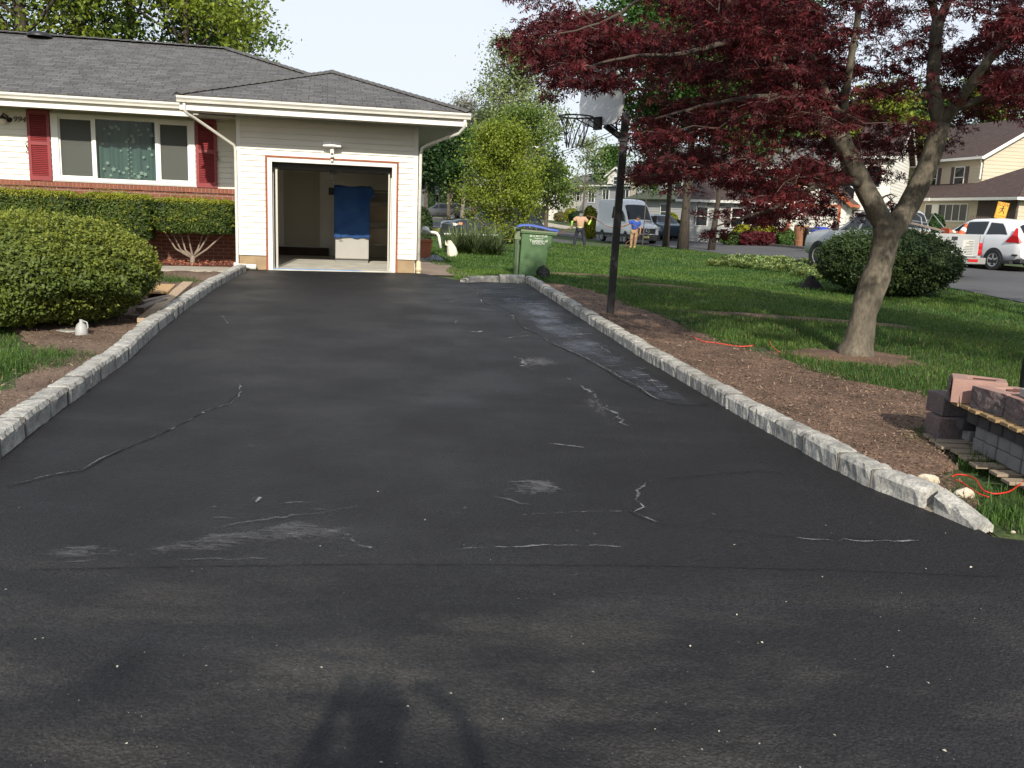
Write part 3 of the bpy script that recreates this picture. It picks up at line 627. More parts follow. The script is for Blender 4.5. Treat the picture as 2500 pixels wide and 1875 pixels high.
def roof_planes(name, polys, mat, parent, thick=.03, matrix=None):
    """polys: list of (points, along) planar roof faces; UV u along the eave, v up the slope"""
    me = bpy.data.meshes.new(name); V = []; Fc = []; UV = []
    for pts, al in polys:
        P = [np.array(p, float) for p in pts]
        if matrix is not None: P = [matrix[:3, :3]@p+matrix[:3, 3] for p in P]; al = matrix[:3, :3]@np.array(al, float)
        al = np.array(al, float); al /= np.linalg.norm(al); nn = np.cross(P[1]-P[0], P[2]-P[0]); nn /= np.linalg.norm(nn)
        if nn[2] < 0: nn = -nn
        up = np.cross(nn, al); up = up if up[2] > 0 else -up; k = len(V)
        V += [tuple(p) for p in P]; Fc.append(tuple(range(k, k+len(P)))); UV += [(p@al, p@up) for p in P]
    me.from_pydata(V, [], Fc); u = me.uv_layers.new(name='UVMap')
    for i, loop in enumerate(me.loops): u.data[i].uv = UV[loop.vertex_index]
    me.materials.append(mat); o = bpy.data.objects.new(name, me); COL.objects.link(o); o.parent = parent
    s = o.modifiers.new('thick', 'SOLIDIFY'); s.thickness = thick; s.offset = 0
    return o
HZ = .366; G0 = (-5.38, 17.3, HZ)
house = thing('ranch_house', 'cream single-storey house with red shutters and an open garage at the end of the driveway', 'house', G0, math.radians(12))
W_ = 3.42; DX0, DX1, DZ1 = .645, 2.93, 2.03
# garage front
mb = MB(); clap(mb, 0.07, W_-.07, 0, .25, 2.84, ops=[(DX0-.125, DX1+.125, -1, DZ1+.115)]); mb.build('garage_siding', siding_m, house, fixn=False)
for a, b in ((.0, .075), (W_-.075, W_+.012)): MB().box(a, b, -.016, .03, .25, 2.84).build('corner_trim', trim_m, house)
for a, b in ((.02, DX0-.125), (DX1+.125, W_-.02)): MB().box(a, b, .01, .12, -.25, .252).build('foundation', found_m, house)
mb = MB(); mb.box(DX0-.125, DX0-.085, -.03, .1, -.1, DZ1+.115); mb.box(DX1+.085, DX1+.125, -.03, .1, -.12, DZ1+.115); mb.box(DX0-.085, DX1+.085, -.03, .1, DZ1+.078, DZ1+.115); mb.build('door_border', rust_m, house)
mb = MB(); mb.box(DX0-.085, DX0, -.02, .14, -.1, DZ1+.078); mb.box(DX1, DX1+.085, -.02, .14, -.12, DZ1+.078); mb.box(DX0, DX1, -.02, .14, DZ1, DZ1+.078); mb.build('door_casing', trim_m, house, bevel=.004)
for a, b in ((DX0, DX0+.018), (DX1-.018, DX1)): MB().box(a, b, .142, .20, -.0, DZ1-.2).build('stop_bead', trim_m, house)
for a, b in ((DX0+.05, DX0+.09), (DX1-.06, DX1-.03)): MB().box(a, b, .21, .24, .0, 1.95).build('door_track', mk('galvanised', (.45, .43, .38), .5, metal=.4), house)
# inside of the garage
gd = 5.4; mb = MB(); x0, x1 = .12, W_-.12
mb.add([(x0, .14, 0), (x0, gd, 0), (x0, gd, 2.45), (x0, .14, 2.45)], [(0, 1, 2, 3)]); mb.add([(x1, .14, 0), (x1, gd, 0), (x1, gd, 2.45), (x1, .14, 2.45)], [(3, 2, 1, 0)])
mb.add([(x0, gd, 0), (x1, gd, 0), (x1, gd, 2.45), (x0, gd, 2.45)], [(0, 1, 2, 3)]); mb.add([(x0, .14, 2.45), (x1, .14, 2.45), (x1, gd, 2.45), (x0, gd, 2.45)], [(0, 1, 2, 3)])
mb.add([(x0, .145, 0), (DX0, .145, 0), (DX0, .145, 2.45), (x0, .145, 2.45)], [(0, 1, 2, 3)]); mb.add([(DX1, .145, 0), (x1, .145, 0), (x1, .145, 2.45), (DX1, .145, 2.45)], [(0, 1, 2, 3)]); mb.add([(DX0, .145, DZ1), (DX1, .145, DZ1), (DX1, .145, 2.45), (DX0, .145, 2.45)], [(0, 1, 2, 3)])
mb.build('garage_wall', plaster_m, house, fixn=False)
mb = MB(); mb.box(x0, x1, .05, gd, -.12, 0.0); mb.box(DX0, DX1, -.06, .06, -.12, -.004); mb.build('garage_floor', floor_m, house)
mb = MB(); mb.box(.02, .12, .12, gd+.1, -.2, 2.84); mb.box(W_-.12, W_-.0, .12, gd+.1, -.2, 2.84); mb.box(0.12, W_-.12, gd+.01, gd+.12, -.2, 2.84); mb.build('outer_wall', siding_m, house)
mb = MB()
for k in range(4): mb.box(DX0+.03, DX1-.03, .32+k*.53, .84+k*.53, DZ1-.06, DZ1-.02)
mb.box(DX0-.0, DX1+.0, .17, .31, DZ1-.10, DZ1-.0)
gdoor = mb.build('garage_door', mk('door_underside', (.05, .045, .038), .8), house)
mb = MB(); mb.box(1.72, 1.86, .30, .42, DZ1-.17, DZ1-.08); mb.tube([(1.80, .36, DZ1-.15), (1.80, .36, DZ1-.32)], .008, 6); mb.tube([(1.76, .36, DZ1-.33), (1.84, .36, DZ1-.33)], .01, 6); mb.build('opener_rail', dark_m, gdoor)
y = gd-.03
mb = MB(); mb.box(.62, 1.50, y-.02, y+.02, .22, 2.12); idr = mb.build('inner_door', mk('door_cream', (.45, .42, .34), .6), house)
mb = MB(); mb.box(.76, 1.36, y-.03, y-.02, .40, 1.02); mb.box(.76, 1.36, y-.03, y-.02, 1.18, 1.98); mb.build('door_panel', MAT['door_cream'], idr, bevel=.006)
mb = MB(); mb.lathe([(0, -.06), (.03, -.05), (.03, -.03), (.012, -.02), (.012, 0)], 12, (1.43, y-.02, 1.12), 'y'); mb.build('door_knob', mk('steel', (.5, .5, .48), .3, metal=.8), idr)
mb = MB(); mb.box(.50, 1.72, gd-.38, gd-.02, .001, .19); mb.build('step', mk('dark_timber', (.05, .035, .025), .9, var=.3), house)
mb = MB(); mb.box(1.72, 1.86, gd-.04, gd-.01, 1.52, 1.70); mb.build('control_box', dark_m, house)
mb = MB(); mb.box(2.0, 2.12, gd-.03, gd-.01, .38, .5); mb.build('outlet', trim_m, house)
mb = MB(); mb.box(DX0+.01, 2.34, -.045, .012, -.003, .004); tag(mb.build('masking_tape', mk('blue_tape', (.06, .27, .72), .6, var=.15, vscale=12)), 'strip of bright blue tape along the front edge of the garage floor', 'tape'); bpy.data.objects['masking_tape'].matrix_world = Matrix.Translation(Vector(G0)) @ Matrix.Rotation(math.radians(12), 4, 'Z')
HM = frame(G0, math.radians(12))
def hthing(name, label, cat, loc, rz=0, group=None):
    p = HM @ np.array([*loc, 1]); return thing(name, label, cat, p[:3], math.radians(12)+rz, group)
# fridge under a blue cover
fr = hthing('refrigerator', 'white refrigerator in the garage, its upper part hidden by a blue towel', 'refrigerator', (2.23, 2.5, 0))
wf = mk('fridge_white', (.36, .35, .325), .35, var=.06)
mb = MB(); mb.box(-.37, .37, .02, .68, .06, 1.66); mb.build('cabinet', wf, fr, bevel=.015)
mb = MB(); mb.box(-.37, .37, -.04, .015, .09, .60); mb.box(-.37, .37, -.04, .015, .615, 1.66); mb.build('fridge_door', wf, fr, bevel=.018)
mb = MB(); mb.box(-.36, .36, .0, .5, .0, .06); mb.build('base_grille', mk('grille_grey', (.2, .2, .18), .6), fr)
tw = hthing('blue_towel', 'large dark blue towel draped over the front and top of the white refrigerator', 'towel', (2.23, 2.5, 0))
G = []
for i in range(40):
    u = i/39; row = []
    for j in range(31):
        v = j/30; x = -.40+.79*v
        if u < .2: yy = .35-.435*u/.2; zz = 1.695+.012*math.sin(9*v+3*u)
        else:
            k = (u-.2)/.8; yy = -.085-.012*math.sin(v*22)*k-.016*math.sin(v*7+1)*k; zz = 1.69-1.13*k-.012*math.sin(v*13)*k
        if j == 30 and u < .45: x += .04*math.sin(u*7)
        row.append((x, yy, zz))
    G.append(row)
tb = MB().grid(G).build('cloth', mk('navy_cloth', (.010, .045, .17), .95, col2=(.025, .085, .24), vscale=3, bump=.003, bscale=90), tw, smooth=True); s = tb.modifiers.new('t', 'SOLIDIFY'); s.thickness = .012
mb = MB(); mb.tube([(.36, -.02, 1.70), (.42, -.03, 1.62), (.45, -.03, 1.52), (.44, -.04, 1.46)], [.03, .045, .05, .02], 8); mb.build('hanging_corner', MAT['navy_cloth'], tw, smooth=True)
# shelves behind
sh = hthing('storage_shelf', 'dim shelving with boxes at the right rear of the garage', 'shelf', (2.95, 3.6, 0))
mb = MB(); sm_ = mk('shelf_wood', (.26, .22, .17), .8)
for z in (.38, .88, 1.36, 1.62): mb.box(-.35, .32, -.2, .25, z, z+.03)
for x in (-.34, .30):
    for yy in (-.2, .22): mb.box(x, x+.03, yy, yy+.03, 0, 1.65)
mb.build('frame', sm_, sh)
for k, (z, h_, c) in enumerate(((.41, .36, (.30, .26, .20)), (.91, .36, (.36, .28, .2)), (1.39, .2, (.25, .22, .18)))):
    mb = MB(); mb.box(-.30, .12+.05*k, -.15, .2, z, z+h_); tb_ = mb.build('storage_box', mk('box_%d' % k, c, .85, var=.2)); tb_.matrix_world = Matrix(HM.tolist()) @ Matrix.Translation((2.95, 3.6, 0))
    tag(tb_, ('brown carton on the lowest garage shelf', 'tan carton on the middle garage shelf', 'flat grey carton on the upper garage shelf')[k], 'box')
for k, z in enumerate((.40, .92, 1.45)):
    mb = MB(); mb.prism([(3.30, z), (3.10-.05*(k == 1), z), (3.10, z-.12), (3.22, z-.30), (3.30, z-.34)] if k else [(3.30, z), (3.12, z), (3.12, z-.14), (3.30, z-.14)], 2.6, 2.63); mb.build('shelf_bracket', trim_m, house)
# soffits, fascia, gutters
ez = 2.84; sf = MB(); sf.box(-.84, 4.22, -.90, .0, ez, ez+.02); sf.box(W_+.013, 4.22, .0, 9.1, ez, ez+.02); sf.box(-12.2, -.0, .36, 1.2, ez, ez+.02)
sf.build('soffit', soffit_m, house)
mb = MB()
for k in range(0, 26): x = -.8+k*.2; mb.box(x, x+.008, -.88, -.02, ez-.004, ez-.0005)
for k in range(0, 44): y_ = .1+k*.2; mb.box(W_+.03, 4.2, y_, y_+.008, ez-.004, ez-.0005)
for k in range(0, 60): x = -12+k*.2; mb.box(x, x+.008, .38, 1.18, ez-.004, ez-.0005)
mb.build('soffit_rib', mk('rib_grey', (.30, .30, .27), .7), house)
mb = MB(); mb.box(-.86, 4.24, -.925, -.90, ez-.04, 3.03); mb.box(4.22, 4.245, -.90, 9.1, ez-.04, 3.03); mb.box(-.862, -.84, -.90, .335, ez-.04, 3.03); mb.box(-12.2, -.862, .335, .36, ez-.04, 3.03); mb.build('fascia', trim_m, house)
def gutter(name, x0, x1, y, z, parent, mat=gut_m, ends=True):
    P = gutter_prof(); A_ = np.array([[(x, y-o, z+u) for o, u in P] for x in np.linspace(x0, x1, 9)]); mb = MB().grid(A_)
    if ends:
        for x in (x0, x1): mb.add([(x, y-o, z+u) for o, u in P[:5]]+[(x, y, z+.1)], [tuple(range(6))])
    return mb.build(name, mat, parent)
gutter('gutter', -.90, 4.30, -.926, 2.925, house); gutter('gutter', -12.2, -.90, .333, 2.925, house)
P = gutter_prof(); MB().grid(np.array([[(4.246+o, yy, 2.925+u) for o, u in P] for yy in np.linspace(-.95, 9.1, 9)])).build('gutter', gut_m, house)
mb = MB(); dsq = lambda pts, r=.032: mb.tube(pts, r, 8)
dsq([(-.78, -.95, 2.93), (-.78, -.95, 2.80), (-.74, -.90, 2.74), (-.66, -.80, 2.70), (-.04, -.075, 2.30), (-.015, -.05, 2.22), (-.015, -.05, .10), (-.015, -.06, .04)], .028); mb.build('downspout', gut_m, house, smooth=True)
mb = MB(); mb.tube([(-.04, -.07, .0), (-.04, -.07, .1)], .045, 10); mb.tube([(-.06, -.08, .045), (.30, -.14, .035)], .045, 10); mb.tube([(.22, -.13, .03), (.34, -.15, .03)], .055, 10); mb.build('downspout_shoe', trim_m, house, smooth=True)
mb = MB(); dsq([(4.2, -.96, 2.93), (4.2, -.90, 2.80), (4.12, -.78, 2.68), (4.0, -.62, 2.64), (3.62, -.12, 2.50), (3.50, -.05, 2.42), (3.475, -.045, 2.3), (3.475, -.045, .20)]); mb.build('downspout', gut_m, house, smooth=True)
mb = MB(); mb.tube([(3.475, -.045, .22), (3.475, -.045, -.30)], .048, 10); mb.lathe([(.05, 0), (.062, .01), (.062, .07), (.05, .08)], 12, (3.475, -.045, .02)); mb.lathe([(.05, 0), (.06, .01), (.06, .05), (.05, .06)], 12, (3.475, -.045, -.12)); mb.build('drain_pipe', mk('cream_pipe', (.60, .50, .32), .5, var=.1), house, smooth=True)
# roofs
e = 3.045; k = .385
roof_planes('roof', [([(-12.3, .25, e), (4.05, .25, e), (-.60, 4.7, 4.72), (-12.3, 4.7, 4.72)], (1, 0, 0)),
                     ([(-12.3, 9.15, e), (-12.3, 4.7, 4.72), (-.60, 4.7, 4.72), (4.28, 9.15, e)], (1, 0, 0)),
                     ([(4.05, .25, e), (4.28, .25, e), (4.28, 9.15, e), (-.60, 4.7, 4.72)], (0, 1, 0))], shingle, house)
ap = (1.78, 1.62, 3.95); rb = (1.78, 4.3, 3.95); ll = (-.90, -.96, e+.003); lr = (4.29, -.96, e+.003)
roof_planes('garage_roof', [([ll, lr, ap], (1, 0, 0)), ([lr, (4.29, 3.2, e+.003), (1.9, 4.3, 3.95), ap], (0, 1, 0)), ([ap, rb, (-.55, 1.1, e+.08), ll], (1, .55, 0))], shingle, house)
def ridge_caps(a, b, n, parent, name='ridge_cap'):
    a = np.array(a); b = np.array(b); d = (b-a)/n; mb = MB(); dn = d/np.linalg.norm(d); sd = np.cross(dn, (0, 0, 1)); sd /= np.linalg.norm(sd)
    for i in range(n):
        p = a+d*i; q = p+d*1.12; l_ = .012+.014
        mb.add([p-sd*.13+(0, 0, .0), p+(0, 0, .045), p+sd*.13, q-sd*.13+(0, 0, .014), q+(0, 0, .06), q+sd*.13+(0, 0, .014), q-sd*.13-(0, 0, .02), q+sd*.13-(0, 0, .02)], [(0, 1, 4, 3), (1, 2, 5, 4), (3, 4, 5, 7, 6)])
    return mb.build(name, mk('cap_shingle', (.095, .091, .090), .95, var=.3, vscale=7, fine=.25), parent)
ridge_caps(lr, ap, 22, house); ridge_caps(ll, ap, 22, house); ridge_caps((-12.3, 4.7, 4.73), (-.60, 4.7, 4.73), 50, house); ridge_caps((4.05, .25, e), (-.60, 4.7, 4.73), 34, house); ridge_caps(ap, rb, 10, house)
mb = MB(); mb.lathe([(.26, 0), (.26, .04), (.2, .09), (.05, .12), (0, .12)], 20, (-4.55, 4.45, 4.66)); mb.build('roof_vent', dark_m, house, smooth=True)
# wing wall: brick below, siding above
WY = 1.2; mb = MB(); mb.box(-12, .02, WY, WY+.2, -.3, 1.40); mb.build('brick_wall', brick_m, house)
mb = MB()
for i in range(160):
    x = -12+i*.0752; mb.box(x, x+.066, WY-.035, WY+.1, 1.402, 1.502)
mb.build('brick_ledge', mk('ledge_brick', (.24, .082, .048), .9, var=.25, vscale=6), house)
mb = MB(); mb.box(-12, .02, WY-.027, WY+.1, 1.41, 1.494); mb.build('ledge_mortar', mk('pale_mortar', (.36, .27, .21), .95), house)
WX0, WX1, WZ0, WZ1 = -3.54, -.90, 1.505, 2.79
mb = MB(); clap(mb, -12, 0, WY-.0, 1.503, ez, ops=[(WX0, WX1, WZ0, WZ1)]); mb.build('wing_siding', siding_m, house, fixn=False)
mb = MB(); mb.box(WX0, WX0+.13, WY-.05, WY+.1, WZ0, WZ1); mb.box(WX1-.12, WX1, WY-.05, WY+.1, WZ0, WZ1); mb.box(WX0+.13, WX1-.12, WY-.05, WY+.1, WZ0, WZ0+.09); mb.box(WX0+.13, WX1-.12, WY-.05, WY+.1, WZ1-.07, WZ1)
win = mb.build('window', mk('window_white', (.80, .79, .76), .35, var=.04), house, bevel=.006)
mb = MB(); mb.box(WX0+.02, WX1-.02, WY-.065, WY-.05, WZ0+.02, WZ0+.05); mb.build('window_sill', MAT['window_white'], win, bevel=.004)
mz0, mz1 = WZ0+.09, WZ1-.07; px_ = [WX0+.13, -2.80, -2.74, -1.65, -1.58, WX1-.12]
for a, b in ((px_[1], px_[2]), (px_[3], px_[4])): MB().box(a, b, WY-.03, WY+.06, mz0, mz1).build('mullion', MAT['window_white'], win)
for a, b in ((px_[0], px_[1]), (px_[4], px_[5])):
    mb = MB(); mb.box(a, a+.025, WY-.01, WY+.05, mz0, mz1); mb.box(b-.025, b, WY-.01, WY+.05, mz0, mz1); mb.box(a+.025, b-.025, WY-.01, WY+.05, mz0, mz0+.03); mb.box(a+.025, b-.025, WY-.01, WY+.05, mz1-.03, mz1); mb.build('sash', MAT['window_white'], win)
pane_m = glassy('window_glass', (.9, .93, .92), .30, (.03, .04, .04)); screen_m = mk('insect_screen', (.10, .105, .085), .9, spec=.2)
sc_g = glassy('screened_glass', (.55, .56, .53), .62, (.075, .080, .068)); sc_g.node_tree.nodes['Principled BSDF'].inputs['Roughness'].default_value = .55
for a, b, m_ in ((px_[0]+.02, px_[1]-.02, sc_g), (px_[2], px_[3], pane_m), (px_[4]+.02, px_[5]-.02, sc_g)):
    mb = MB(); mb.add([(a, WY+.015, mz0), (b, WY+.015, mz0), (b, WY+.015, mz1), (a, WY+.015, mz1)], [(0, 1, 2, 3)]); mb.build('pane', m_, win, fixn=False)
cur_m = mk('curtain_green', (.115, .20, .17), .9, col2=(.08, .15, .15), vscale=1.5, stretch=(3, 1, .5))
G = [[(x, WY+.16+.025*math.sin(x*26)+.012*math.sin(x*61), z) for x in np.linspace(px_[0], px_[5], 160)] for z in (mz0-.02, mz1+.02)]
curt = MB().grid(G).build('curtain', cur_m, win, smooth=True)
st = MB(); r5 = random.Random(5)
for i in range(34):
    cx = r5.uniform(px_[2]+.08, px_[3]-.08); cz = mz0+.04+(mz1-mz0-.1)*(r5.random()**1.25); R = r5.uniform(.028, .06); a0 = r5.random()*2
    pts = []
    for q in range(10): rr_ = R if q % 2 == 0 else R*.45; t = a0+q*math.pi/5; pts.append((cx+rr_*math.cos(t), WY+.115, cz+rr_*math.sin(t)))
    st.add(pts, [tuple(range(10))])
for i in range(16): st.add([(-2.20+.05*(i % 2), WY+.113, mz0+.02+i*.045), (-2.17+.05*(i % 2), WY+.113, mz0+.03+i*.045), (-2.19+.05*(i % 2), WY+.113, mz0+.055+i*.045)], [(0, 1, 2)])
st.build('star_print', mk('curtain_star', (.34, .48, .40), .9), curt, fixn=False)
mb = MB(); mb.add([(WX0, WY+.5, mz0-.1), (WX1, WY+.5, mz0-.1), (WX1, WY+.5, mz1+.1), (WX0, WY+.5, mz1+.1)], [(0, 1, 2, 3)]); mb.build('room_back', mk('room_dark', (.03, .03, .03), .9), win)
# shutters
def shutter(x0, x1, z0, z1):
    mb = MB(); fw = .055; y = WY-.05
    mb.box(x0, x0+fw, y-.012, WY-.012, z0, z1); mb.box(x1-fw, x1, y-.012, WY-.012, z0, z1); mid = z0+(z1-z0)*.53
    for a, b in ((z0, z0+.09), (mid-.035, mid+.035), (z1-.08, z1)): mb.box(x0+fw, x1-fw, y-.012, WY-.012, a, b)
    mb.box(x0+fw, x1-fw, WY-.03, WY-.014, z0+.08, z1-.08)
    for a, b in ((z0+.10, mid-.04), (mid+.045, z1-.09)):
        n_ = int((b-a)/.034)
        for i in range(n_):
            z = a+i*(b-a)/n_; mb.add([(x0+fw, y-.004, z), (x1-fw, y-.004, z), (x1-fw, WY-.03, z+.03), (x0+fw, WY-.03, z+.03), (x0+fw, y-.004, z+.006), (x1-fw, y-.004, z+.006)], [(0, 1, 5, 4), (4, 5, 2, 3), (0, 3, 2, 1)])
    return mb.build('shutter', red_m, house)
for x0, x1 in ((-3.955, -3.555), (-.885, -.485)):
    s_ = shutter(x0, x1, 1.508, 2.828)
    for xx, zz in ((x0-.02 if x0 < -2 else x1+.015, 2.12),):
        mb = MB(); mb.tube([(xx+.02, WY-.07, zz+.10), (xx-.015, WY-.07, zz+.07), (xx, WY-.07, zz), (xx+.02, WY-.07, zz-.05), (xx-.01, WY-.07, zz-.085), (xx-.03, WY-.07, zz-.06)], .008, 6); mb.build('shutter_dog', mk('brass_black', (.06, .045, .02), .5), s_)
# wall lantern and number
lan = MB(); lx = -4.33; lan.lathe([(.0, .0), (.055, .0), (.055, .02), (0, .02)], 14, (lx+.06, WY-.02, 2.62), 'y'); lan.tube([(lx+.06, WY-.03, 2.62), (lx+.05, WY-.10, 2.68), (lx, WY-.12, 2.72), (lx-.02, WY-.12, 2.66)], .018, 8); lan.lathe([(.07, .0), (.05, .04), (.015, .07), (.0, .10)], 14, (lx-.02, WY-.12, 2.62)); lant = lan.build('wall_lantern', dark_m, house, smooth=True)
MB().lathe([(.0, -.09), (.04, -.08), (.065, -.03), (.065, .0), (.05, .01)], 16, (lx-.02, WY-.12, 2.615)).build('glass_globe', mk('frosted_globe', (.65, .6, .5), .15), lant, smooth=True)
def text_obj(name, body, size, mat, parent, M, ext=.004, align='CENTER', shear=0., spacing=1.):
    cu = bpy.data.curves.new(name, 'FONT'); cu.body = body; cu.size = size; cu.extrude = ext; cu.align_x = align; cu.align_y = 'CENTER'; cu.shear = shear; cu.space_line = spacing
    o = bpy.data.objects.new(name, cu); COL.objects.link(o); dg = bpy.context.evaluated_depsgraph_get(); me = bpy.data.meshes.new_from_object(o.evaluated_get(dg)); bpy.data.objects.remove(o)
    me.materials.clear(); me.materials.append(mat); o = bpy.data.objects.new(name, me); COL.objects.link(o); o.parent = parent; o.matrix_local = M; return o
RX = Matrix.Rotation(math.pi/2, 4, 'X')
text_obj('house_number', '994', .15, mk('number_bronze', (.05, .035, .02), .5), house, Matrix.Translation((-4.09, WY-.035, 2.63)) @ RX, ext=.008, shear=.25)
# floodlight with camera over the garage door
fl = MB(); fl.box(1.72, 1.82, -.05, -.012, 2.26, 2.36); fx = fl.build('flood_light', mk('light_grey_plastic', (.80, .80, .78), .4), house)
for sx in (-1, 1):
    mb = MB(); mb.M = np.array(Matrix.Translation((1.77+sx*.08, -.17, 2.39)) @ Matrix.Rotation(sx*.2, 4, 'Z') @ Matrix.Rotation(-.25, 4, 'X')); mb.box(-.085, .085, -.04, .04, -.045, .045); mb.build('lamp_head', MAT['light_grey_plastic'], fx, bevel=.006)
mb = MB(); mb.box(1.735, 1.805, -.14, -.05, 2.16, 2.34); mb.build('camera_body', trim_m, fx, bevel=.01)
mb = MB(); mb.lathe([(0, -.012), (.02, -.01), (.022, 0)], 14, (1.77, -.14, 2.22), 'y'); mb.build('lens', dark_m, fx)
mb = MB(); mb.lathe([(0, -.05), (.028, -.03), (.03, .0), (0, .01)], 12, (1.77, -.055, 2.12)); mb.build('motion_sensor', trim_m, fx, smooth=True)
# walk and planting bed in front of the wing, side path right of the garage
walk_m = mk('walk_concrete', (.42, .38, .31), .9, var=.2, vscale=3, bump=.002, bscale=50)
def hp(x, y, dz=0): p = HM @ np.array([x, y, 0, 1]); return (p[0], p[1], T(p[0], p[1])+dz)
mb = MB(); n = 24; X = np.linspace(-12, .0, n)
mb.grid([[hp(x, yy, z) for x in X] for yy, z in ((-.75, -.02), (-.75, .045), (.12, .045), (.12, -.02))]); tag(mb.build('walkway', walk_m, fixn=False), kind='structure')
mulch_m = mk('red_mulch', (.17, .060, .035), .95, col2=(.10, .035, .022), vscale=14, bump=.03, bscale=35)
mb = MB(); tag(mb.grid([[hp(x, yy, .05+.015*math.sin(x*9+yy*13)) for x in np.linspace(-12, -.02, 60)] for yy in np.linspace(.1, 1.22, 8)]).build('mulch_bed', mulch_m, smooth=True, fixn=False), kind='structure')
r = np.random.default_rng(9); C = np.array([hp(r.uniform(-6, -.03), r.uniform(.12, 1.15), .07+.01*r.random()) for _ in range(2500)])
tag(fastmesh('bark_chips', leaf_quads(C, .05, up=1.5, shape=np.array([(-.16, -.5), (.16, -.5), (.2, .5), (-.16, .45)])), 4, mk('mulch_chip', (.24, .085, .05), .9, tint=.6), tint=r.random(2500)), 'red bark mulch around the hedges against the brick wall', 'mulch', kind='stuff')
spath = mk('path_concrete', (.27, .20, .15), .9, col2=(.20, .145, .11), vscale=1.5, bump=.002, bscale=40)
mb = MB(); mb.grid([[hp(x, yy, .012) for x in (W_+.0, W_+.35, W_+.7, W_+1.12)] for yy in np.linspace(-.35, 11, 24)]); tag(mb.build('side_path', spath, fixn=False), kind='structure')
# ================================================================ THINGS NEAR THE DRIVEWAY
black_m = mk('black_paint', (.008, .008, .009), .6, var=.3, vscale=9)
# basketball hoop
PB = at(1487, 770); hoop = thing('basketball_hoop', 'basketball hoop with black post and white fan backboard, standing right of the driveway', 'basketball hoop', PB)
z0 = PB[2]; X = lambda px, py, Y=12.7: atY(px, py, Y)
ptop = X(1528, 275); mb = MB(); mb.bar((PB[0]+.01, PB[1], z0-.1), ptop, .102, .102, up=(0, 1, 0)); mb.build('pole', black_m, hoop, world=True, bevel=.008)
mc = X(1463, 293, 12.62); nrm = np.array([-.87, -.49, 0]); tg = np.array([.49, -.87, 0])
outl = [(-.36, 2.90), (.36, 2.90), (.46, 2.93), (.565, 3.10), (.58, 3.22), (.53, 3.42), (.42, 3.58), (.24, 3.68), (0, 3.72), (-.24, 3.68), (-.42, 3.58), (-.53, 3.42), (-.58, 3.22), (-.565, 3.10), (-.46, 2.93)]
zz0 = X(1471, 308)[2]-2.90
def bp(s, z, o): return mc*[1, 1, 0]+tg*s*.9+nrm*o+np.array([0, 0, z+zz0])
mb = MB(); n = len(outl); mb.add([bp(s, z, 0) for s, z in outl]+[bp(s, z, -.035) for s, z in outl], [tuple(range(n)), tuple(range(2*n-1, n-1, -1))]+[(k, n+k, n+(k+1) % n, (k+1) % n) for k in range(n)])
mb.build('backboard', mk('backboard_white', (.78, .79, .80), .45, var=.12, vscale=2), hoop, world=True, bevel=.006)
rz = 2.985+zz0; rc = bp(0, 0, .15+.23)*[1, 1, 0]
mb = MB(); ring = [(rc[0]+.228*math.cos(a), rc[1]+.228*math.sin(a), rz+.0) for a in np.linspace(0, 2*math.pi, 33)]; mb.tube(ring, .010, 8, cap=False); mb.build('rim', black_m, hoop, world=True, smooth=True)
mb = MB()
for s in (-.07, .07):
    mb.tube([bp(s, rz-zz0, .0), bp(s*1.2, rz-zz0, .18)], .009, 6); mb.tube([bp(s, rz-zz0-.13, .0), bp(s*2.2, rz-zz0-.01, .30)], .008, 6)
mb.bar(bp(0, 2.84, .02), bp(0, 3.01, .02), .15, .05, up=tuple(nrm)); mb.build('rim_bracket', black_m, hoop, world=True)
net = MB(); r0 = .222
def npt(a, k): t = k/6; R = r0*(1-.52*t**.7)*(1+.03*math.sin(5*a+k)); return (rc[0]+R*math.cos(a), rc[1]+R*math.sin(a), rz-.012-.40*t)
for q in range(12):
    for sgn in (-1, 1): net.tube([npt(q*math.pi/6+sgn*k*.13*2*math.pi/12*2.0*.96, k) for k in range(7)], .0048, 4)
net.build('net', mk('net_cord', (.06, .055, .06), .9), hoop, world=True)
pa = X(1519, 338, 12.7); mb = MB(); mb.bar(pa, X(1478, 306, 12.6), .09, .06); mb.bar(pa+np.array([.02, 0, -.04]), pa+np.array([.02, 0, .05]), .14, .12); mb.tube([X(1504, 298, 12.6), X(1506, 322, 12.66)], .012, 6); mb.tube([X(1490, 302, 12.6), X(1508, 316, 12.66)], .012, 6); mb.build('support_arm', black_m, hoop, world=True)
# green wheeled bin, seen from its side
BB = at(1295, 675); bn = thing('wheeled_bin', 'green wheeled bin with a blue lid on the lawn behind the driveway kerb', 'bin', BB, math.radians(2)); q = .000775
grn = mk('bin_green', (.056, .125, .042), .5, var=.14, vscale=3, bump=.001, bscale=60); gg = mk('bin_grey_green', (.14, .18, .10), .6)
def zx(px, py): return ((px-560)*q, (1545-py)*q)
prof = [zx(225, 1545), zx(700, 1545), zx(700, 1400), zx(760, 1290), zx(850, 1245), zx(940, 1240), zx(985, 790), zx(1060, 710), zx(1080, 395), zx(265, 395)]
mb = MB(); mb.prism(prof, -.27, .27); mb.build('body', grn, bn, bevel=.02)
mb = MB(); mb.prism([zx(240, 395), zx(1180, 430), zx(1195, 400), zx(1100, 375), zx(240, 350)], -.30, .30); mb.build('rim_band', grn, bn, bevel=.006)
mb = MB(); G = []
for i, (px_l, py_) in enumerate(((130, 300), (160, 225), (300, 190), (520, 190), (800, 235), (1000, 280), (1220, 300), (1235, 335))):
    x, z = zx(px_l, py_); G.append([(x, yy, z+zb) for yy, zb in ((-.31, -.025), (-.31, .0), (-.25, .012), (0, .022), (.25, .012), (.31, 0), (.31, -.025))])
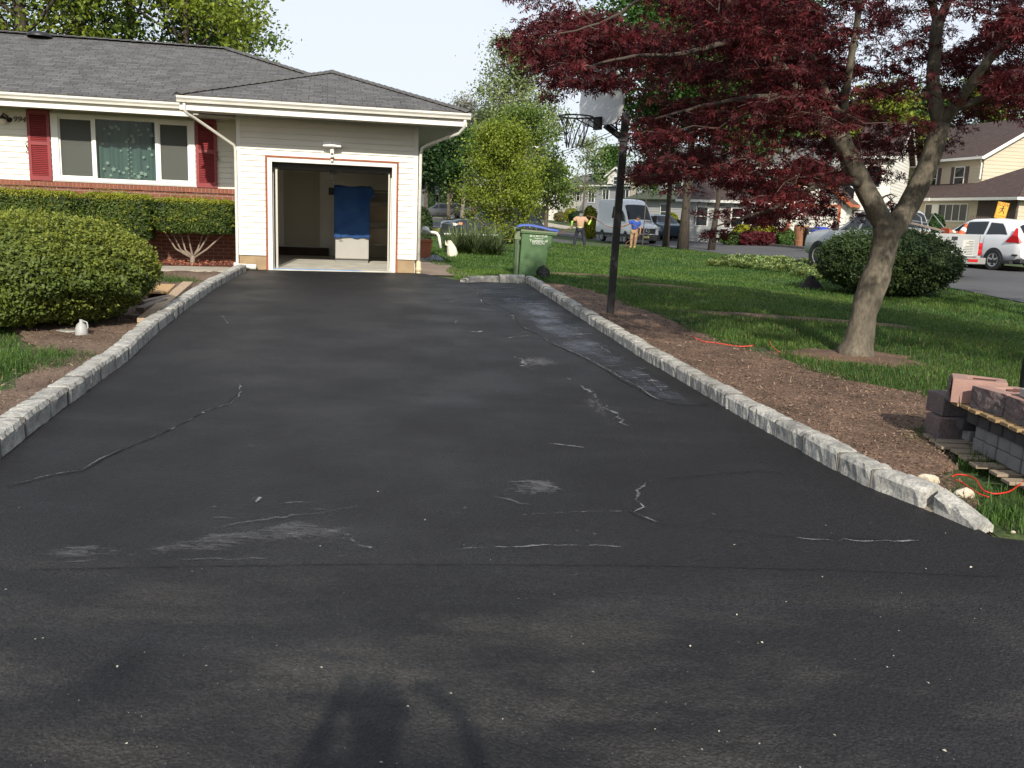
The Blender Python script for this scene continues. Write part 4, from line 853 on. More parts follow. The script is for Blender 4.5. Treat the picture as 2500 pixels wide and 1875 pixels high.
lid = MB().grid(G).build('lid', mk('lid_blue', (.05, .10, .38), .45, var=.1), bn, smooth=True); s_ = lid.modifiers.new('t', 'SOLIDIFY'); s_.thickness = .012
mb = MB(); mb.prism([zx(240, 300), zx(1215, 345), zx(1190, 385), zx(240, 355)], -.312, .312); mb.build('lid_skirt', gg, bn, bevel=.005)
mb = MB(); mb.prism([zx(85, 565), zx(258, 565), zx(260, 480), zx(235, 310), zx(120, 310)], -.16, -.02); mb.tube([(zx(75, 275)[0], -.28, zx(75, 275)[1]), (zx(75, 275)[0], .28, zx(75, 275)[1])], .018, 8); mb.tube([(zx(200, 250)[0], -.24, zx(0, 250)[1]), (zx(75, 275)[0], -.24, zx(75, 275)[1])], .012, 6); mb.build('handle', gg, bn)
mb = MB(); mb.prism([zx(105, 570), zx(205, 570), zx(230, 800), zx(215, 1540), zx(110, 1540)], -.20, .20); mb.build('back_panel', mk('bin_dark_green', (.035, .07, .03), .6), bn)  # back panel in a darker green than the body
for k in (-.12, .12):
    pass
mb = MB(); mb.tube([(zx(165, 580)[0], -.215, zx(0, 580)[1]), (zx(190, 760)[0], -.215, zx(0, 760)[1]), (zx(180, 1540)[0], -.215, .01)], .012, 6); mb.build('lift_bar', gg, bn)
wx, wz = zx(890, 1415); rub = mk('rubber', (.018, .018, .018), .8)
for sy in (-1, 1):
    mb = MB(); mb.lathe([(.02, -.03), (.11, -.03), (.128, -.015), (.13, .015), (.11, .03), (.02, .03)], 24, (wx, sy*.285, wz), 'y'); wh = mb.build('wheel', rub, bn, smooth=False)
    mb = MB()
    for a in range(5):
        t = a*2*math.pi/5+.3; mb.bar((wx, sy*.322, wz), (wx+.09*math.cos(t), sy*.322, wz+.09*math.sin(t)), .016, .012, up=(0, 1, 0))
    mb.build('spokes', mk('spoke_grey', (.06, .06, .06), .5), wh)
white_p = mk('white_print', (.72, .74, .66), .7)
for t, z, s_ in (('BE A RECYCLER', 465, .052), ('Property of', 522, .036), ('Township of', 585, .072), ('EDISON', 650, .070)):
    x, zz = zx(715, z); text_obj('lettering', t, s_, white_p, bn, Matrix.Translation((x, -.2725, zz)) @ RX, ext=.0012)
# pallets of retaining-wall blocks and pavers at the right edge
wood_o = mk('pallet_wood_yellow', (.32, .22, .11), .85, col2=(.22, .145, .07), vscale=6, stretch=(1, 6, 6), bump=.002, bscale=30)
wood_g = mk('pallet_wood_grey', (.34, .27, .19), .9, col2=(.24, .19, .135), vscale=6, stretch=(1, 8, 8), bump=.002, bscale=30)
pv_l = mk('paver_grey', (.20, .20, .195), .95, col2=(.155, .15, .15), vscale=7, bump=.003, bscale=70); pv_d = mk('paver_dark', (.050, .050, .052), .9, col2=(.033, .033, .035), vscale=7, bump=.003, bscale=60)
pink = mk('block_pink', (.37, .225, .185), .95, col2=(.31, .185, .155), vscale=6, bump=.003, bscale=80); mauve = mk('block_mauve_split', (.165, .118, .113), .95, col2=(.105, .088, .088), vscale=8, bump=.006, bscale=40, fine=.3, fscale=70)
PX = 3.22; pl = thing('pallet', 'weathered grey pallet on the grass under the grey pavers', 'pallet', (PX, 5.7, .055))
for i, y in enumerate((6.40, 6.24, 6.10, 5.96, 5.80, 5.62, 5.44, 5.26)):
    mb = MB(); mb.box(-.16-.02*(i % 3)+(.0 if i else .0), 1.05, y-5.7-.05, y-5.7+.05, .045, .065); mb.build('slat', wood_g, pl, bevel=.002)
for x in (0.0, .5, .95):
    mb = MB(); mb.box(x, x+.04, -.6, .72, -.02, .045); mb.build('stringer', wood_g, pl)
def block(name, label, cat, loc, dims, mat, group=None, rz=0., bev=.008, jit=0.):
    o = thing(name, label, cat, loc, rz, group) if False else None
    w_, d_, h_ = dims; mb = MB(); mb.box(0, w_, -d_/2, d_/2, 0, h_); b = mb.build(name, mat, bevel=bev); b.location = loc; b.rotation_euler = (0, 0, rz); tag(b, label, cat, group); return b
rw = (('paver', .125, .090, pv_l, 'light grey paver in the lowest course on the pallet'), ('paver', .215, .090, pv_l, 'light grey paver in the middle course on the pallet'), ('paver', .305, .078, pv_d, 'dark grey paver in the course under the upper pallet'))
for r_, (nm, z, h_, m_, lb) in enumerate(rw):
    for i in range(7):
        y = 5.98-(.07 if r_ == 1 else 0)-i*.150-(.06 if r_ == 0 else 0)
        block(nm, lb, 'paver', (PX-.02+random.uniform(-.006, .006)-(.03 if r_ == 2 else 0), y, z), (.42, .144, h_-.003), m_, group=('lowest', 'middle', 'dark upper')[r_]+' course of pavers on the pallet')
block('paver', 'single black paver sticking out at the far corner of the paver stack', 'paver', (PX-.06, 6.13, .235), (.20, .10, .075), pv_d)
block('paver', 'grey paver half hidden under the black one at the stack corner', 'paver', (PX-.01, 6.12, .155), (.2, .10, .078), pv_l)
block('wall_block', 'mauve split-face block standing lowest behind the far corner of the stack', 'block', (PX-.12, 6.40, .10), (.30, .22, .17), mauve)
block('wall_block', 'mauve split-face block leaning on top behind the far corner of the stack', 'block', (PX-.09, 6.46, .273), (.28, .24, .155), mauve, rz=.06)
pu = thing('pallet', 'yellow timber pallet between the dark pavers and the pink wall blocks', 'pallet', (PX, 5.6, .388))
for i in range(9):
    y = 6.10-i*.125; mb = MB(); mb.box(-.13+.012*(i % 2), 1.0, y-5.6-.05, y-5.6+.045, .022, .044); mb.build('slat', wood_o, pu, bevel=.002)
for x in (-.06, .45, .9):
    mb = MB(); mb.box(x, x+.035, -.62, .54, 0, .022); mb.build('stringer', wood_o, pu)
def wallblock(label, loc, rz, wf, wb, dp, h_, face, hollow=True):
    """retaining-wall block: split front face (towards -x), tapering back, hollow core, groove"""
    o = thing('wall_block', label, 'block', loc, rz)
    mb = MB(); f_ = [(.03, -wf/2), (.03, wf/2), (.10, wf/2+.0), (dp, wb/2), (dp, -wb/2), (.10, -wf/2)]
    if hollow:
        inn = [(.13, -wf/2+.07), (.13, wf/2-.07), (dp-.07, wb/2-.045), (dp-.07, -wb/2+.045)]
        n = 6; v = [(x, y, 0) for x, y in f_]+[(x, y, h_) for x, y in f_]+[(x, y, h_) for x, y in inn]+[(x, y, .02) for x, y in inn]
        fc = [(i, (i+1) % 6, 6+(i+1) % 6, 6+i) for i in range(6)]+[tuple(range(5, -1, -1))]+[(12+i, 12+(i+1) % 4, 16+(i+1) % 4, 16+i) for i in range(4)]+[(16, 17, 18, 19)]
        fc += [(6, 7, 13, 12), (7, 8, 13), (8, 9, 14, 13), (9, 10, 15, 14), (10, 11, 12, 15), (11, 6, 12)]
        mb.add(v, fc)
    else: mb.prism(f_, 0, h_, 'xy')
    mb.build('block_body', pink, o, bevel=.004)
    mb = MB(); rr = np.random.default_rng(int(loc[1]*100)); G = [[(.028-.022*math.sin(math.pi*min(1, max(0, u)))*.6-.012*rr.random(), -wf/2+wf*u, h_*v) for u in np.linspace(0, 1, 9)] for v in np.linspace(0, 1, 7)]
    mb.grid(G); mb.build('split_face', face, o, fixn=False)
    for g in (-.06, .05):
        mb = MB(); mb.box(.16, dp-.05, -.008, .008, h_-.012, h_+.002) if g < 0 else None
        if g < 0: mb.build('groove', mk('groove_dark', (.10, .045, .035), .95), o)
    return o
wallblock('pale pink hollow wall block farthest back on the yellow pallet', (PX-.14, 6.22, .433), math.radians(-24), .28, .20, .37, .165, mauve)
wallblock('dark split-face wall block with pink top, second on the yellow pallet', (PX-.09, 5.79, .433), .22, .30, .22, .34, .148, mauve)
wallblock('mauve wall block under the grey slab on the yellow pallet', (PX-.06, 5.48, .433), .05, .28, .20, .34, .148, mauve)
wallblock('mauve wall block cut off by the right edge of the photo', (PX-.06, 5.17, .433), .05, .28, .20, .34, .148, mauve)
sl_ = block('stone_slab', 'pale grey flat slab lying on the mauve wall blocks', 'slab', (PX+.01, 5.42, .583), (.50, .36, .055), mk('slab_grey', (.40, .39, .35), .9, var=.2, vscale=6, bump=.002), rz=-.06)
wallblock('pink wall block with chipped top behind the grey slab', (PX+.30, 5.70, .433), .2, .30, .22, .34, .160, pink)
# old tyre at the right edge
ty = thing('tyre', 'dusty black tyre standing on the grass behind the pink blocks at the right edge', 'tyre', (4.74, 8.0, T(4.7, 8.0)+.25), math.radians(68)); ty.scale = (.75, .75, .75)
mb = MB(); mb.lathe([(.20, -.085), (.26, -.10), (.315, -.10), (.335, -.08), (.34, 0), (.335, .08), (.315, .10), (.26, .10), (.20, .085)], 40, axis='y'); mb.build('tread', mk('old_rubber', (.028, .026, .024), .95, var=.4, vscale=8, bump=.006, bscale=60), ty, smooth=True)
mb = MB(); mb.lathe([(.0, -.05), (.19, -.06), (.20, -.085), (.20, .085), (.19, .06), (0, .05)], 28, axis='y'); mb.build('rim', mk('dusty_rim', (.07, .062, .055), .9, col2=(.03, .028, .026), vscale=12), ty)
# broken stones, red strap, cords
stone_m = mk('cream_stone', (.58, .53, .43), .9, col2=(.45, .38, .27), vscale=6, bump=.006, bscale=30)
def rock(label, loc, dims, seed, mat=stone_m, rz=0., name='stone', cat='stone'):
    rr = np.random.default_rng(seed); import bmesh
    bm = bmesh.new(); bmesh.ops.create_icosphere(bm, subdivisions=2, radius=1)
    pl_ = [(rr.normal(size=3), rr.uniform(.55, .8)) for _ in range(9)]
    for v in bm.verts:
        p = np.array(v.co)
        for nn, d in pl_:
            nn = nn/np.linalg.norm(nn); k = p@nn
            if k > d: p = p-nn*(k-d)
        p = p+rr.normal(size=3)*.02; v.co = Vector((p[0]*dims[0], p[1]*dims[1], p[2]*dims[2]))
    me = bpy.data.meshes.new(name); bm.to_mesh(me); bm.free(); me.materials.append(mat); o = bpy.data.objects.new(name, me); COL.objects.link(o); o.location = loc; o.rotation_euler = (0, 0, rz); tag(o, label, cat); return o
for lb, p, dm, sd in (('large rounded cream stone beside the last kerb blocks', (2262, 1192), (.075, .05, .062), 1), ('squarish white stone next to the red strap', (2355, 1222), (.072, .055, .05), 2), ('small broken stone between the two bigger cream stones', (2306, 1212), (.045, .03, .03), 3), ('low flat stone half hidden in the grass beside the kerb', (2300, 1224), (.05, .035, .018), 4), ('little tan stone lying in the soil right of the kerb end', (2473, 1303), (.014, .014, .01), 5)):
    a = at(*p); rock(lb, (a[0], a[1], a[2]+dm[2]*.75), dm, sd)
strap = mk('red_strap', (.62, .035, .02), .5, var=.2, vscale=20)
def ribbon_path(name, label, cat, pts, wd, mat, lift=.02, thick=.004):
    P = [at(*p[:2]) for p in pts]; P = [np.array([p[0], p[1], T(p[0], p[1])+lift+(q[2] if len(q) > 2 else 0)]) for p, q in zip(P, pts)]
    t = np.linspace(0, len(P)-1, len(P)*5); C = np.array([[np.interp(s, range(len(P)), [p[k] for p in P]) for k in range(3)] for s in t])
    for _ in range(3): C[1:-1] = (C[:-2]+2*C[1:-1]+C[2:])/4
    mb = MB(); mb.tube(C, [wd]*len(C), 6); return tag(mb.build(name, mat, smooth=True), label, cat)
ribbon_path('red_strap', 'red plastic strap curling over the grass beside the white stone', 'strap', [(2321, 1186), (2335, 1180), (2362, 1184), (2380, 1200, .015), (2395, 1222), (2425, 1231), (2462, 1225), (2497, 1204, .02)], .0048, strap, .06)
ribbon_path('red_strap', 'short loose end of red strap under the longer one', 'strap', [(2330, 1190), (2345, 1196), (2385, 1225), (2412, 1234)], .0042, strap, .05)
cord = mk('red_cord', (.62, .07, .04), .6)
ribbon_path('rope', 'bright red cord lying on the bare soil left of the maple', 'cord', [(1692, 829), (1715, 840), (1745, 843), (1780, 849), (1810, 853), (1838, 850)], .009, cord, .03)
ribbon_path('rope', 'thin faded piece of orange cord at the lawn edge near the maple', 'cord', [(1878, 842), (1882, 855), (1895, 866), (1902, 870)], .006, mk('orange_cord', (.5, .12, .04), .7), .05)
# dark sack on the lawn
p = at(1978, 706); sk = thing('dark_sack', 'crumpled dark grey sack lying on the shaded lawn left of the maple trunk', 'sack', p); sk.scale = (.62, .62, .68)
r2 = np.random.default_rng(2); G = [[((.50-.10*v*v)*math.cos(a)*(1-v*.85)*(1+.15*math.sin(3*a+2)), .28*math.sin(a)*(1-v*.8), .42*math.sin(v*1.57)*(1+.2*math.sin(2*a))) for a in np.linspace(0, 2*math.pi, 25)] for v in np.linspace(0, 1, 8)]
MB().grid(G).build('sack', mk('sack_dark', (.035, .030, .030), .8, var=.3, vscale=8, bump=.01, bscale=10), sk)
mb = MB(); mb.tube([(-.42, -.1, .02), (-.46, -.1, .2), (-.36, -.1, .34), (-.22, -.1, .33)], .012, 6); mb.build('strap_loop', black_m, sk, smooth=True)
# timber offcuts beside the left kerb
wpal = mk('raw_timber', (.46, .34, .22), .85, col2=(.34, .245, .165), vscale=5, stretch=(1, 9, 9), bump=.0015, bscale=40); wor = mk('fresh_board', (.50, .32, .15), .8, col2=(.42, .26, .12), vscale=4, stretch=(1, 6, 6)); wgr = mk('grey_timber', (.27, .22, .175), .9, col2=(.19, .15, .12), vscale=5, stretch=(1, 9, 9), bump=.0015, bscale=40)
def board(label, a, b, wd, th, mat, za=0., zb=0.):
    A_ = at(*a); B_ = at(*b); A_[2] += za; B_[2] += zb; L = np.linalg.norm(B_-A_); d = (B_-A_)/L
    mb = MB(); mb.box(0, L, -wd/2, wd/2, 0, th); o = mb.build('timber_plank', mat, bevel=.003)
    x = Vector(d); z = Vector((0, 0, 1)); y = z.cross(x).normalized(); z = x.cross(y); o.matrix_world = Matrix(((x.x, y.x, z.x, A_[0]), (x.y, y.y, z.y, A_[1]), (x.z, y.z, z.z, A_[2]), (0, 0, 0, 1)))
    return tag(o, label, 'plank', 'timber offcuts beside the left kerb')
board('longest pale plank lying along the left granite kerb', (352, 798), (460, 706), .15, .05, wpal, .05, .07)
board('orange square-cut board on top of the timber pile', (378, 738), (400, 716), .34, .03, wor, .12, .11)
board('thin grey batten at the back of the timber pile', (356, 738), (384, 711), .05, .04, wpal, .05, .05)
board('short thick block at the left end of the timber pile, standing upright towards the shrub', (333, 750), (345, 732), .14, .09, wpal, .08, .12)
board('grey beam under the orange board, pointing at the shrub', (345, 755), (410, 742), .09, .06, wgr, .05, .06)
board('curved grey plank in the middle of the timber pile', (342, 768), (400, 752), .11, .05, wgr, .04, .08)
board('dark plank lowest in the timber pile nearest the shrub', (316, 778), (365, 786), .10, .05, wgr, .0, .02)
board('short tan offcut between the orange board and the long plank', (404, 738), (430, 724), .11, .04, wpal, .04, .04)
board('small orange-ended block behind the upright one', (348, 732), (358, 722), .09, .07, wor, .04, .05)
# white jug and white tray under the big shrub
p = at(200, 824); jug = thing('plastic_jug', 'white plastic jug standing under the front of the big shrub', 'jug', p); jug.scale = (.82, .82, .82)
mb = MB(); G = []
for z, rr_ in ((0, .075), (.02, .082), (.12, .075), (.17, .055), (.20, .022), (.235, .02)): G.append((rr_, z))
mb.lathe([(0, 0)]+G+[(0, .235)], 14); mb.build('body', mk('shaded_white_plastic', (.36, .36, .35), .5), jug, smooth=True)  # white dulled to grey, painting in the shade under the shrub
mb = MB(); mb.tube([(.02, 0, .22), (.075, 0, .20), (.085, 0, .14), (.07, 0, .10)], .010, 6); mb.build('handle', MAT['shaded_white_plastic'], jug, smooth=True)
p = at(172, 816); tr = tag(MB().box(-.13, .13, -.06, .06, 0, .045).build('plastic_tray', mk('tray_grey', (.3, .3, .28), .6), bevel=.012), 'pale flat tray lying in the shade left of the white jug', 'tray'); tr.location = p
# terracotta planter and things behind the garage corner
p = at(1034, 629); pt = thing('planter_box', 'terracotta square planter on the side path at the garage corner', 'planter', p, math.radians(12))
mb = MB(); mb.prism([(-.17, 0), (.17, 0), (.20, .42), (-.20, .42)], -.17, .17); mb.build('pot', mk('terracotta', (.36, .12, .055), .8, var=.2, vscale=6), pt, bevel=.008); mb = MB(); mb.box(-.215, .215, -.19, .19, .42, .50); mb.build('pot_rim', MAT['terracotta'], pt, bevel=.008)
p = hp(W_+.95, 5.0); tp = thing('crumpled_tarp', 'small crumpled bluish grey tarp on the side path beyond the terracotta planter', 'tarp', p)
G = [[(.26*math.cos(a)*(1-v)*(1+.2*math.sin(4*a)), .22*math.sin(a)*(1-v), .12*math.sin(v*1.57)*(1+.3*math.sin(3*a+1))+.005) for a in np.linspace(0, 2*math.pi, 19)] for v in np.linspace(0, 1, 6)]
MB().grid(G).build('tarp', mk('tarp_grey', (.22, .24, .28), .7, var=.3, vscale=6), tp)
p = at(1104, 626); bg_ = thing('white_bag', 'upright torn white bag in the grass in front of the yucca', 'bag', p)
G = []
for i, (z, wx_) in enumerate(((0, .27), (.12, .29), (.28, .26), (.40, .20), (.47, .12), (.50, .03))):
    G.append([(wx_*.5*math.cos(a)-.10*(z/.5)**2+(.015*math.sin(5*a+z*9)), .12*math.sin(a)*(1-z), z*.88*(1+.05*math.sin(3*a))) for a in np.linspace(0, 2*math.pi, 17)])
MB().grid(G).build('bag', mk('bag_white', (.68, .64, .52), .7, var=.12, vscale=5, bump=.01, bscale=9), bg_, smooth=True)
mb = MB(); mb.add([(-.20, -.06, .32), (-.10, -.08, .28), (-.21, -.05, .46)], [(0, 1, 2)]); mb.build('torn_flap', MAT['bag_white'], bg_)
# white tube rail beyond the yucca
ra = thing('white_rail', 'white tube handrail with a bent-down end beside the side path', 'rail', hp(W_+.3, 8.2))
wp = mk('white_tube', (.78, .78, .74), .4); Y = 27.
mb = MB(); mb.tube([atY(1000, 566, Y), atY(1056, 567, Y), atY(1066, 569, Y), atY(1071, 576, Y), atY(1073, 586, Y), atY(1076, 606, Y)], .042, 10); mb.build('rail_tube', wp, ra, world=True, smooth=True)
c = atY(1039, 564, Y); mb = MB(); mb.lathe([(0, .14), (.08, .12), (.12, .05), (.12, 0), (0, -.02)], 16, tuple(c)); mb.build('rail_cap', wp, ra, world=True, smooth=True)
ra = thing('white_rail', 'thin white horizontal rail behind the yucca, under the dark parked car', 'rail', at(1200, 610)*[1, 1, 0])
mb = MB(); mb.tube([atY(1085, 571, 30), atY(1160, 573, 30), atY(1215, 575, 30)], .03, 8); mb.tube([atY(1166, 571, 30), atY(1167, 602, 30)], .03, 8); mb.build('rail_tube', wp, ra, world=True)
# ---------------------------------------------------------------- people
def skin_body(name, mat, joints, edges, parent, sub=2):
    """one continuous skinned body: joints {name:(x,y,z,r)} with the root first"""
    ks = list(joints); me = bpy.data.meshes.new(name); me.from_pydata([joints[k][:3] for k in ks], [(ks.index(a), ks.index(b)) for a, b in edges], [])
    o = bpy.data.objects.new(name, me); COL.objects.link(o); o.parent = parent
    md = o.modifiers.new('skin', 'SKIN'); md.use_smooth_shade = True
    for v, k in zip(me.skin_vertices[0].data, ks):
        r = joints[k][3]; v.radius = (r, r) if np.isscalar(r) else r; v.use_root = (k == ks[0])
    s = o.modifiers.new('sub', 'SUBSURF'); s.levels = sub; s.render_levels = sub; me.materials.append(mat)
    return o
def bake(o):
    dg = bpy.context.evaluated_depsgraph_get(); me = bpy.data.meshes.new_from_object(o.evaluated_get(dg)); mt = list(o.data.materials); o.modifiers.clear(); o.data = me
    if not me.materials:
        for m in mt: me.materials.append(m)
    return o
skin_m = mk('skin', (.42, .24, .16), .55, spec=.35)
def person(label, loc, rz, pose, shirt, pants, shoes, hair, skin=skin_m, cap=None, mask=None, sleeve=None):
    P = thing('person', label, 'person', loc, rz); J = dict(pose); face = J.pop('face', (0, -1, 0))
    ed = [('pelvis', 'waist'), ('waist', 'chest'), ('chest', 'neck'), ('neck', 'head0'), ('head0', 'head1'), ('pelvis', 'hipL'), ('hipL', 'kneeL'), ('kneeL', 'ankL'), ('ankL', 'toeL'), ('pelvis', 'hipR'), ('hipR', 'kneeR'), ('kneeR', 'ankR'), ('ankR', 'toeR'),
          ('chest', 'shL'), ('shL', 'elL'), ('elL', 'wrL'), ('wrL', 'haL'), ('chest', 'shR'), ('shR', 'elR'), ('elR', 'wrR'), ('wrR', 'haR')]
    JJ = {k: (*v, R_) for k, v, R_ in [(k, J[k], dict(pelvis=(.145, .115), waist=(.145, .115), chest=(.175, .12), neck=.055, head0=.085, head1=.092, hipL=.09, hipR=.09, kneeL=.06, kneeR=.06, ankL=.042, ankR=.042, toeL=.032, toeR=.032, shL=.06, shR=.06, elL=.042, elR=.042, wrL=.030, wrR=.030, haL=.030, haR=.030)[k]) for k in J]}
    b = skin_body('body', skin, JJ, ed, P); bake(b)
    # fingers: five separate, curled
    for sd in 'LR':
        w_ = np.array(J['wr'+sd]); h_ = np.array(J['ha'+sd]); d = (h_-w_)/np.linalg.norm(h_-w_); s = np.cross(d, (0, 0, 1.)); s /= np.linalg.norm(s)+1e-6; dn = np.cross(s, d)
        if dn[2] > 0: dn = -dn
        for k, (o_, ln) in enumerate(((-.027, .062), (-.009, .075), (.009, .070), (.026, .055))):
            mb = MB(); a0 = h_+s*o_; mb.tube([a0, a0+d*ln*.5+dn*.006, a0+d*ln*.75+dn*ln*.45], [.010, .009, .007], 6); mb.build('finger', skin, b, smooth=True)
        mb = MB(); a0 = w_+d*.03+s*.022; mb.tube([a0, a0+s*.022+d*.03+dn*.012, a0+s*.018+d*.055+dn*.03], [.012, .010, .008], 6); mb.build('thumb', skin, b, smooth=True)
    def cloth(name, m, ks, es, grow):
        o = skin_body(name, m, {k: (*J[k], tuple(x+grow for x in (JJ[k][3] if not np.isscalar(JJ[k][3]) else (JJ[k][3],)*2))) for k in ks}, es, P); bake(o); return o
    J2 = dict(J)
    def mid(a, b, t): return tuple(np.array(J[a])*(1-t)+np.array(J[b])*t)
    J['sl_L'] = mid('shL', 'elL', .7); J['sl_R'] = mid('shR', 'elR', .7); JJ['sl_L'] = (*J['sl_L'], .052); JJ['sl_R'] = (*J['sl_R'], .052)
    cloth('shirt', shirt, ['pelvis', 'waist', 'chest', 'shL', 'sl_L', 'shR', 'sl_R'], [('pelvis', 'waist'), ('waist', 'chest'), ('chest', 'shL'), ('shL', 'sl_L'), ('chest', 'shR'), ('shR', 'sl_R')], .046)
    cloth('trousers', pants, ['pelvis', 'hipL', 'kneeL', 'ankL', 'hipR', 'kneeR', 'ankR'], [('pelvis', 'hipL'), ('hipL', 'kneeL'), ('kneeL', 'ankL'), ('pelvis', 'hipR'), ('hipR', 'kneeR'), ('kneeR', 'ankR')], .030)
    for sd in 'LR':
        o = skin_body('shoe', shoes, {'a': (J['ank'+sd][0], J['ank'+sd][1], J['ank'+sd][2]-.01, .068), 'b': (*J['toe'+sd], .058)}, [('a', 'b')], P); bake(o)
        if sleeve:
            o = skin_body('arm_sleeve', sleeve, {'a': (*mid('el'+sd, 'wr'+sd, -.25), .052), 'b': (*mid('el'+sd, 'wr'+sd, .35), .050), 'c': (*J['wr'+sd], .042)}, [('a', 'b'), ('b', 'c')], P); bake(o)
    h = np.array(J['head1']); f = np.array(face, float); f /= np.linalg.norm(f)
    JJh = {k: 0 for k in ()}
    mb = MB(); s = np.cross(f, (0, 0, 1.)); mb.tube([h+f*.075+(0, 0, -.005), h+f*.105+(0, 0, -.035), h+f*.085+(0, 0, -.045)], [.010, .016, .006], 6); mb.build('nose', skin, b, smooth=True)
    for sg in (-1, 1):
        mb = MB(); mb.lathe([(0, .01), (.012, .006), (.012, -.006), (0, -.01)], 8, tuple(h+f*.082+s*sg*.032+(0, 0, .0))); mb.build('eye', mk('eye_dark', (.02, .015, .012), .2), b)
        mb = MB(); mb.lathe([(0, .03), (.012, .02), (.014, -.01), (0, -.03)], 8, tuple(h+s*sg*.088+(0, 0, -.01))); mb.build('ear', skin, b, smooth=True)
    mb = MB(); mb.bar(h+f*.083+s*.025+(0, 0, -.068), h+f*.083-s*.025+(0, 0, -.068), .01, .008); mb.build('mouth', mk('lips', (.30, .10, .09), .5), b)
    G = [[tuple(h+np.array([0, 0, .012])+(s*math.cos(a)*.092+f*math.sin(a)*.100-f*.012)*math.sin(v)+np.array([0, 0, .105*math.cos(v)])) for a in np.linspace(0, 2*math.pi, 21)] for v in np.linspace(.02, 1.75, 8)]
    hm = MB(); hm.grid(G)
    ho = hm.build('hair', hair, P, smooth=True)
    if cap:
        mb = MB(); G = [[tuple(h+np.array([0, 0, .035])+(s*math.cos(a)*.118+f*math.sin(a)*.125)*math.sin(v)+np.array([0, 0, .115*math.cos(v)])) for a in np.linspace(0, 2*math.pi, 21)] for v in np.linspace(.02, 1.6, 8)]; mb.grid(G)
        mb.add([h+f*.09+s*.075+(0, 0, .03), h+f*.09-s*.075+(0, 0, .03), h+f*.18-s*.05+(0, 0, .015), h+f*.18+s*.05+(0, 0, .015)], [(0, 1, 2, 3)]); mb.build('cap', cap, P, smooth=True)
    if mask:
        mb = MB(); pc = np.array(J['pelvis']); mb.lathe([(.186, -.005), (.19, .03), (.186, .06)], 20, (0, 0, 0)); mb.v[0] = mb.v[0]*[1, .80, 1]+pc; mb.build('shirt_hem', mk('pale_hem', (.55, .52, .22), .8), P)
        G = [[tuple(h+np.array([0, 0, -.05])+(s*math.cos(a)*(.094-.01*v)+f*math.sin(a)*(.100-.01*v)-f*.004)+np.array([0, 0, .05-.17*v])) for a in np.linspace(0, 2*math.pi, 21)] for v in np.linspace(0, 1, 5)]
        MB().grid(G).build('face_cover', mask, P, smooth=True)
    return P
# the photographer, behind the camera and outside the frame; casts the shadow at the bottom
person('person outside the frame behind the camera, arms raised', (-.03, -.34, T(0, 0)+.05), 0,
       dict(pelvis=(0, 0, .96), waist=(0, -.01, 1.12), chest=(0, -.02, 1.36), neck=(0, 0, 1.50), head0=(0, .02, 1.58), head1=(0, .03, 1.66), hipL=(-.10, 0, .90), kneeL=(-.12, .03, .50), ankL=(-.13, 0, .09), toeL=(-.14, .15, .04), hipR=(.10, 0, .90), kneeR=(.12, .03, .50), ankR=(.13, 0, .09), toeR=(.14, .15, .04),
            shL=(-.19, 0, 1.42), elL=(-.23, .20, 1.32), wrL=(-.17, .27, 1.52), haL=(-.15, .29, 1.58), shR=(.19, 0, 1.42), elR=(.31, .17, 1.30), wrR=(.24, .26, 1.54), haR=(.13, .29, 1.59), face=(0, 1, 0)),
       mk('grey_shirt', (.12, .13, .15), .9), mk('blue_jeans', (.03, .05, .10), .9), mk('black_shoe', (.02, .02, .02), .7), mk('dark_hair', (.02, .014, .01), .7))
orange = mk('peach_shirt', (.46, .29, .185), .9, var=.1); navy = mk('navy_trousers', (.018, .020, .032), .9); lime = mk('lime_sleeve', (.50, .85, .12), .6)
A1 = at(1414, 604); M1 = person('person in a peach shirt, lime sleeves and dark trousers, facing away and holding the hose', (A1[0], A1[1], A1[2]), math.radians(-4),
       dict(pelvis=(0, 0, .97), waist=(0, -.01, 1.13), chest=(0, -.02, 1.38), neck=(0, 0, 1.52), head0=(0, .01, 1.60), head1=(0, .02, 1.69), hipL=(-.11, 0, .91), kneeL=(-.20, .08, .52), ankL=(-.27, .0, .09), toeL=(-.30, .15, .04), hipR=(.11, 0, .91), kneeR=(.20, .06, .52), ankR=(.27, -.02, .09), toeR=(.30, .12, .04),
            shL=(-.21, 0, 1.44), elL=(-.42, -.03, 1.24), wrL=(-.44, .10, 1.02), haL=(-.38, .14, .96), shR=(.21, 0, 1.44), elR=(.42, -.02, 1.18), wrR=(.52, .05, 1.38), haR=(.53, .06, 1.47), face=(.25, 1, 0)),
       orange, navy, mk('black_shoe', (.02, .02, .02), .7), mk('dark_hair', (.02, .014, .01), .7), skin=mk('skin_tanned', (.20, .11, .07), .55, spec=.35), cap=mk('black_cap', (.012, .012, .016), .8), mask=mk('grey_face_cover', (.17, .18, .20), .9), sleeve=lime)
blue = mk('blue_shirt', (.020, .075, .34), .9, var=.1); khaki = mk('khaki_trousers', (.34, .22, .12), .9, var=.15)
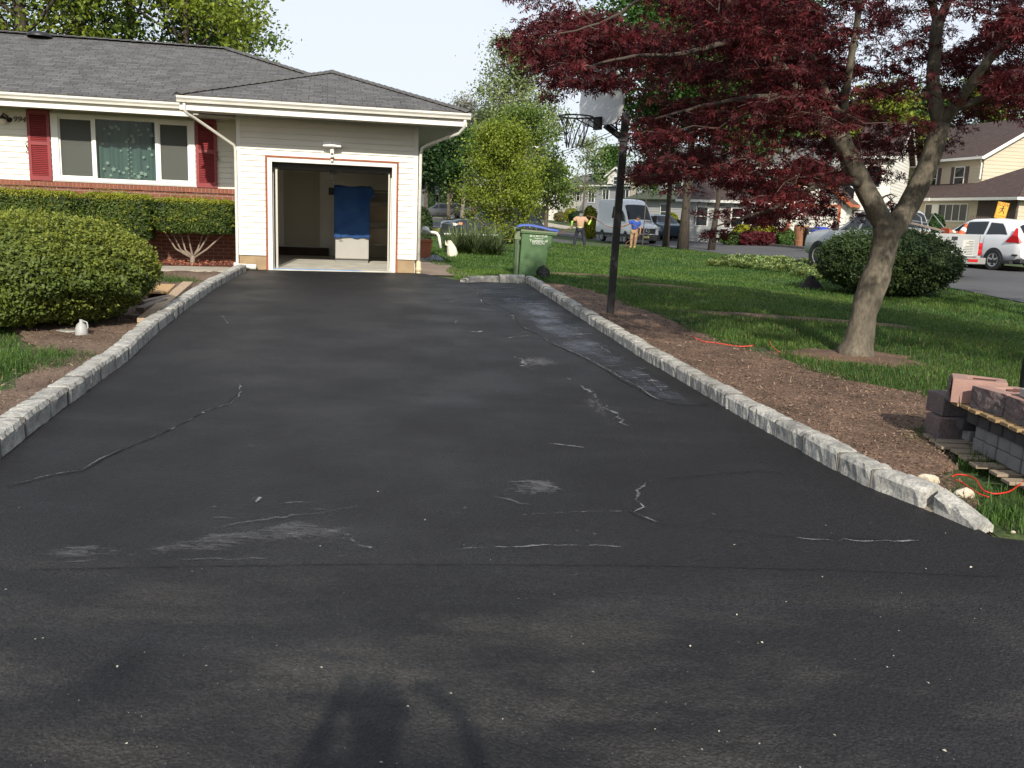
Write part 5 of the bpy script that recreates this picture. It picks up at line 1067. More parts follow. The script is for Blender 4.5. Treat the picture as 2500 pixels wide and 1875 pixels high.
A2 = at(1546, 606); M2 = person('person in a blue shirt and tan trousers with the hose in front of the van', (A2[0], A2[1], A2[2]), math.radians(-10),
       dict(pelvis=(0, 0, .95), waist=(.02, -.02, 1.10), chest=(.05, -.06, 1.34), neck=(.12, -.08, 1.47), head0=(.16, -.10, 1.54), head1=(.18, -.11, 1.62), hipL=(-.10, 0, .89), kneeL=(-.13, -.05, .50), ankL=(-.13, .0, .09), toeL=(-.17, -.14, .04), hipR=(.10, 0, .89), kneeR=(.10, -.03, .50), ankR=(.05, .10, .10), toeR=(.06, -.03, .04),
            shL=(-.16, -.05, 1.40), elL=(-.40, -.14, 1.24), wrL=(-.60, -.22, 1.10), haL=(-.66, -.24, 1.05), shR=(.25, -.05, 1.37), elR=(.32, -.08, 1.10), wrR=(.33, -.16, .86), haR=(.30, -.2, .79), face=(.15, -1, -.2)),
       blue, khaki, mk('tan_boot', (.42, .27, .12), .8), mk('black_hair', (.01, .008, .007), .7), skin=mk('skin_brown', (.33, .17, .10), .55, spec=.35))
hose_m = mk('hose_red_brown', (.16, .065, .045), .7); H = []
def hz(px, py, Y): return atY(px, py, Y)
mb = MB(); mb.tube([hz(1352, 575, 46.9), hz(1370, 568, 46.9), hz(1392, 556, 46.9), hz(1404, 547, 46.8), hz(1415, 540, 46.6), hz(1424, 533, 46.6), hz(1433, 527, 46.9), hz(1448, 529, 46.9), hz(1462, 540, 46.8), hz(1478, 551, 46.7), hz(1500, 557, 46.7), hz(1515, 554, 46.8), hz(1526, 551, 46.6), hz(1537, 547, 46.5), hz(1550, 550, 46.3), hz(1560, 563, 46.3), hz(1562, 573, 46.4), hz(1550, 583, 46.2), hz(1538, 586, 46.1), hz(1529, 593, 46.1), hz(1527, 602, 46.1), hz(1531, 608, 46.1)], .02, 6)
tag(mb.build('hose', hose_m, smooth=True), 'long thin red-brown hose carried by the two people across the lawn', 'hose')
# ================================================================ PLANTS
def leafm(name, c, c2=None, tint=.45, transl=.28, rough=.55, vs=1.2): return mk(name, c, rough, col2=c2 or tuple(x*.6 for x in c), vscale=vs, tint=tint, transl=transl, spec=.35)
yew_m = leafm('shrub_leaf_yellow_green', (.130, .165, .024), (.075, .108, .018), .5)
yew2_m = leafm('hedge_leaf', (.070, .105, .016), (.034, .062, .014), .6)
dkg_m = leafm('dark_shrub_leaf', (.034, .062, .014), (.018, .036, .010), .6, .15)
bark_m = mk('bark_grey', (.13, .105, .075), .95, col2=(.075, .062, .045), vscale=5, stretch=(3, 3, .7), bump=.02, bscale=18)
bark2_m = mk('bark_brown', (.070, .054, .040), .95, col2=(.040, .032, .025), vscale=5, stretch=(3, 3, .5), bump=.03, bscale=14)
stem_m = mk('bare_stem', (.27, .21, .16), .9, var=.3, vscale=9, stretch=(2, 2, .6))
def unit(n, rng): v = rng.normal(size=(n, 3)); return v/np.linalg.norm(v, axis=1)[:, None]
def shrub(name, label, cat, c, rad, n, leaf, mat, seed=1, p=2., zmin=-1., lump=.08, stems=True, tip=.0, rz=0., core=.80, group=None, flat=0.):
    """clipped shrub: leaves through an outer shell of a superellipsoid over a leafy core"""
    rng = np.random.default_rng(seed); root = thing(name, label, cat, (c[0], c[1], T(c[0], c[1])), rz, group)
    d = unit(n, rng); d[:, 2] = np.maximum(d[:, 2], zmin); s = (np.abs(d)**p).sum(1)**(-1/p); d = d*s[:, None]
    ph = rng.random(6)*6; lm = 1+lump*(np.sin(d[:, 0]*4+ph[0])*np.sin(d[:, 1]*5+ph[1])+np.sin(d[:, 2]*6+ph[2]+d[:, 0]*3)*.6)+lump*.45*(np.sin(d[:, 0]*17+ph[3])*np.sin(d[:, 2]*15+ph[4]+d[:, 1]*13))
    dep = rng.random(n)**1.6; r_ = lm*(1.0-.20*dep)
    hn = np.sin(d[:, 0]*9+ph[1])*np.sin(d[:, 1]*8+ph[2])+np.sin(d[:, 2]*11+ph[0])*np.sin(d[:, 0]*13+ph[3])
    keep = ~((hn > .35) & (d[:, 2] < .55) & (rng.random(n) < .72) & (dep < .75)); d = d[keep]; r_ = r_[keep]; dep = dep[keep]; n = len(d)
    C = d*r_[:, None]*np.array(rad)+np.array([0, 0, c[2]])
    nr = d*1.0
    V = leaf_quads(C, leaf, up=.75, nrm=nr*.8, spread=.6, rng=rng)
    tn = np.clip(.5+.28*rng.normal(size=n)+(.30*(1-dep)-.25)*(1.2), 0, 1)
    if tip: pass
    mb = MB(); A_ = [[(rad[0]*core*x*q, rad[1]*core*y_*q, rad[2]*core*z*q+c[2]) for a in np.linspace(0, 2*math.pi, 25) for x, y_, z in [(math.cos(a)*math.sin(v), math.sin(a)*math.sin(v), max(zmin, math.cos(v)))] for q in [(abs(x)**p+abs(y_)**p+abs(z)**p)**(-1/p)]] for v in np.linspace(0, math.pi, 13)]
    mb.grid(A_); f = mb.build('inner_foliage', mat, root, fixn=False)
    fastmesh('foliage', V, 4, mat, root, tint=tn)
    if stems:
        mb = MB()
        for k in range(9):
            a = rng.random()*6.28; mb.tube([(.06*math.cos(a), .06*math.sin(a), -.05), (.25*rad[0]*math.cos(a), .25*rad[1]*math.sin(a), c[2]*.35), (.55*rad[0]*math.cos(a), .55*rad[1]*math.sin(a), c[2]*.8)], [.03, .022, .012], 6)
        mb.build('stems', stem_m, root)
    return root
# big shrub at the left
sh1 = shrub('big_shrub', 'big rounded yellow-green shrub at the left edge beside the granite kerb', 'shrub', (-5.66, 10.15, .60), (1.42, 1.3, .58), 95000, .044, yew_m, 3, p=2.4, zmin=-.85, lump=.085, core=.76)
# leafy upright tufts on its surface
def tufts(root, c, rad, n, size, mat, seed, p=2.2, zmin=-.7, k=7):
    rng = np.random.default_rng(seed); d = unit(n, rng); d[:, 2] = np.maximum(d[:, 2], zmin); s = (np.abs(d)**p).sum(1)**(-1/p); d = d*s[:, None]
    b = d*np.array(rad)*1.0+np.array([0, 0, c]); ax = d*.6+np.array([0, 0, .7])+rng.normal(size=(n, 3))*.25; ax /= np.linalg.norm(ax, axis=1)[:, None]
    B = np.repeat(b, k, 0); A_ = np.repeat(ax, k, 0); L = np.repeat(size*(.6+.8*rng.random(n)), k); t = np.tile(np.linspace(.1, 1, k), n)
    C = B+A_*(L*t)[:, None]+rng.normal(size=(n*k, 3))*size*.16
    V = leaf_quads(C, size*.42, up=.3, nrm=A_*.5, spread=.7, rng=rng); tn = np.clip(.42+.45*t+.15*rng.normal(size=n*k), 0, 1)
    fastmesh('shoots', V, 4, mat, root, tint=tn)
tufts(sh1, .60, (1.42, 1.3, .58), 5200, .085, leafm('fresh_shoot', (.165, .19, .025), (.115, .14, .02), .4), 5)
# three clipped hedges against the brick wall
def hedge(label, s0, s1, n0, n1, z0, z1, seed):
    cx = (s0+s1)/2; cy = (n0+n1)/2; p = HM @ np.array([cx, cy, 0, 1]); root = thing('clipped_hedge', label, 'hedge', p[:3], math.radians(12), 'clipped hedges along the brick wall')
    rng = np.random.default_rng(seed); n = 26000; rad = np.array([(s1-s0)/2, (n1-n0)/2, (z1-z0)/2]); q = 7.
    d = unit(n, rng)*np.array([1, 1, 1.]); s = (np.abs(d)**q).sum(1)**(-1/q); d = d*s[:, None]; dep = rng.random(n)**1.5
    C = d*(1.02-.22*dep)[:, None]*rad*(1+.03*np.sin(d[:, :1]*9+d[:, 2:]*7))+np.array([0, 0, (z0+z1)/2])
    topw = np.clip((d[:, 2]-.75)*4, 0, 1)
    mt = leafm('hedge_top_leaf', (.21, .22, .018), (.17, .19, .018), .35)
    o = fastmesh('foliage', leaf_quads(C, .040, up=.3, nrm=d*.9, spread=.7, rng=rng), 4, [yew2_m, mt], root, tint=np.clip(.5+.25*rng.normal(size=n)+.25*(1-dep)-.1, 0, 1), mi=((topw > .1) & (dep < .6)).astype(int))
    MB().box(-rad[0]*.82, rad[0]*.82, -rad[1]*.8, rad[1]*.8, z0+.08, z1-.07).build('inner_foliage', yew2_m, root, fixn=False)
    mb = MB(); r_ = random.Random(seed); bx = r_.uniform(-.15, .25)
    mb.tube([(bx, 0, -.05), (bx+.02, 0, .10), (bx+.03, 0, .18)], [.06, .05, .04], 8)
    for k in range(7):
        t = -1+2*k/6+r_.uniform(-.15, .15); mb.tube([(bx+.03, 0, .12+.02*(k % 3)), (bx+t*rad[0]*.45, r_.uniform(-.12, .08), .28+.08*r_.random()), (bx+t*rad[0]*.95-bx*abs(t), r_.uniform(-.15, .1), z0+.10)], [.026+.012*r_.random(), .018, .009], 6)
    mb.build('stems', stem_m, root, smooth=True); return root
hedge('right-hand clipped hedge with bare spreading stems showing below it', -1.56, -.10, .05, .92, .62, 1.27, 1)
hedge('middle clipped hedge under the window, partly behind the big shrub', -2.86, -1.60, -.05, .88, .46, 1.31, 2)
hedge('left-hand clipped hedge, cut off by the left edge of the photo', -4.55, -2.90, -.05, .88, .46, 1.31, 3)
# big dark shrub right of the maple
shrub('round_shrub', 'big dark dome-shaped shrub right of the lawn, behind the maple trunk', 'shrub', (8.62, 20.9, .74), (1.50, 1.4, .72), 70000, .060, leafm('dark_yew_leaf', (.040, .066, .014), (.022, .041, .010), .6, .15), 8, p=2.15, zmin=-.9, lump=.06, core=.86)
# yucca clump
def blades(C, n, ln, wd, spread, mat, name, root, seed, k=4, droop=.5, tint=True, world=True):
    rng = np.random.default_rng(seed); a = rng.random(n)*2*math.pi; el = rng.uniform(spread[0], spread[1], n); L = ln*(.6+.5*rng.random(n)); B = C[rng.integers(0, len(C), n)]+rng.normal(size=(n, 3))*[.06, .06, 0]
    d = np.stack([np.cos(a)*np.cos(el), np.sin(a)*np.cos(el), np.sin(el)], 1); s = np.stack([-np.sin(a), np.cos(a), 0*a], 1); out = []
    def P(t): q = B+d*(L*t)[:, None]; q = q.copy(); q[:, 2] -= droop*L*t*t*np.cos(el); return q
    W = wd*(.7+.6*rng.random(n))
    for i in range(k):
        t0, t1 = i/k, (i+1)/k; w0 = (W*(1-t0**2))[:, None]; w1 = (W*(1-t1**2)+.0005)[:, None]
        out.append(np.stack([P(t0)-s*w0, P(t0)+s*w0, P(t1)+s*w1, P(t1)-s*w1], 1))
    V = np.stack(out, 1).reshape(-1, 3); return fastmesh(name, V, 4, mat, root, tint=np.repeat(rng.random(n), k), world=world)
p = at(1150, 620); yr = thing('yucca', 'spiky grey-green yucca clump behind the white bag, left of the bin', 'plant', p)
C = np.array([[p[0]+x, p[1]+y, p[2]] for x, y in ((-.55, 0), (-.2, .2), (.15, -.1), (.5, .1), (.75, 0), (0, .4), (-.4, .3))])
blades(C, 1500, 1.0, .018, (.40, 1.45), leafm('yucca_leaf', (.115, .155, .065), (.07, .10, .04), .4, .1), 'leaves', yr, 5, droop=.25)
blades(C+[0, -.3, 0], 500, .5, .012, (.1, 1.0), leafm('weed_leaf', (.09, .14, .03), (.055, .09, .02), .5, .1), 'undergrowth', yr, 6, droop=.4)
# ---------------------------------------------------------------- trees
def grow(base, h, r0, crown, seed, lean=(0, 0), nl=26, start=.3, twigs=5, forks=1, upw=.5, wig=.04):
    """trunk, limbs and twig ends filling an ellipsoid crown (cx,cy,cz,rx,ry,rz) relative to base; returns mesh builder and leaf anchors"""
    rng = np.random.default_rng(seed); mb = MB(); cx, cy, cz, rx, ry, rz = crown; tips = []
    n = 9; tp = [(lean[0]*t+wig*h*.3*math.sin(t*5+seed)*t, lean[1]*t+wig*h*.3*math.cos(t*4+seed)*t, h*t) for t in np.linspace(0, 1, n)]
    tr = [r0*(1.35 if i == 0 else 1)*(1-.85*(i/(n-1))**1.1) for i in range(n)]; tr[0] = r0*1.45; mb.tube([(x, y, z-(.15 if i == 0 else 0)) for i, (x, y, z) in enumerate(tp)], tr, 10)
    tpa = np.array(tp)
    for k in range(nl):
        t = start+(1-start)*(k+.5)/nl; b = np.array([np.interp(t, np.linspace(0, 1, n), tpa[:, c]) for c in range(3)]); a = k*2.4+rng.normal()*.4
        e = np.array([cx, cy, cz])+np.array([rx*math.cos(a), ry*math.sin(a), 0])*rng.uniform(.5, .98)
        zt_ = b[2]+upw*np.linalg.norm(e[:2]-b[:2])+rng.normal()*.1*h; zz = min(cz+rz*.95, max(cz-rz*.95, zt_)); f = math.sqrt(max(0.04, 1-((zz-cz)/rz)**2))
        e = np.array([cx+(e[0]-cx)*f, cy+(e[1]-cy)*f, zz]); m = (b+e)/2+rng.normal(size=3)*.05*h*[1, 1, .5]; rr_ = r0*.38*(1-t*.65)
        P = [b, (b+m)/2+[0, 0, -.01*h], m, (m+e)/2+rng.normal(size=3)*.02*h, e]; mb.tube(P, [rr_, rr_*.8, rr_*.6, rr_*.35, rr_*.12], 6, cap=False)
        for q in range(twigs):
            u = rng.uniform(.35, 1); c0 = np.array([np.interp(u, [0, .25, .5, .75, 1], [pp[c] for pp in P]) for c in range(3)]); e2 = c0+unit(1, rng)[0]*[1, 1, .7]*rng.uniform(.08, .2)*max(rx, rz)+[0, 0, .02*h]
            mb.tube([c0, (c0+e2)/2+rng.normal(size=3)*.01*h, e2], [rr_*.3, rr_*.2, rr_*.07], 4, cap=False); tips += [e2, (c0+e2)/2]
        tips += [e, (m+e)/2, e*.3+m*.7]
    return mb, np.array(tips)
def tree(name, label, base, h, r0, crown, seed, nleaf, leaf, lmat, bmat=bark_m, clump=.5, group=None, cat='tree', **kw):
    rng = np.random.default_rng(seed+100); root = thing(name, label, cat, base, 0, group); mb, tips = grow(base, h, r0, crown, seed, **kw); mb.build('trunk', bmat, root, smooth=True, fixn=False)
    if nleaf:
        i = rng.integers(0, len(tips), nleaf); sz = clump*(.5+rng.random(len(tips)))
        off = rng.normal(size=(nleaf, 3))*sz[i][:, None]*[1, 1, .62]; C = tips[i]+off; C[:, 2] = np.maximum(C[:, 2], .25)
        ct = rng.normal(size=len(tips))*.16; tn = np.clip(.5+ct[i]+.18*rng.normal(size=nleaf), 0, 1)
        fastmesh('crown', leaf_quads(C, leaf, up=.7, rng=rng), 4, lmat, root, tint=tn)
    return root
def G_(x, y): return (x, y, T(x, y))
def pxY(px, Y, py=None):
    x = atY(px, 500, Y)[0]; return (x, Y, T(x, Y))
lg_spring = leafm('leaf_spring_green', (.15, .22, .048), (.10, .165, .036), .5, .35)
lg_mid = leafm('leaf_mid_green', (.080, .155, .030), (.055, .115, .024), .5, .32)
lg_dark = leafm('leaf_dark_green', (.030, .072, .016), (.020, .050, .012), .5, .2)
lg_yel = leafm('leaf_yellow_green', (.22, .27, .026), (.15, .205, .024), .45, .35)
lg_pale = leafm('leaf_pale_spring', (.24, .29, .12), (.18, .235, .085), .45, .35)
lg_grey = leafm('leaf_grey_green', (.085, .125, .045), (.06, .095, .032), .5, .3)
# small bright tree behind the yucca, several thin stems
b = pxY(1224, 33); tree('small_tree', 'bright yellow-green small tree with thin stems, left of the green bin', (b[0], b[1], T(b[0], b[1])), 4.3, .055, (0, 0, 2.5, 1.95, 1.5, 1.8), 21, 28000, .092, lg_yel, stem_m, clump=.26, start=.10, nl=60, twigs=5, upw=.8)
# tall sparse tree behind it
b = pxY(1262, 78); tree('tall_tree', 'tall sparse spring tree rising highest above the small bright tree', b, 15.2, .30, (-.4, 0, 8.6, 4.8, 4., 6.6), 23, 19000, .24, lg_pale, bark_m, clump=.55, start=.14, nl=54, twigs=6, upw=1.1)
b = pxY(1278, 66); tree('broad_tree', 'mid-green broad tree right of the tall sparse tree, behind the basketball net', b, 8.6, .2, (-.4, 0, 5.6, 3.3, 3.2, 2.8), 24, 13000, .20, leafm('leaf_fresh', (.16, .23, .045), (.11, .17, .035), .5, .4), bark_m, clump=.5, start=.15, nl=40)
b = pxY(1130, 84); tree('bare_tree', 'pale nearly leafless tree seen above the garage roof corner', b, 11.0, .22, (0, 0, 6.6, 3.2, 3, 4.3), 25, 3800, .18, leafm('leaf_bud', (.26, .27, .19), None, .3, .3), mk('bark_pale', (.26, .235, .19), .9, var=.2), clump=.4, start=.25, nl=46, twigs=9, upw=1.1)
b = pxY(1040, 60); tree('dark_tree', 'dense dark green tree directly right of the garage eave', b, 6.6, .16, (-.4, 0, 4.9, 2.4, 3, 2.1), 26, 12000, .22, lg_dark, clump=.4, start=.45)
b = pxY(1095, 70); tree('round_tree', 'mid-green tree behind the utility pole beside the garage', b, 7.4, .16, (0, 0, 5.3, 3.2, 3, 2.3), 27, 12000, .22, lg_mid, clump=.45, start=.45)
b = pxY(1484, 112); tree('hazy_tree', 'distant green tree above the white house roofs, left of the hoop post', b, 8.6, .2, (0, 0, 5.6, 3, 3, 3), 28, 9000, .34, lg_mid, clump=.6)
b = pxY(1425, 96); tree('budding_tree', 'distant pale budding tree between the hoop post and the net', b, 9.2, .12, (.6, 0, 6.2, 2.4, 3, 2.8), 29, 1700, .24, lg_pale, clump=.45, twigs=9)
b = pxY(1335, 88); tree('background_tree', 'distant green tree behind the first white gabled house', b, 6.0, .2, (0, 0, 3.6, 4, 4, 2.4), 30, 9000, .30, leafm('leaf_fresh', (.1, .17, .03)), clump=.6)
b = pxY(1188, 118); tree('background_tree', 'distant grey-green tree between the utility pole and the small bright tree', b, 12, .3, (0, 0, 7, 6, 5, 5.5), 31, 14000, .36, lg_grey, clump=.8)
b = pxY(1075, 120); tree('background_tree', 'distant tree filling the gap right behind the garage wall', b, 11, .3, (0, 0, 6.6, 6, 5, 5.2), 32, 14000, .38, lg_grey, clump=.8)
b = pxY(1126, 100); tree('purple_tree', 'small dark purple-leaved tree right of the utility pole', b, 4.4, .12, (0, 0, 3.1, 1.5, 1.6, 1.4), 33, 6000, .2, leafm('leaf_purple', (.045, .012, .018), None, .5, .15), clump=.3)
# three big shade trees by the side road
for px, Y, rr_, h, cr, sd, lb in ((1632, 50.5, .15, 15, (-1.5, 0, 10.2, 4.6, 5, 5.2), 41, 'left'), (1675, 46.8, .23, 16, (-.2, 0, 10.8, 5.2, 5, 5.4), 42, 'middle'), (1745, 45.6, .14, 14, (.8, 0, 10.0, 4.2, 4.5, 5), 43, 'right')):
    b = pxY(px, Y)
    tree('shade_tree', {'left': 'tall green shade tree nearest the white van', 'middle': 'thickest of the three tall shade trees beside the road', 'right': 'thinner leaning shade tree, rightmost of the three beside the road'}[lb], b, h, rr_, cr, sd, 26000, .21, leafm('leaf_shade_green', (.058, .135, .020), (.036, .090, .016), .55, .35), bark2_m, clump=.62, start=.36, nl=44, twigs=6, upw=.35, lean=(.2 if sd != 43 else .9, 0))
b = pxY(1575, 50); tree('drooping_tree', 'small leafy tree with drooping twigs in front of the tan house, above the van', b, 8.5, .03, (.3, 0, 5.4, 1.9, 2, 2.4), 44, 5200, .17, lg_mid, clump=.42, start=.3, nl=24)
# trees behind the ranch house
for px, Y, h, cr, sd, m_, r_, lb, nl_ in ((70, 30, 13, (0, 0, 7.5, 3.2, 3, 5), 51, lg_yel, .30, 'tree with a thick brown trunk behind the left end of the roof', 15000), (205, 32, 14, (0, 0, 8.4, 2.6, 3, 5.4), 52, lg_spring, .22, 'slim pale-trunked tree behind the roof above the picture window', 13000), (330, 36, 15, (0, 0, 8, 3.6, 3, 5.6), 53, lg_mid, .22, 'darker green tree in the middle of the row behind the roof', 15000), (455, 33, 12, (0, 0, 6.6, 3.2, 3, 3.6), 54, lg_yel, .2, 'yellowish green tree just left of the roof ridge end', 18000), (545, 38, 15, (-.2, 0, 9., 2.9, 3, 3.9), 55, lg_spring, .24, 'tree with an arching branch against the sky at the roof ridge end', 15000), (635, 62, 10.2, (0, 0, 6.4, 2.0, 2.5, 3.3), 56, lg_mid, .2, 'small rounded treetop showing over the hip of the roof', 9000), (-90, 32, 14, (0, 0, 7.5, 3.2, 3, 5), 57, lg_spring, .3, 'tree behind the roof at the left edge of the photo', 9000)):
    tree('backyard_tree', lb, (atY(px, 300, Y)[0], Y, .2), h, r_, cr, sd, nl_, .165, m_, bark2_m, clump=.42, start=.28, nl=36, twigs=6, upw=.7)
# trees behind the cream house
for px, Y, h, sd, m_, lb in ((2120, 66, 9.8, 61, lg_yel, 'hazy yellow-green rounded treetop between the two maple limbs'), (2390, 74, 12.5, 62, leafm('leaf_lime', (.15, .22, .02), None, .5, .35), 'bright green treetop peeking over the brown roof at the right'), (2230, 78, 11.5, 63, lg_mid, 'green treetop behind the ridge of the cream house'), (1960, 84, 12.5, 64, lg_grey, 'greyish green tree behind the white garage gable'), (1800, 92, 15, 65, lg_mid, 'dense green tree in the distance beyond the shade trees'), (1880, 100, 17, 66, lg_spring, 'tall light green tree far behind the white house')):
    b = pxY(px, Y); tree('background_tree', lb, (b[0], b[1], 1.0), h, .3, (0, 0, h*.6, 4.6, 4, h*.38), sd, 14000, .30, m_, clump=.6)
# ---------------------------------------------------------------- the red maple
red_m = mk('maple_leaf_red', (.140, .022, .026), .55, col2=(.062, .013, .017), vscale=2.2, tint=.7, transl=.36, spec=.25)
mbark = mk('maple_bark', (.150, .128, .094), .95, col2=(.085, .073, .055), vscale=3.2, stretch=(1.5, 1.5, .6), bump=.014, bscale=11, fine=.3, fscale=26)
MP = at(2085, 865); mpl = thing('red_maple', 'red-leaved Japanese maple with a forked smooth trunk on the right-hand lawn', 'tree', MP)
limbs = [
 ([(2083, 880, 10.2), (2092, 830, 10.2), (2112, 760, 10.2), (2134, 690, 10.2), (2150, 630, 10.2), (2162, 590, 10.2), (2172, 556, 10.2)], [.225, .160, .150, .156, .145, .143, .155]),
 ([(2172, 570, 10.2), (2150, 530, 10.2), (2120, 480, 10.2), (2097, 430, 10.15), (2075, 370, 10.1), (2045, 325, 10.05), (2000, 290, 9.95), (1960, 240, 9.8), (1910, 170, 9.6), (1850, 90, 9.4), (1790, 20, 9.2), (1730, -60, 9.0)], [.12, .118, .112, .106, .095, .088, .078, .066, .056, .048, .040, .028]),
 ([(2075, 372, 10.1), (2062, 318, 10.3), (2040, 270, 10.5), (2010, 225, 10.7), (1985, 150, 11.0), (1960, 60, 11.3)], [.07, .062, .056, .05, .04, .03]),
 ([(2058, 300, 10.25), (2052, 262, 10.2), (2070, 210, 10.1), (2080, 150, 10.0), (2085, 80, 9.9), (2098, 30, 9.9), (2106, -30, 9.9)], [.05, .045, .042, .038, .036, .032, .026]),
 ([(2098, 30, 9.9), (2092, 5, 9.9), (2086, -40, 9.9)], [.03, .026, .02]),
 ([(2176, 565, 10.2), (2205, 530, 10.25), (2240, 470, 10.3), (2270, 400, 10.3), (2290, 340, 10.3), (2298, 300, 10.3)], [.13, .122, .118, .11, .108, .10]),
 ([(2296, 310, 10.3), (2276, 250, 10.3), (2270, 180, 10.3), (2282, 110, 10.3), (2290, 50, 10.3)], [.088, .076, .07, .066, .068]),
 ([(2290, 58, 10.3), (2276, 20, 10.3), (2266, -20, 10.3), (2255, -90, 10.3)], [.048, .042, .038, .03]),
 ([(2290, 58, 10.3), (2312, 15, 10.35), (2328, -30, 10.4), (2350, -100, 10.4)], [.054, .050, .046, .036]),
 ([(2298, 306, 10.3), (2330, 270, 10.2), (2370, 200, 10.0), (2420, 130, 9.8), (2490, 70, 9.6), (2560, 10, 9.4)], [.072, .062, .055, .047, .038, .028]),
 ([(2340, 262, 10.2), (2390, 250, 10.2), (2450, 218, 10.2), (2520, 190, 10.2), (2620, 150, 10.2)], [.04, .034, .03, .026, .018]),
 ([(2105, 450, 10.15), (2070, 440, 10.0), (2030, 438, 9.8), (1990, 452, 9.6), (1950, 478, 9.4), (1900, 508, 9.2), (1850, 522, 9.0), (1800, 535, 8.9), (1750, 552, 8.8)], [.05, .044, .038, .03, .024, .019, .015, .011, .007]),
 ([(1990, 452, 9.6), (1940, 440, 9.5), (1880, 430, 9.4), (1800, 420, 9.3), (1700, 400, 9.2), (1600, 390, 9.1)], [.03, .026, .022, .018, .013, .008]),
 ([(1960, 240, 9.8), (1880, 230, 9.5), (1800, 240, 9.2), (1700, 260, 8.9), (1600, 290, 8.7)], [.04, .032, .026, .018, .01]),
 ([(1850, 90, 9.4), (1770, 100, 9.1), (1690, 130, 8.8), (1620, 140, 8.6), (1545, 130, 8.5), (1460, 150, 8.4), (1400, 180, 8.3)], [.04, .032, .026, .022, .017, .012, .007]),
 ([(1730, -60, 9.0), (1640, -70, 8.7), (1570, -10, 8.5), (1525, 40, 8.4), (1480, 60, 8.4), (1400, 80, 8.4), (1320, 90, 8.4)], [.028, .024, .018, .014, .012, .009, .005]),
 ([(1570, -10, 8.5), (1500, -30, 8.4), (1420, -20, 8.3), (1350, 10, 8.2)], [.014, .012, .009, .005]),
 ([(2040, 270, 10.5), (2100, 240, 11.2), (2180, 210, 11.9), (2260, 200, 12.6)], [.04, .03, .02, .01]),
 ([(1985, 150, 11.0), (1900, 120, 11.6), (1800, 100, 12.2), (1700, 110, 12.8)], [.035, .028, .02, .01]),
 ([(2130, 500, 10.2), (2170, 470, 10.8), (2190, 480, 11.4)], [.02, .012, .006]),
]
mb = MB(); mbt = MB(); LP = []; rr = np.random.default_rng(77)
for j, (pts, rad) in enumerate(limbs):
    P = np.array([atY(*p) for p in pts]); D = np.r_[0, np.cumsum(np.linalg.norm(np.diff(P, axis=0), axis=1))]; n = max(8, int(D[-1]/.10)); t = np.linspace(0, D[-1], n)
    C = np.stack([np.interp(t, D, P[:, k]) for k in range(3)], 1); R = np.interp(t, D, rad)
    for _ in range(12): C[1:-1] = (C[:-2]+2*C[1:-1]+C[2:])/4
    if j == 0: R = R*(1+.05*np.sin(t*9)+.04*np.sin(t*21)); C[:, 0] += .012*np.sin(t*7)
    else: C[1:-1] += rr.normal(size=(n-2, 3))*.004
    (mbt if j > 10 else mb).tube(C, R*(.85 if j > 12 else 1), 14 if j == 0 else 9)
    if j >= 3: LP.append(C[::2])
mb.build('trunk', mbark, mpl, world=True, smooth=True, fixn=False); mbt.build('branches', mk('maple_branch', (.072, .056, .044), .95, var=.3, vscale=6), mpl, world=True, smooth=True, fixn=False)
LPa = np.vstack(LP)
GR = ["3610568723435", "6983356744446", "4985456744446", "3863556743456", "0452346642345", "0003334641243", "0003324563211", "0007542555111", "0005556641000", "0000027631000", "0000038310000", "0000420000000"]
def dens(px, py):
    i = int((py+0)//50); j = int((px-1250)//100)
    if px < 1262: return 0.
    if py < 0 or px >= 2550: return 6.
    if i > 11: return 0.
    j = min(12, max(0, j)); return float(GR[i][j])
# sprays: flat layered fans of leaves filling the crown
sp = []; cc = np.array([3.9, 10.1, 3.35]); rad = np.array([4.5, 3.6, 2.1]); tries = 0
while len(sp) < 1200 and tries < 90000:
    tries += 1; v = rr.normal(size=3); v = v/np.linalg.norm(v)*rr.random()**.40; p = cc+v*rad
    if p[2] < 1.15: continue
    if p[1] < 6.6 or (p[2] < 1.9 and p[1] < 8.0): continue
    x, y = proj(p); 
    if not (-200 < x < 3300): continue
    inside = 0 < x < 2500 and y > 0
    dn_ = dens(x+rr.normal()*14, y+rr.normal()*9)/9. if (inside or x < 1300) else .55
    if (1375 < x < 1560 and 205 < y < 370) or (x > 2330 and y > 320): continue
    if inside and 1980 < x < 2440 and y > -20 and p[1] < 10.55 and rr.random() < .85: continue
    if rr.random() < dn_**1.5*(1. if inside else .5): sp.append(p)
sp = np.array(sp)
tw = MB(); LC_ = []; D0 = np.array([np.min(np.linalg.norm(LPa-p, axis=1)) for p in sp]); sp = sp[np.argsort(D0)]; ANC = LPa.copy()
for p in sp:
    i = np.argmin(np.linalg.norm((ANC-p)*[1, 1, 1.4], axis=1)); b = ANC[i]
    if np.linalg.norm(p-b) > 1.1: continue
    m = (b+p)/2+rr.normal(size=3)*.05; tw.tube([b, m, p], [.007, .005, .003], 4, cap=False); ANC = np.vstack([ANC, p, m])
    nn = int(rr.uniform(34, 64)); a = rr.random(nn)*6.28; r_ = .25*np.sqrt(rr.random(nn))*rr.uniform(.7, 1.25); q = np.stack([np.cos(a)*r_, np.sin(a)*r_, rr.normal(size=nn)*.035-r_*.18], 1); LC_.append(p+q)
    for k in range(4):
        t = rr.random()*6.28; tw.tube([p, p+np.array([math.cos(t)*.13, math.sin(t)*.13, .0]), p+np.array([math.cos(t)*.25, math.sin(t)*.25, -.05])], [.003, .0025, .0015], 3, cap=False)
tw.build('twigs', mk('maple_twig', (.08, .05, .04), .9), mpl, world=True, fixn=False)
LC_ = np.vstack(LC_); x_, y_ = proj(LC_) if False else (None, None)
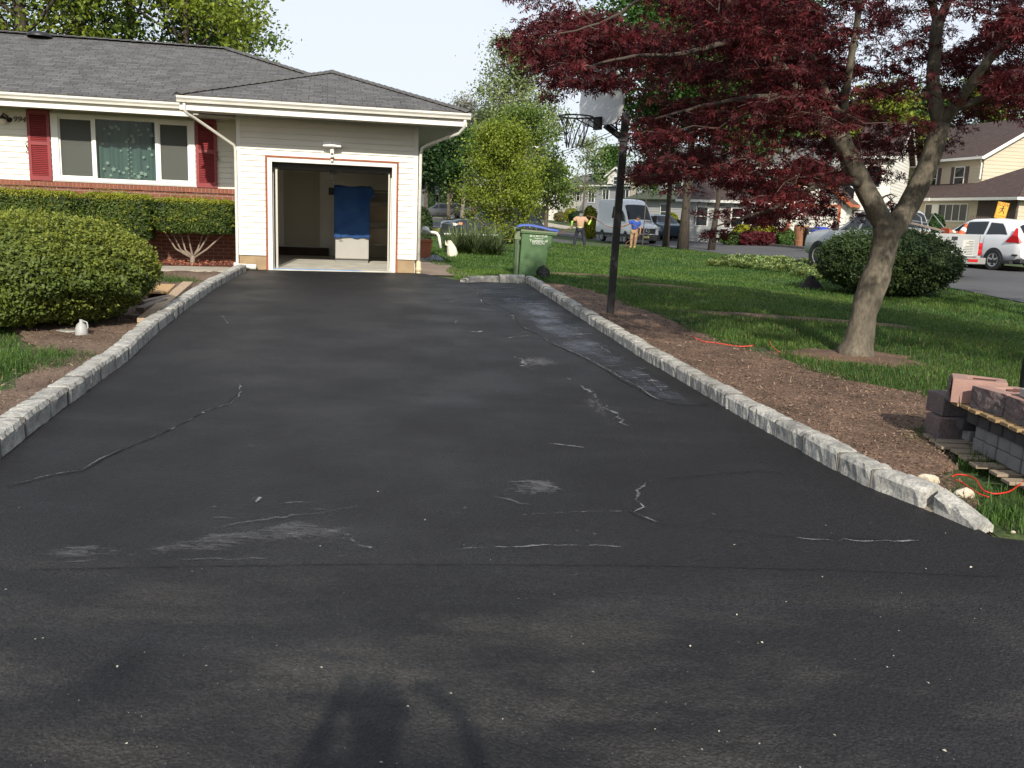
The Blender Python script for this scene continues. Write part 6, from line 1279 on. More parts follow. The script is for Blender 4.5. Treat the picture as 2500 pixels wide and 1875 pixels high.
V = star_leaves(LC_, .062, rng=rr, up=1.5); tn = np.repeat(np.clip(.5+.2*rr.normal(size=len(LC_)), 0, 1), 5)
fastmesh('crown', V, 4, red_m, mpl, tint=tn, world=True)
# hosta bed: ground cover nobody could count
hp_ = []
HB = [at(*p)[:2] for p in ((1715, 650), (1780, 632), (1860, 634), (1960, 642), (2020, 655), (2060, 690), (2000, 690), (1930, 672), (1850, 660), (1760, 652))]
r2 = np.random.default_rng(12); P = np.array(HB); lo = P.min(0)-.1; hi = P.max(0)+.1; X_ = r2.uniform(lo[0], hi[0], 6000); Y_ = r2.uniform(lo[1], hi[1], 6000); kk = in_poly(X_, Y_, HB); X_ = X_[kk]; Y_ = Y_[kk]
def hosta(n):
    i = r2.integers(0, min(len(X_), 230), n); c = np.stack([X_[i], Y_[i], [T(a, b) for a, b in zip(X_[i], Y_[i])]], 1); a = r2.random(n)*6.28; el = r2.uniform(.5, 1.3, n); L = r2.uniform(.16, .34, n)
    d = np.stack([np.cos(a)*np.cos(el), np.sin(a)*np.cos(el), np.sin(el)], 1); s = np.stack([-np.sin(a), np.cos(a), 0*a], 1); w0 = .055+.03*r2.random(n)
    p0 = c+d*(L*.35)[:, None]; p1 = c+d*(L*.75)[:, None]; p2 = c+d*(L*1.1)[:, None]; p2[:, 2] -= L*.35
    q = [np.stack([p0, p1+s*w0[:, None], p2, p1-s*w0[:, None]], 1)]; ctr = [np.stack([p0+[0, 0, .004], p1+s*w0[:, None]*.55+[0, 0, .006], p2*.8+p1*.2+[0, 0, .005], p1-s*w0[:, None]*.55+[0, 0, .006]], 1)]
    return np.concatenate([np.stack(q, 1), np.stack(ctr, 1)], 1).reshape(-1, 3), np.tile([0, 1], n)
V, mi = hosta(3600)
tag(fastmesh('hosta_bed', V, 4, [leafm('hosta_edge', (.42, .48, .18), (.36, .42, .14), .3, .25), leafm('hosta_centre', (.075, .15, .040), None, .4, .2)], mi=mi, tint=r2.random(len(mi))), 'bed of green and cream variegated hostas at the lawn edge left of the dark shrub', 'ground cover', kind='stuff')
# ---------------------------------------------------------------- lawn grass
grass_m = leafm('grass_blade', (.105, .180, .030), (.048, .112, .022), .6, .38, vs=.45)
SR = [p[:2] for p in SOILR]; SL = [p[:2] for p in SOILL]
def grass(regions, seed=2):
    rng = np.random.default_rng(seed); out = []
    for (x0, x1, y0, y1, n, ln, wd, test) in regions:
        X_ = rng.uniform(x0, x1, n); Y_ = rng.uniform(y0, y1, n); k = test(X_, Y_); X_ = X_[k]; Y_ = Y_[k]; m = len(X_)
        if not m: continue
        Z = np.array([T(a, b) for a, b in zip(X_, Y_)])-.01; B = np.stack([X_, Y_, Z], 1); a = rng.random(m)*6.28
        pt = .55+.6*(np.sin(X_*1.3+2)*np.sin(Y_*1.1)*.5+.5)+.45*(rng.random(m)**6); L = ln*(.55+.7*rng.random(m))*pt
        tl = rng.uniform(.1, .7, m); d = np.stack([np.cos(a)*tl, np.sin(a)*tl, np.ones(m)], 1); d /= np.linalg.norm(d, axis=1)[:, None]; s = np.stack([-np.sin(a), np.cos(a), 0*a], 1)*wd
        m1 = B+d*(L*.55)[:, None]; tp = B+d*(L)[:, None]; tp[:, :2] += d[:, :2]*(L*.35)[:, None]; tp[:, 2] -= L*.12
        out.append(np.stack([B-s, B+s, m1+s*.8, m1-s*.8], 1)); out.append(np.stack([m1-s*.8, m1+s*.8, tp+s*.12, tp-s*.12], 1))
    return np.concatenate(out, 0).reshape(-1, 3)
BARE = [(at(1440, 672)[:2], 1.5, .35), (at(1640, 700)[:2], .9, .25), (at(1900, 775)[:2], 1.35, .33), (at(2110, 790)[:2], .9, .3), (at(2085, 872)[:2], .75, .45), (at(1480, 640)[:2], 2.5, .3)]
def lawn_ok(X_, Y_):
    road = np.array([xpl(KN, y) for y in Y_]); ok = (X_ < road-.15)
    dr = np.interp(Y_, [p[1] for p in RK], [p[0] for p in RK])+.17
    ok &= (Y_ > 16.9) | (X_ > dr); ok &= ~in_poly(X_, Y_, SR); ok &= X_+.0 > np.where(Y_ > 16.8, -1.05-(Y_-16.8)*.21+0., -99)
    for c, rx, ry in BARE: ok &= (((X_-c[0])/rx)**2+((Y_-c[1])/ry)**2 > .5+RNG.random(len(X_)))
    ok &= X_ < .60*Y_+.6
    return ok
def left_ok(X_, Y_): return (X_ > -.62*Y_-.3) & ~in_poly(X_, Y_, SL) & (X_ < -3.5) & (X_ < np.interp(Y_, [p[1] for p in LK], [p[0] for p in LK])-.2)
def tuft_ok(c, r): return lambda X_, Y_: ((X_-c[0])**2+((Y_-c[1])/.8)**2 < r*r*(RNG.random(len(X_))+.2)) & ((X_ < np.interp(Y_, [p[1] for p in LK], [p[0] for p in LK])-.18) | (X_ > np.interp(Y_, [p[1] for p in RK], [p[0] for p in RK])+.18)) & (Y_ > 4.3)
reg = [(3., 8, 7.2, 10.5, 30000, .085, .0030, lawn_ok), (1.2, 9, 10.5, 15, 52000, .080, .0038, lawn_ok), (-1.5, 11, 15, 21, 70000, .075, .0055, lawn_ok), (-5, 11, 21, 32, 60000, .08, .009, lawn_ok), (-8, 11, 32, 50, 40000, .09, .015, lawn_ok),
       (-9, -3.5, 5.2, 11, 30000, .075, .003, left_ok)]
c = at(2420, 1225); reg += [(c[0]-.9, c[0]+.6, c[1]-.6, c[1]+.6, 2200, .10, .0030, tuft_ok(c, .40))]
for q, r_, n_, l_ in (((2460, 1270), .26, 900, .09), ((2340, 1245), .12, 260, .07), ((2290, 1070), .22, 1600, .10), ((2070, 1090), .10, 350, .06), ((2440, 1150), .25, 1500, .14), ((2330, 1290), .12, 300, .08), ((1850, 960), .1, 160, .05), ((2240, 1080), .12, 300, .08)):
    c = at(*q); reg.append((c[0]-r_, c[0]+r_, c[1]-r_, c[1]+r_, n_, l_, .003, tuft_ok(c, r_)))
for q, r_, n_, l_ in (((135, 885), .55, 3500, .09), ((140, 878), .2, 500, .12), ((400, 683), .55, 5200, .10), ((430, 690), .42, 3800, .10), ((60, 880), .6, 3500, .10), ((15, 900), .5, 2500, .12), ((140, 878), .16, 350, .1)):
    c = at(*q); reg.append((c[0]-r_, c[0]+r_, c[1]-r_*1.2, c[1]+r_*1.2, n_, l_, .0035, tuft_ok(c, r_)))
V = grass(reg); tag(fastmesh('grass', V, 4, grass_m, tint=RNG.random(len(V)//4)), 'green lawn grass', 'grass', kind='stuff')
V = np.array([at(*p) for p in ((1600, 664), (1650, 672), (1740, 701))])
# conifer at the right, partly in the frame
con = thing('conifer', 'dark needled conifer whose hanging branch tips enter the top right corner', 'tree', (10.6, 13.0, T(10.6, 13.0)))
mb = MB(); mb.tube([(0, 0, -.1), (0, 0, 3), (.05, 0, 7)], [.22, .17, .07], 10); nb = []; r6 = np.random.default_rng(6)
for k in range(34):
    a = k*2.4; z = 3.5+3.6*k/34; L = 2.8*(1-.55*k/34); d = np.array([math.cos(a), math.sin(a), .12]); P = [np.array([0, 0, z])+d*L*t+[0, 0, -.35*L*t*t] for t in (0, .35, .7, 1)]; mb.tube(P, [.045, .03, .018, .007], 5)
    for q in range(16):
        t = r6.uniform(.25, 1); c = np.array([0, 0, z])+d*L*t+[0, 0, -.35*L*t*t]; e = c+np.array([r6.normal()*.22, r6.normal()*.22, -r6.uniform(.1, .45)]); mb.tube([c, e], [.006, .003], 3, cap=False); nb += [c+(e-c)*u for u in np.linspace(0, 1, 7)]
mb.build('trunk', bark2_m, con, fixn=False); nb = np.array(nb); n = len(nb)*9; i = r6.integers(0, len(nb), n)
fastmesh('needles', leaf_quads(nb[i]+r6.normal(size=(n, 3))*.02, .10, up=-.3, rng=r6, shape=np.array([(0, -.5), (.05, 0), (0, .5), (-.05, 0)])), 4, leafm('needle', (.020, .036, .016), None, .5, .1), con, tint=r6.random(n))
# a bare branch of it throws the thin forked shadow at the lower left
st_o = None
# big tree behind the photographer: only its shade and branch shadows reach the picture
tree('street_tree', 'tall tree behind the camera, outside the frame, shading the foreground', (-6.2, -7.4, 0), 8.5, .28, (1.2, 0, 6.6, 3.0, 1.0, 1.3), 71, 2400, .12, lg_mid, bark2_m, clump=.38, start=.6, nl=9, twigs=6, upw=.35)

def sh_pt(px, py, h):
    g = at(px, py); L = -np.array(ldir); return g+L*(h/L[2])
mb = MB(); mb.tube([sh_pt(-500, 2100, 4.6), sh_pt(-60, 1850, 4.8), sh_pt(180, 1715, 5.0), sh_pt(270, 1650, 5.0), sh_pt(420, 1520, 5.1)], [.03, .018, .02, .034, .008], 6); mb.tube([sh_pt(225, 1690, 5.0), sh_pt(300, 1665, 5.0), sh_pt(385, 1632, 5.0)], [.02, .026, .006], 6)
bo = bpy.data.objects['street_tree']; tb = sh_pt(-500, 2100, 4.6); tr_ = np.array([-6.2, -7.4, 4.2]); mb.tube([tb, (tb+tr_)/2+[0, 0, .2], tr_], [.05, .07, .09], 6)
mb.build('bare_branch', bark2_m, bo, world=True, smooth=True)

tree('verge_tree', 'broad leafy tree right of the street, outside the frame, shading the maple and lawn', (9.6, 1.6, 0), 8.2, .26, (-2.9, 1.6, 6.5, 4.2, 3.4, 1.5), 73, 9000, .15, lg_mid, bark2_m, clump=.45, start=.5, nl=26, twigs=5, upw=.5)
tufts(bpy.data.objects['round_shrub'], .74, (1.50, 1.4, .72), 2600, .12, MAT['dark_yew_leaf'], 15, zmin=-.6)
for nm, sx, cz, hz_ in (('clipped_hedge', .73, .945, .33), ('clipped_hedge.001', .63, .885, .43), ('clipped_hedge.002', .82, .885, .43)):
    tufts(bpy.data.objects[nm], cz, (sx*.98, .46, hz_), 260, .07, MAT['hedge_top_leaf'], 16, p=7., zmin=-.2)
# weeds and thin grass straying over the soil edge
straw = leafm('straw_blade', (.28, .24, .09), None, .4, .3)
def edge_ok(X_, Y_):
    k = in_poly(X_, Y_, SR); le = np.array([p[:2] for p in LE[:14]]); d = np.min(np.hypot(X_[:, None]-le[None, :, 0], Y_[:, None]-le[None, :, 1]), 1)
    xe = np.interp(Y_, le[::-1, 1], le[::-1, 0]); return k & (RNG.random(len(X_)) < np.exp(-(np.abs(xe-X_))*5)*.8)
V = grass([(0., 6, 6.5, 17, 60000, .055, .0035, edge_ok)], 9); o = tag(fastmesh('weeds', V, 4, grass_m, tint=RNG.random(len(V)//4)), 'sparse grass straying over the edge of the bare soil', 'grass', kind='stuff')
V = grass([(3., 8, 7.2, 11, 1800, .10, .0028, lawn_ok), (1.2, 9, 11, 20, 5200, .09, .004, lawn_ok), (-9, -3.5, 5.2, 11, 2200, .07, .003, left_ok)], 10); tag(fastmesh('dry_grass', V, 4, straw, tint=RNG.random(len(V)//4)), 'dry straw-coloured blades among the green lawn', 'grass', kind='stuff')
# ================================================================ VEHICLES
def paint(name, c, rough=.28, metal=0.): return mk(name, c, rough, metal=metal, coat=.6, spec=.5)
glass_c = glassy('car_glass', (.35, .40, .40), .72, (.012, .015, .017)); lampc = mk('lamp_clear', (.55, .56, .56), .15); red_l = mk('lamp_red', (.45, .012, .015), .2); plast = mk('black_plastic', (.022, .022, .024), .6); alloy = mk('alloy', (.50, .50, .50), .3, metal=.6); tyre_m = mk('car_tyre', (.020, .020, .020), .85)
def vehicle(name, label, cat, loc, rz, st, axles, R, pm, sides, ws=None, rw=None, wt=.22, group=None, lower=None):
    """st: stations (x, zbot, zbelt, ztop, halfwidth, halfwidth_top), front first (x descending). Local +x is forward."""
    root = thing(name, label, cat, loc, rz, group); st = sorted(st); xs = np.array([s[0] for s in st]); n = 90; X_ = np.linspace(xs[0], xs[-1], n); Q = np.stack([np.interp(X_, xs, [s[k] for s in st]) for k in range(1, 6)], 1)
    for _ in range(2): Q[1:-1] = (Q[:-2]+2*Q[1:-1]+Q[2:])/4
    def ringp(q):
        zb, be, to, w_, t_ = q; h = be-zb
        return [(0, zb), (w_*.80, zb), (w_*.96, zb+.06), (w_*1.0, zb+.30*h), (w_*1.0, zb+.62*h), (w_*.985, zb+.80*h), (w_*.955, be), ((w_*.95*.42+t_*.58), be+(to-be)*.5), (t_, to-min(.07, .35*(to-be))), (t_*.80, to-.008), (t_*.4, to+.008), (0, to+.014)]
    A_ = np.array([[(x, y, z) for y, z in ringp(q)] for x, q in zip(X_, Q)]); B_ = A_*[1, -1, 1]
    mb = MB(); mb.grid(A_); mb.grid(B_, True)
    for k in (0, -1):
        r_ = A_[k]; mb.add(np.vstack([r_, B_[k][::-1]]), [tuple(range(24))])
    body = mb.build('body', pm, root, smooth=True); body.data.polygons.foreach_set('use_smooth', [len(p.vertices) == 4 for p in body.data.polygons])
    def at_(x, k):
        i = np.interp(x, X_, range(n)); a = int(min(n-2, i)); f = i-a; return A_[a, k]*(1-f)+A_[a+1, k]*f
    def sidewin(nm, x0, x1, x0t, x1t, lo=.06, hi=.92, m=glass_c, sd=(1, -1), off=.012):
        for s_ in sd:
            G = []
            for v in np.linspace(lo, hi, 6):
                row = []
                for u in np.linspace(0, 1, 7):
                    x = (x0+(x1-x0)*u)*(1-v)+(x0t+(x1t-x0t)*u)*v; a, b, c = at_(x, 6), at_(x, 7), at_(x, 8); p = (a*(1-2*v)+b*2*v) if v < .5 else (b*(2-2*v)+c*(2*v-1)); row.append((p[0], (p[1]+off)*s_, p[2]))
                G.append(row)
            MB().grid(G).build(nm, m, root, smooth=True, fixn=False)
    for w_ in sides: sidewin(*w_[:5], **(w_[5] if len(w_) > 5 else {}))
    def wrapwin(nm, xa, xb, m=glass_c, inset=.93):
        G = []
        for x in np.linspace(xa, xb, 9):
            L = [at_(x, k) for k in (8, 9, 10, 11)]; row = [(p[0]+.012*np.sign(xa-xb)*1., p[1]*inset, p[2]+.016) for p in L]; G.append(row+[(a, -b, c) for a, b, c in row[:-1][::-1]])
        MB().grid(G).build(nm, m, root, smooth=True, fixn=False)
    if ws: wrapwin('windscreen', *ws)
    if rw: wrapwin('rear_window', *rw)
    W0 = max(s[4] for s in st)
    for ax in axles:
        for s_ in (1, -1):
            w_ = at_(ax, 4)[1]
            mb = MB(); N = 26; mb.add([(ax+R*1.17*math.cos(t), s_*(w_+.006), R+R*1.17*math.sin(t)) for t in np.linspace(-.45, math.pi+.45, N)], [tuple(range(N))]); mb.build('wheel_arch', plast, root, fixn=False)
            yo = s_*(w_+.018-wt/2)
            mb = MB(); mb.lathe([(R*.62, -wt/2), (R*.93, -wt/2), (R, -wt*.36), (R, wt*.36), (R*.93, wt/2), (R*.62, wt/2)], 28, (ax, yo, R), 'y'); wh = mb.build('wheel', tyre_m, root)
            mb = MB(); mb.lathe([(0, wt*.42*s_), (R*.12, wt*.44*s_), (R*.14, wt*.38*s_)], 12, (ax, yo, R), 'y'); mb.lathe([(R*.54, wt*.30*s_), (R*.56, wt*.47*s_), (R*.64, wt*.505*s_), (R*.66, wt*.40*s_)], 28, (ax, yo, R), 'y')
            for k in range(5): t = k*2*math.pi/5+.3; mb.bar((ax+R*.1*math.cos(t), yo+wt*.41*s_, R+R*.1*math.sin(t)), (ax+R*.57*math.cos(t), yo+wt*.41*s_, R+R*.57*math.sin(t)), R*.17, .02, up=(0, 1, 0))
            mb.build('rim', alloy, wh)
            mb = MB(); mb.lathe([(0, wt*.2*s_), (R*.6, wt*.2*s_)], 20, (ax, yo, R), 'y'); mb.build('brake_shadow', plast, wh, fixn=False)
    return root, at_, root
def part(root, nm, m, *boxes, bevel=.01):
    mb = MB()
    for b in boxes: mb.box(*b)
    return mb.build(nm, m, root, bevel=bevel)
def mirrors(root, x, y, z, m, w_=.12, h_=.16):
    for s_ in (1, -1): part(root, 'wing_mirror', m, (x-.06, x+.06, min(s_*y, s_*(y+w_)), max(s_*y, s_*(y+w_)), z, z+h_), bevel=.03)
# white van
vw = paint('van_white', (.80, .81, .83)); a = at(1562, 594); hd = math.radians(-74)
van, va, _ = vehicle('white_van', 'tall white delivery van parked on the side road, star emblem on its black grille', 'van', (a[0]-.75, a[1]+1.0, T(a[0]-.75, a[1]+1)), hd,
    [(3.0, .30, .72, .80, .72, .60), (2.94, .28, .95, 1.05, .86, .72), (2.75, .28, 1.08, 1.18, .93, .80), (2.1, .28, 1.24, 1.36, .97, .84), (1.98, .28, 1.30, 1.48, .98, .84), (1.45, .28, 1.38, 2.12, .99, .80), (1.22, .28, 1.40, 2.36, .99, .80), (.75, .30, 1.42, 2.66, .99, .80), (.2, .3, 1.42, 2.72, .99, .82), (-2.9, .32, 1.42, 2.72, .99, .82), (-3.0, .36, 1.42, 2.66, .97, .80)],
    (2.05, -1.75), .36, vw, [('side_window', 1.95, .95, 1.45, .95, dict(lo=.05, hi=.62)), ('side_window', .75, -.35, .75, -.35, dict(lo=.08, hi=.66))], ws=(1.99, 1.20))
part(van, 'bumper', plast, (2.70, 3.05, -.93, .93, .26, .62)); part(van, 'grille', plast, (2.92, 3.035, -.60, .60, .66, .98)); part(van, 'lower_cladding', plast, (-2.9, 2.9, -1.003, 1.003, .42, .60))
for k in range(3): part(van, 'grille_bar', mk('grille_metal', (.05, .05, .052), .4), (3.035, 3.05, -.56, .56, .70+k*.09, .73+k*.09), bevel=.004)
part(van, 'number_plate', mk('plate_yellow', (.55, .48, .18), .5), (3.05, 3.06, -.20, .20, .40, .54), bevel=.003); 
for s_ in (1, -1): part(van, 'headlight', lampc, (2.80, 2.99, min(s_*.62, s_*.88), max(s_*.62, s_*.88), .86, 1.06), bevel=.03); part(van, 'wiper_vent', plast, (2.02, 2.20, min(s_*.25, s_*.75), max(s_*.25, s_*.75), 1.38, 1.41))
mirrors(van, 1.75, 1.02, 1.35, plast, .2, .42)
em = MB(); em.tube([(3.055, .17*math.cos(t), .82+.17*math.sin(t)) for t in np.linspace(0, 2*math.pi, 25)], .02, 6, cap=False)
for k in range(3): t = math.pi/2+k*2*math.pi/3; em.add([(3.06, .16*math.cos(t), .82+.16*math.sin(t)), (3.06, .03*math.cos(t+1), .82+.03*math.sin(t+1)), (3.06, .03*math.cos(t-1), .82+.03*math.sin(t-1)), (3.07, 0, .82)], [(0, 1, 3), (0, 3, 2)])
em.build('star_emblem', mk('chrome', (.75, .75, .75), .2, metal=.7), van); mb = MB(); mb.tube([(1.0, .1, 2.62), (1.05, .1, 2.80), (1.08, .1, 3.05)], .012, 5); mb.build('aerial', plast, van)
# silver pickup
sv = paint('pickup_silver', (.40, .41, .42), .32, .15); PH = math.radians(107.5); a = at(2316, 680)
ch = np.array([math.cos(PH), math.sin(PH)]); c0 = np.array(a[:2])+ch*2.75
pk, pa_, _ = vehicle('pickup_truck', 'silver pickup truck with debris in its open bed, parked behind the dark round shrub', 'pickup truck', (c0[0], c0[1], T(*c0)), PH,
    [(2.9, .45, .80, .90, .78, .66), (2.85, .42, 1.0, 1.08, .92, .78), (2.4, .42, 1.12, 1.22, .97, .80), (1.35, .42, 1.20, 1.30, .98, .80), (1.2, .42, 1.22, 1.36, .98, .78), (.45, .42, 1.24, 1.88, .98, .68), (.2, .42, 1.25, 1.93, .98, .68), (-.75, .42, 1.25, 1.92, .98, .68), (-.95, .42, 1.25, 1.34, .98, .80), (-1.0, .45, 1.02, 1.05, .97, .93), (-2.75, .50, 1.02, 1.05, .97, .93), (-2.80, .52, 1.0, 1.03, .95, .90)],
    (1.95, -1.75), .40, sv, [('side_window', 1.05, .15, .42, .15), ('side_window', .05, -.68, .05, -.66)], ws=(1.22, .45), rw=(-.93, -.76), wt=.26)
mb = MB()
for s_ in (1, -1): mb.box(-2.78, -1.0, min(s_*.90, s_*.965), max(s_*.90, s_*.965), 1.0, 1.27)
mb.build('bed_side', sv, pk, bevel=.02)
tg_ = part(pk, 'tailgate', mk('tailgate_paint', (.36, .37, .37), .35, var=.08), (-2.86, -2.78, -.80, .80, .66, 1.27), bevel=.015)
part(pk, 'tailgate_handle', plast, (-2.875, -2.86, -.02, .18, 1.10, 1.20)); part(pk, 'rear_bumper', mk('chrome_worn', (.42, .41, .38), .3, metal=.5), (-3.02, -2.84, -.95, .95, .46, .64), bevel=.02)
part(pk, 'reflector', red_l, (-3.03, -3.02, -.66, -.34, .52, .60), bevel=.003)
lt = MB()
for k in range(9): w_ = (.18, .26, .14, .28, .32, .36, .28, .30, .22)[k]; lt.box(-2.866, -2.861, -.60, -.60+w_, 1.07-k*.045, 1.085-k*.045)
lt.build('sticker_lines', mk('sticker_dark', (.09, .09, .09), .6), tg_); part(tg_, 'white_sticker', mk('sticker_white', (.48, .48, .44), .6), (-2.8607, -2.859, -.62, -.22, .67, 1.12), bevel=0)
for s_ in (1, -1): mb = MB(); [mb.lathe([(0, -.03), (.07, -.025), (.085, .02)], 14, (-2.82, s_*.87, z), 'x') for z in (.96, .80)]; mb.box(-2.83, -2.77, min(s_*.80, s_*.95), max(s_*.80, s_*.95), .70, 1.05); mb.build('tail_light', red_l, pk, bevel=.01)
mirrors(pk, 1.0, 1.0, 1.22, plast, .2, .26); part(pk, 'cab_light', red_l, (-.72, -.62, -.06, .06, 1.93, 1.98))
mb = MB()
for p_ in ([(-1.15, .75, 1.1), (-1.15, .75, 1.75), (-1.35, .55, 1.92)], [(-1.2, .3, 1.2), (-1.3, .2, 1.85), (-1.5, .1, 1.7), (-1.7, .15, 1.3)], [(-1.3, -.2, 1.2), (-1.45, -.35, 1.82), (-1.9, -.5, 1.35)], [(-1.35, -.3, 1.55), (-1.6, .6, 1.6)]): mb.tube(p_, .018, 5)
rk_ = mb.build('metal_frame', mk('frame_steel', (.20, .21, .22), .5, metal=.4)); rk_.matrix_world = Matrix.Translation((c0[0], c0[1], T(*c0))) @ Matrix.Rotation(PH, 4, 'Z'); tag(rk_, 'bent steel tube frame standing in the pickup bed behind the cab', 'frame')
PM = Matrix.Translation((c0[0], c0[1], T(*c0))) @ Matrix.Rotation(PH, 4, 'Z')
mb = MB(); mb.bar((-1.0, .55, 1.62), (-2.75, -.35, 1.22), .16, .05); o = mb.build('timber_plank', MAT['grey_timber'], bevel=.004); o.matrix_world = PM; tag(o, 'long grey plank leaning over the pickup bed', 'plank')
r8 = np.random.default_rng(8)
for k, (x, y, z, s_, m_, lb) in enumerate(((-1.9, .35, 1.10, .22, mk('brick_rubble', (.20, .075, .05), .9, var=.3), 'reddish rubble heap in the front of the pickup bed'), (-2.25, -.1, 1.08, .20, mk('dark_rubble', (.07, .035, .025), .9, var=.3), 'dark brown rubble lump in the pickup bed by the tailgate'), (-2.45, .35, 1.06, .17, mk('tan_rubble', (.33, .16, .10), .9, var=.3), 'tan rubble lump against the tailgate of the pickup'))):
    p_ = PM @ Vector((x, y, z)); rock(lb, p_, (s_*1.7, s_*1.2, s_), 20+k, m_, name='rubble_heap', cat='rubble')
def cone(label, M):
    c = thing('traffic_cone', label, 'cone', (0, 0, 0)); c.matrix_world = M
    om = mk('cone_orange', (.48, .095, .035), .6)
    mb = MB(); mb.box(-.16, .16, -.16, .16, 0, .03); mb.build('base', om, c, bevel=.008); mb = MB(); mb.lathe([(.12, .03), (.085, .19), (.045, .38), (.03, .46), (.0, .465)], 18); mb.build('cone_body', om, c, smooth=True)
    mb = MB(); mb.lathe([(.0885, .20), (.066, .31)], 18); mb.build('white_band', mk('cone_white', (.7, .7, .66), .5), c)
cone('orange traffic cone standing tilted in the pickup bed beside the tailgate', PM @ Matrix.Translation((-2.5, -.42, 1.16)) @ Matrix.Rotation(.45, 4, 'X'))
cone('orange and white traffic cone lying on its side on top of the pickup load', PM @ Matrix.Translation((-2.35, -.05, 1.26)) @ Matrix.Rotation(1.45, 4, 'X'))
# white crossover
cv = paint('crossover_white', (.72, .73, .74), .25); a = at(2427, 660); L_ = np.array([math.cos(PH), math.sin(PH)]); S_ = np.array([-math.sin(PH), math.cos(PH)]); c1 = np.array(a[:2])+L_*1.32-S_*.80
crv, ca, _ = vehicle('white_crossover', 'white crossover car with red pillar tail lights, right of the pickup truck', 'car', (c1[0], c1[1], T(*c1)), PH,
    [(2.26, .36, .68, .75, .62, .5), (2.2, .30, .85, .92, .80, .66), (1.9, .26, .98, 1.05, .88, .72), (1.15, .26, 1.06, 1.14, .90, .74), (1.05, .26, 1.07, 1.18, .905, .72), (.35, .26, 1.09, 1.58, .91, .62), (.1, .26, 1.10, 1.65, .91, .62), (-.7, .26, 1.11, 1.68, .91, .62), (-1.4, .28, 1.14, 1.63, .90, .60), (-1.85, .30, 1.14, 1.50, .88, .60), (-2.10, .34, 1.08, 1.20, .86, .62), (-2.25, .42, .90, .96, .80, .64)],
    (1.32, -1.30), .34, cv, [('side_window', 1.0, .25, .42, .25), ('side_window', .15, -.75, .15, -.70), ('side_window', -.85, -1.72, -.80, -1.20, dict(hi=.86))], ws=(1.06, .34), rw=(-2.06, -1.84), wt=.23)
part(crv, 'sill', plast, (-2.0, 2.0, -.915, .915, .24, .34)); part(crv, 'rear_bumper', plast, (-2.30, -2.05, -.80, .80, .28, .42), bevel=.03)
for s_ in (1, -1):
    mb = MB(); mb.add([(-1.93, s_*.905, 1.16), (-2.14, s_*.865, 1.12), (-2.20, s_*.845, .92), (-1.72, s_*.93, .93), (-1.92, s_*.77, 1.38), (-1.99, s_*.74, 1.38), (-2.25, s_*.76, .93)], [(0, 1, 2, 3), (0, 4, 5, 1), (1, 6, 2)]); mb.build('tail_light', red_l, crv, fixn=False)
for x in (.45, -.48): part(crv, 'door_handle', plast, (x-.09, x+.09, -.95, .95, .95, .98), bevel=.01)
for s_ in (1, -1):
    for x in (1.02, .20, -.82): mb = MB(); mb.add([(x, s_*.916, .36), (x-.012, s_*.916, .36), (x-.012, s_*.922, .70), (x-.012, s_*.905, 1.08), (x, s_*.905, 1.08), (x, s_*.922, .70)], [(0, 1, 2, 5), (5, 2, 3, 4)]); mb.build('door_seam', plast, crv, fixn=False)
mirrors(crv, .95, .93, 1.06, cv, .16, .14); part(crv, 'reflector', plast, (-2.2, -2.0, .84, .885, .50, .56))
# dark car with its bonnet towards the yucca
nv = paint('car_black', (.012, .014, .020), .2)
suv_st = [(2.40, .34, .66, .74, .68, .55), (2.34, .26, .90, 1.0, .86, .72), (2.0, .26, 1.02, 1.12, .93, .80), (1.2, .26, 1.10, 1.18, .95, .80), (1.05, .26, 1.12, 1.24, .95, .78), (.35, .26, 1.13, 1.66, .95, .68), (.0, .26, 1.14, 1.73, .95, .68), (-1.2, .28, 1.15, 1.74, .95, .68), (-2.0, .3, 1.16, 1.68, .93, .66), (-2.3, .34, 1.12, 1.30, .90, .7), (-2.42, .42, .95, 1.0, .86, .7)]
sw = [('side_window', 1.0, .2, .42, .2), ('side_window', .1, -.8, .1, -.8), ('side_window', -.9, -1.9, -.9, -1.6)]
Y = 44.; x = atY(1200, 560, Y)[0]; s1, _, _ = vehicle('dark_suv', 'black car with its bonnet facing left, half hidden behind the small bright tree', 'car', (x, Y, T(x, Y)), math.radians(205), suv_st, (1.5, -1.45), .37, nv, sw, ws=(1.06, .36), rw=(-2.28, -2.02))
for s_ in (1, -1): part(s1, 'headlight', lampc, (2.02, 2.32, min(s_*.58, s_*.86), max(s_*.58, s_*.86), .80, .95), bevel=.03); part(s1, 'indicator', mk('amber', (.7, .30, .12), .3), (1.88, 2.06, min(s_*.80, s_*.925), max(s_*.80, s_*.925), .86, .98), bevel=.02)
part(s1, 'grille', plast, (2.34, 2.42, -.5, .5, .62, .88)); mirrors(s1, .95, .96, 1.14, nv, .18, .14)
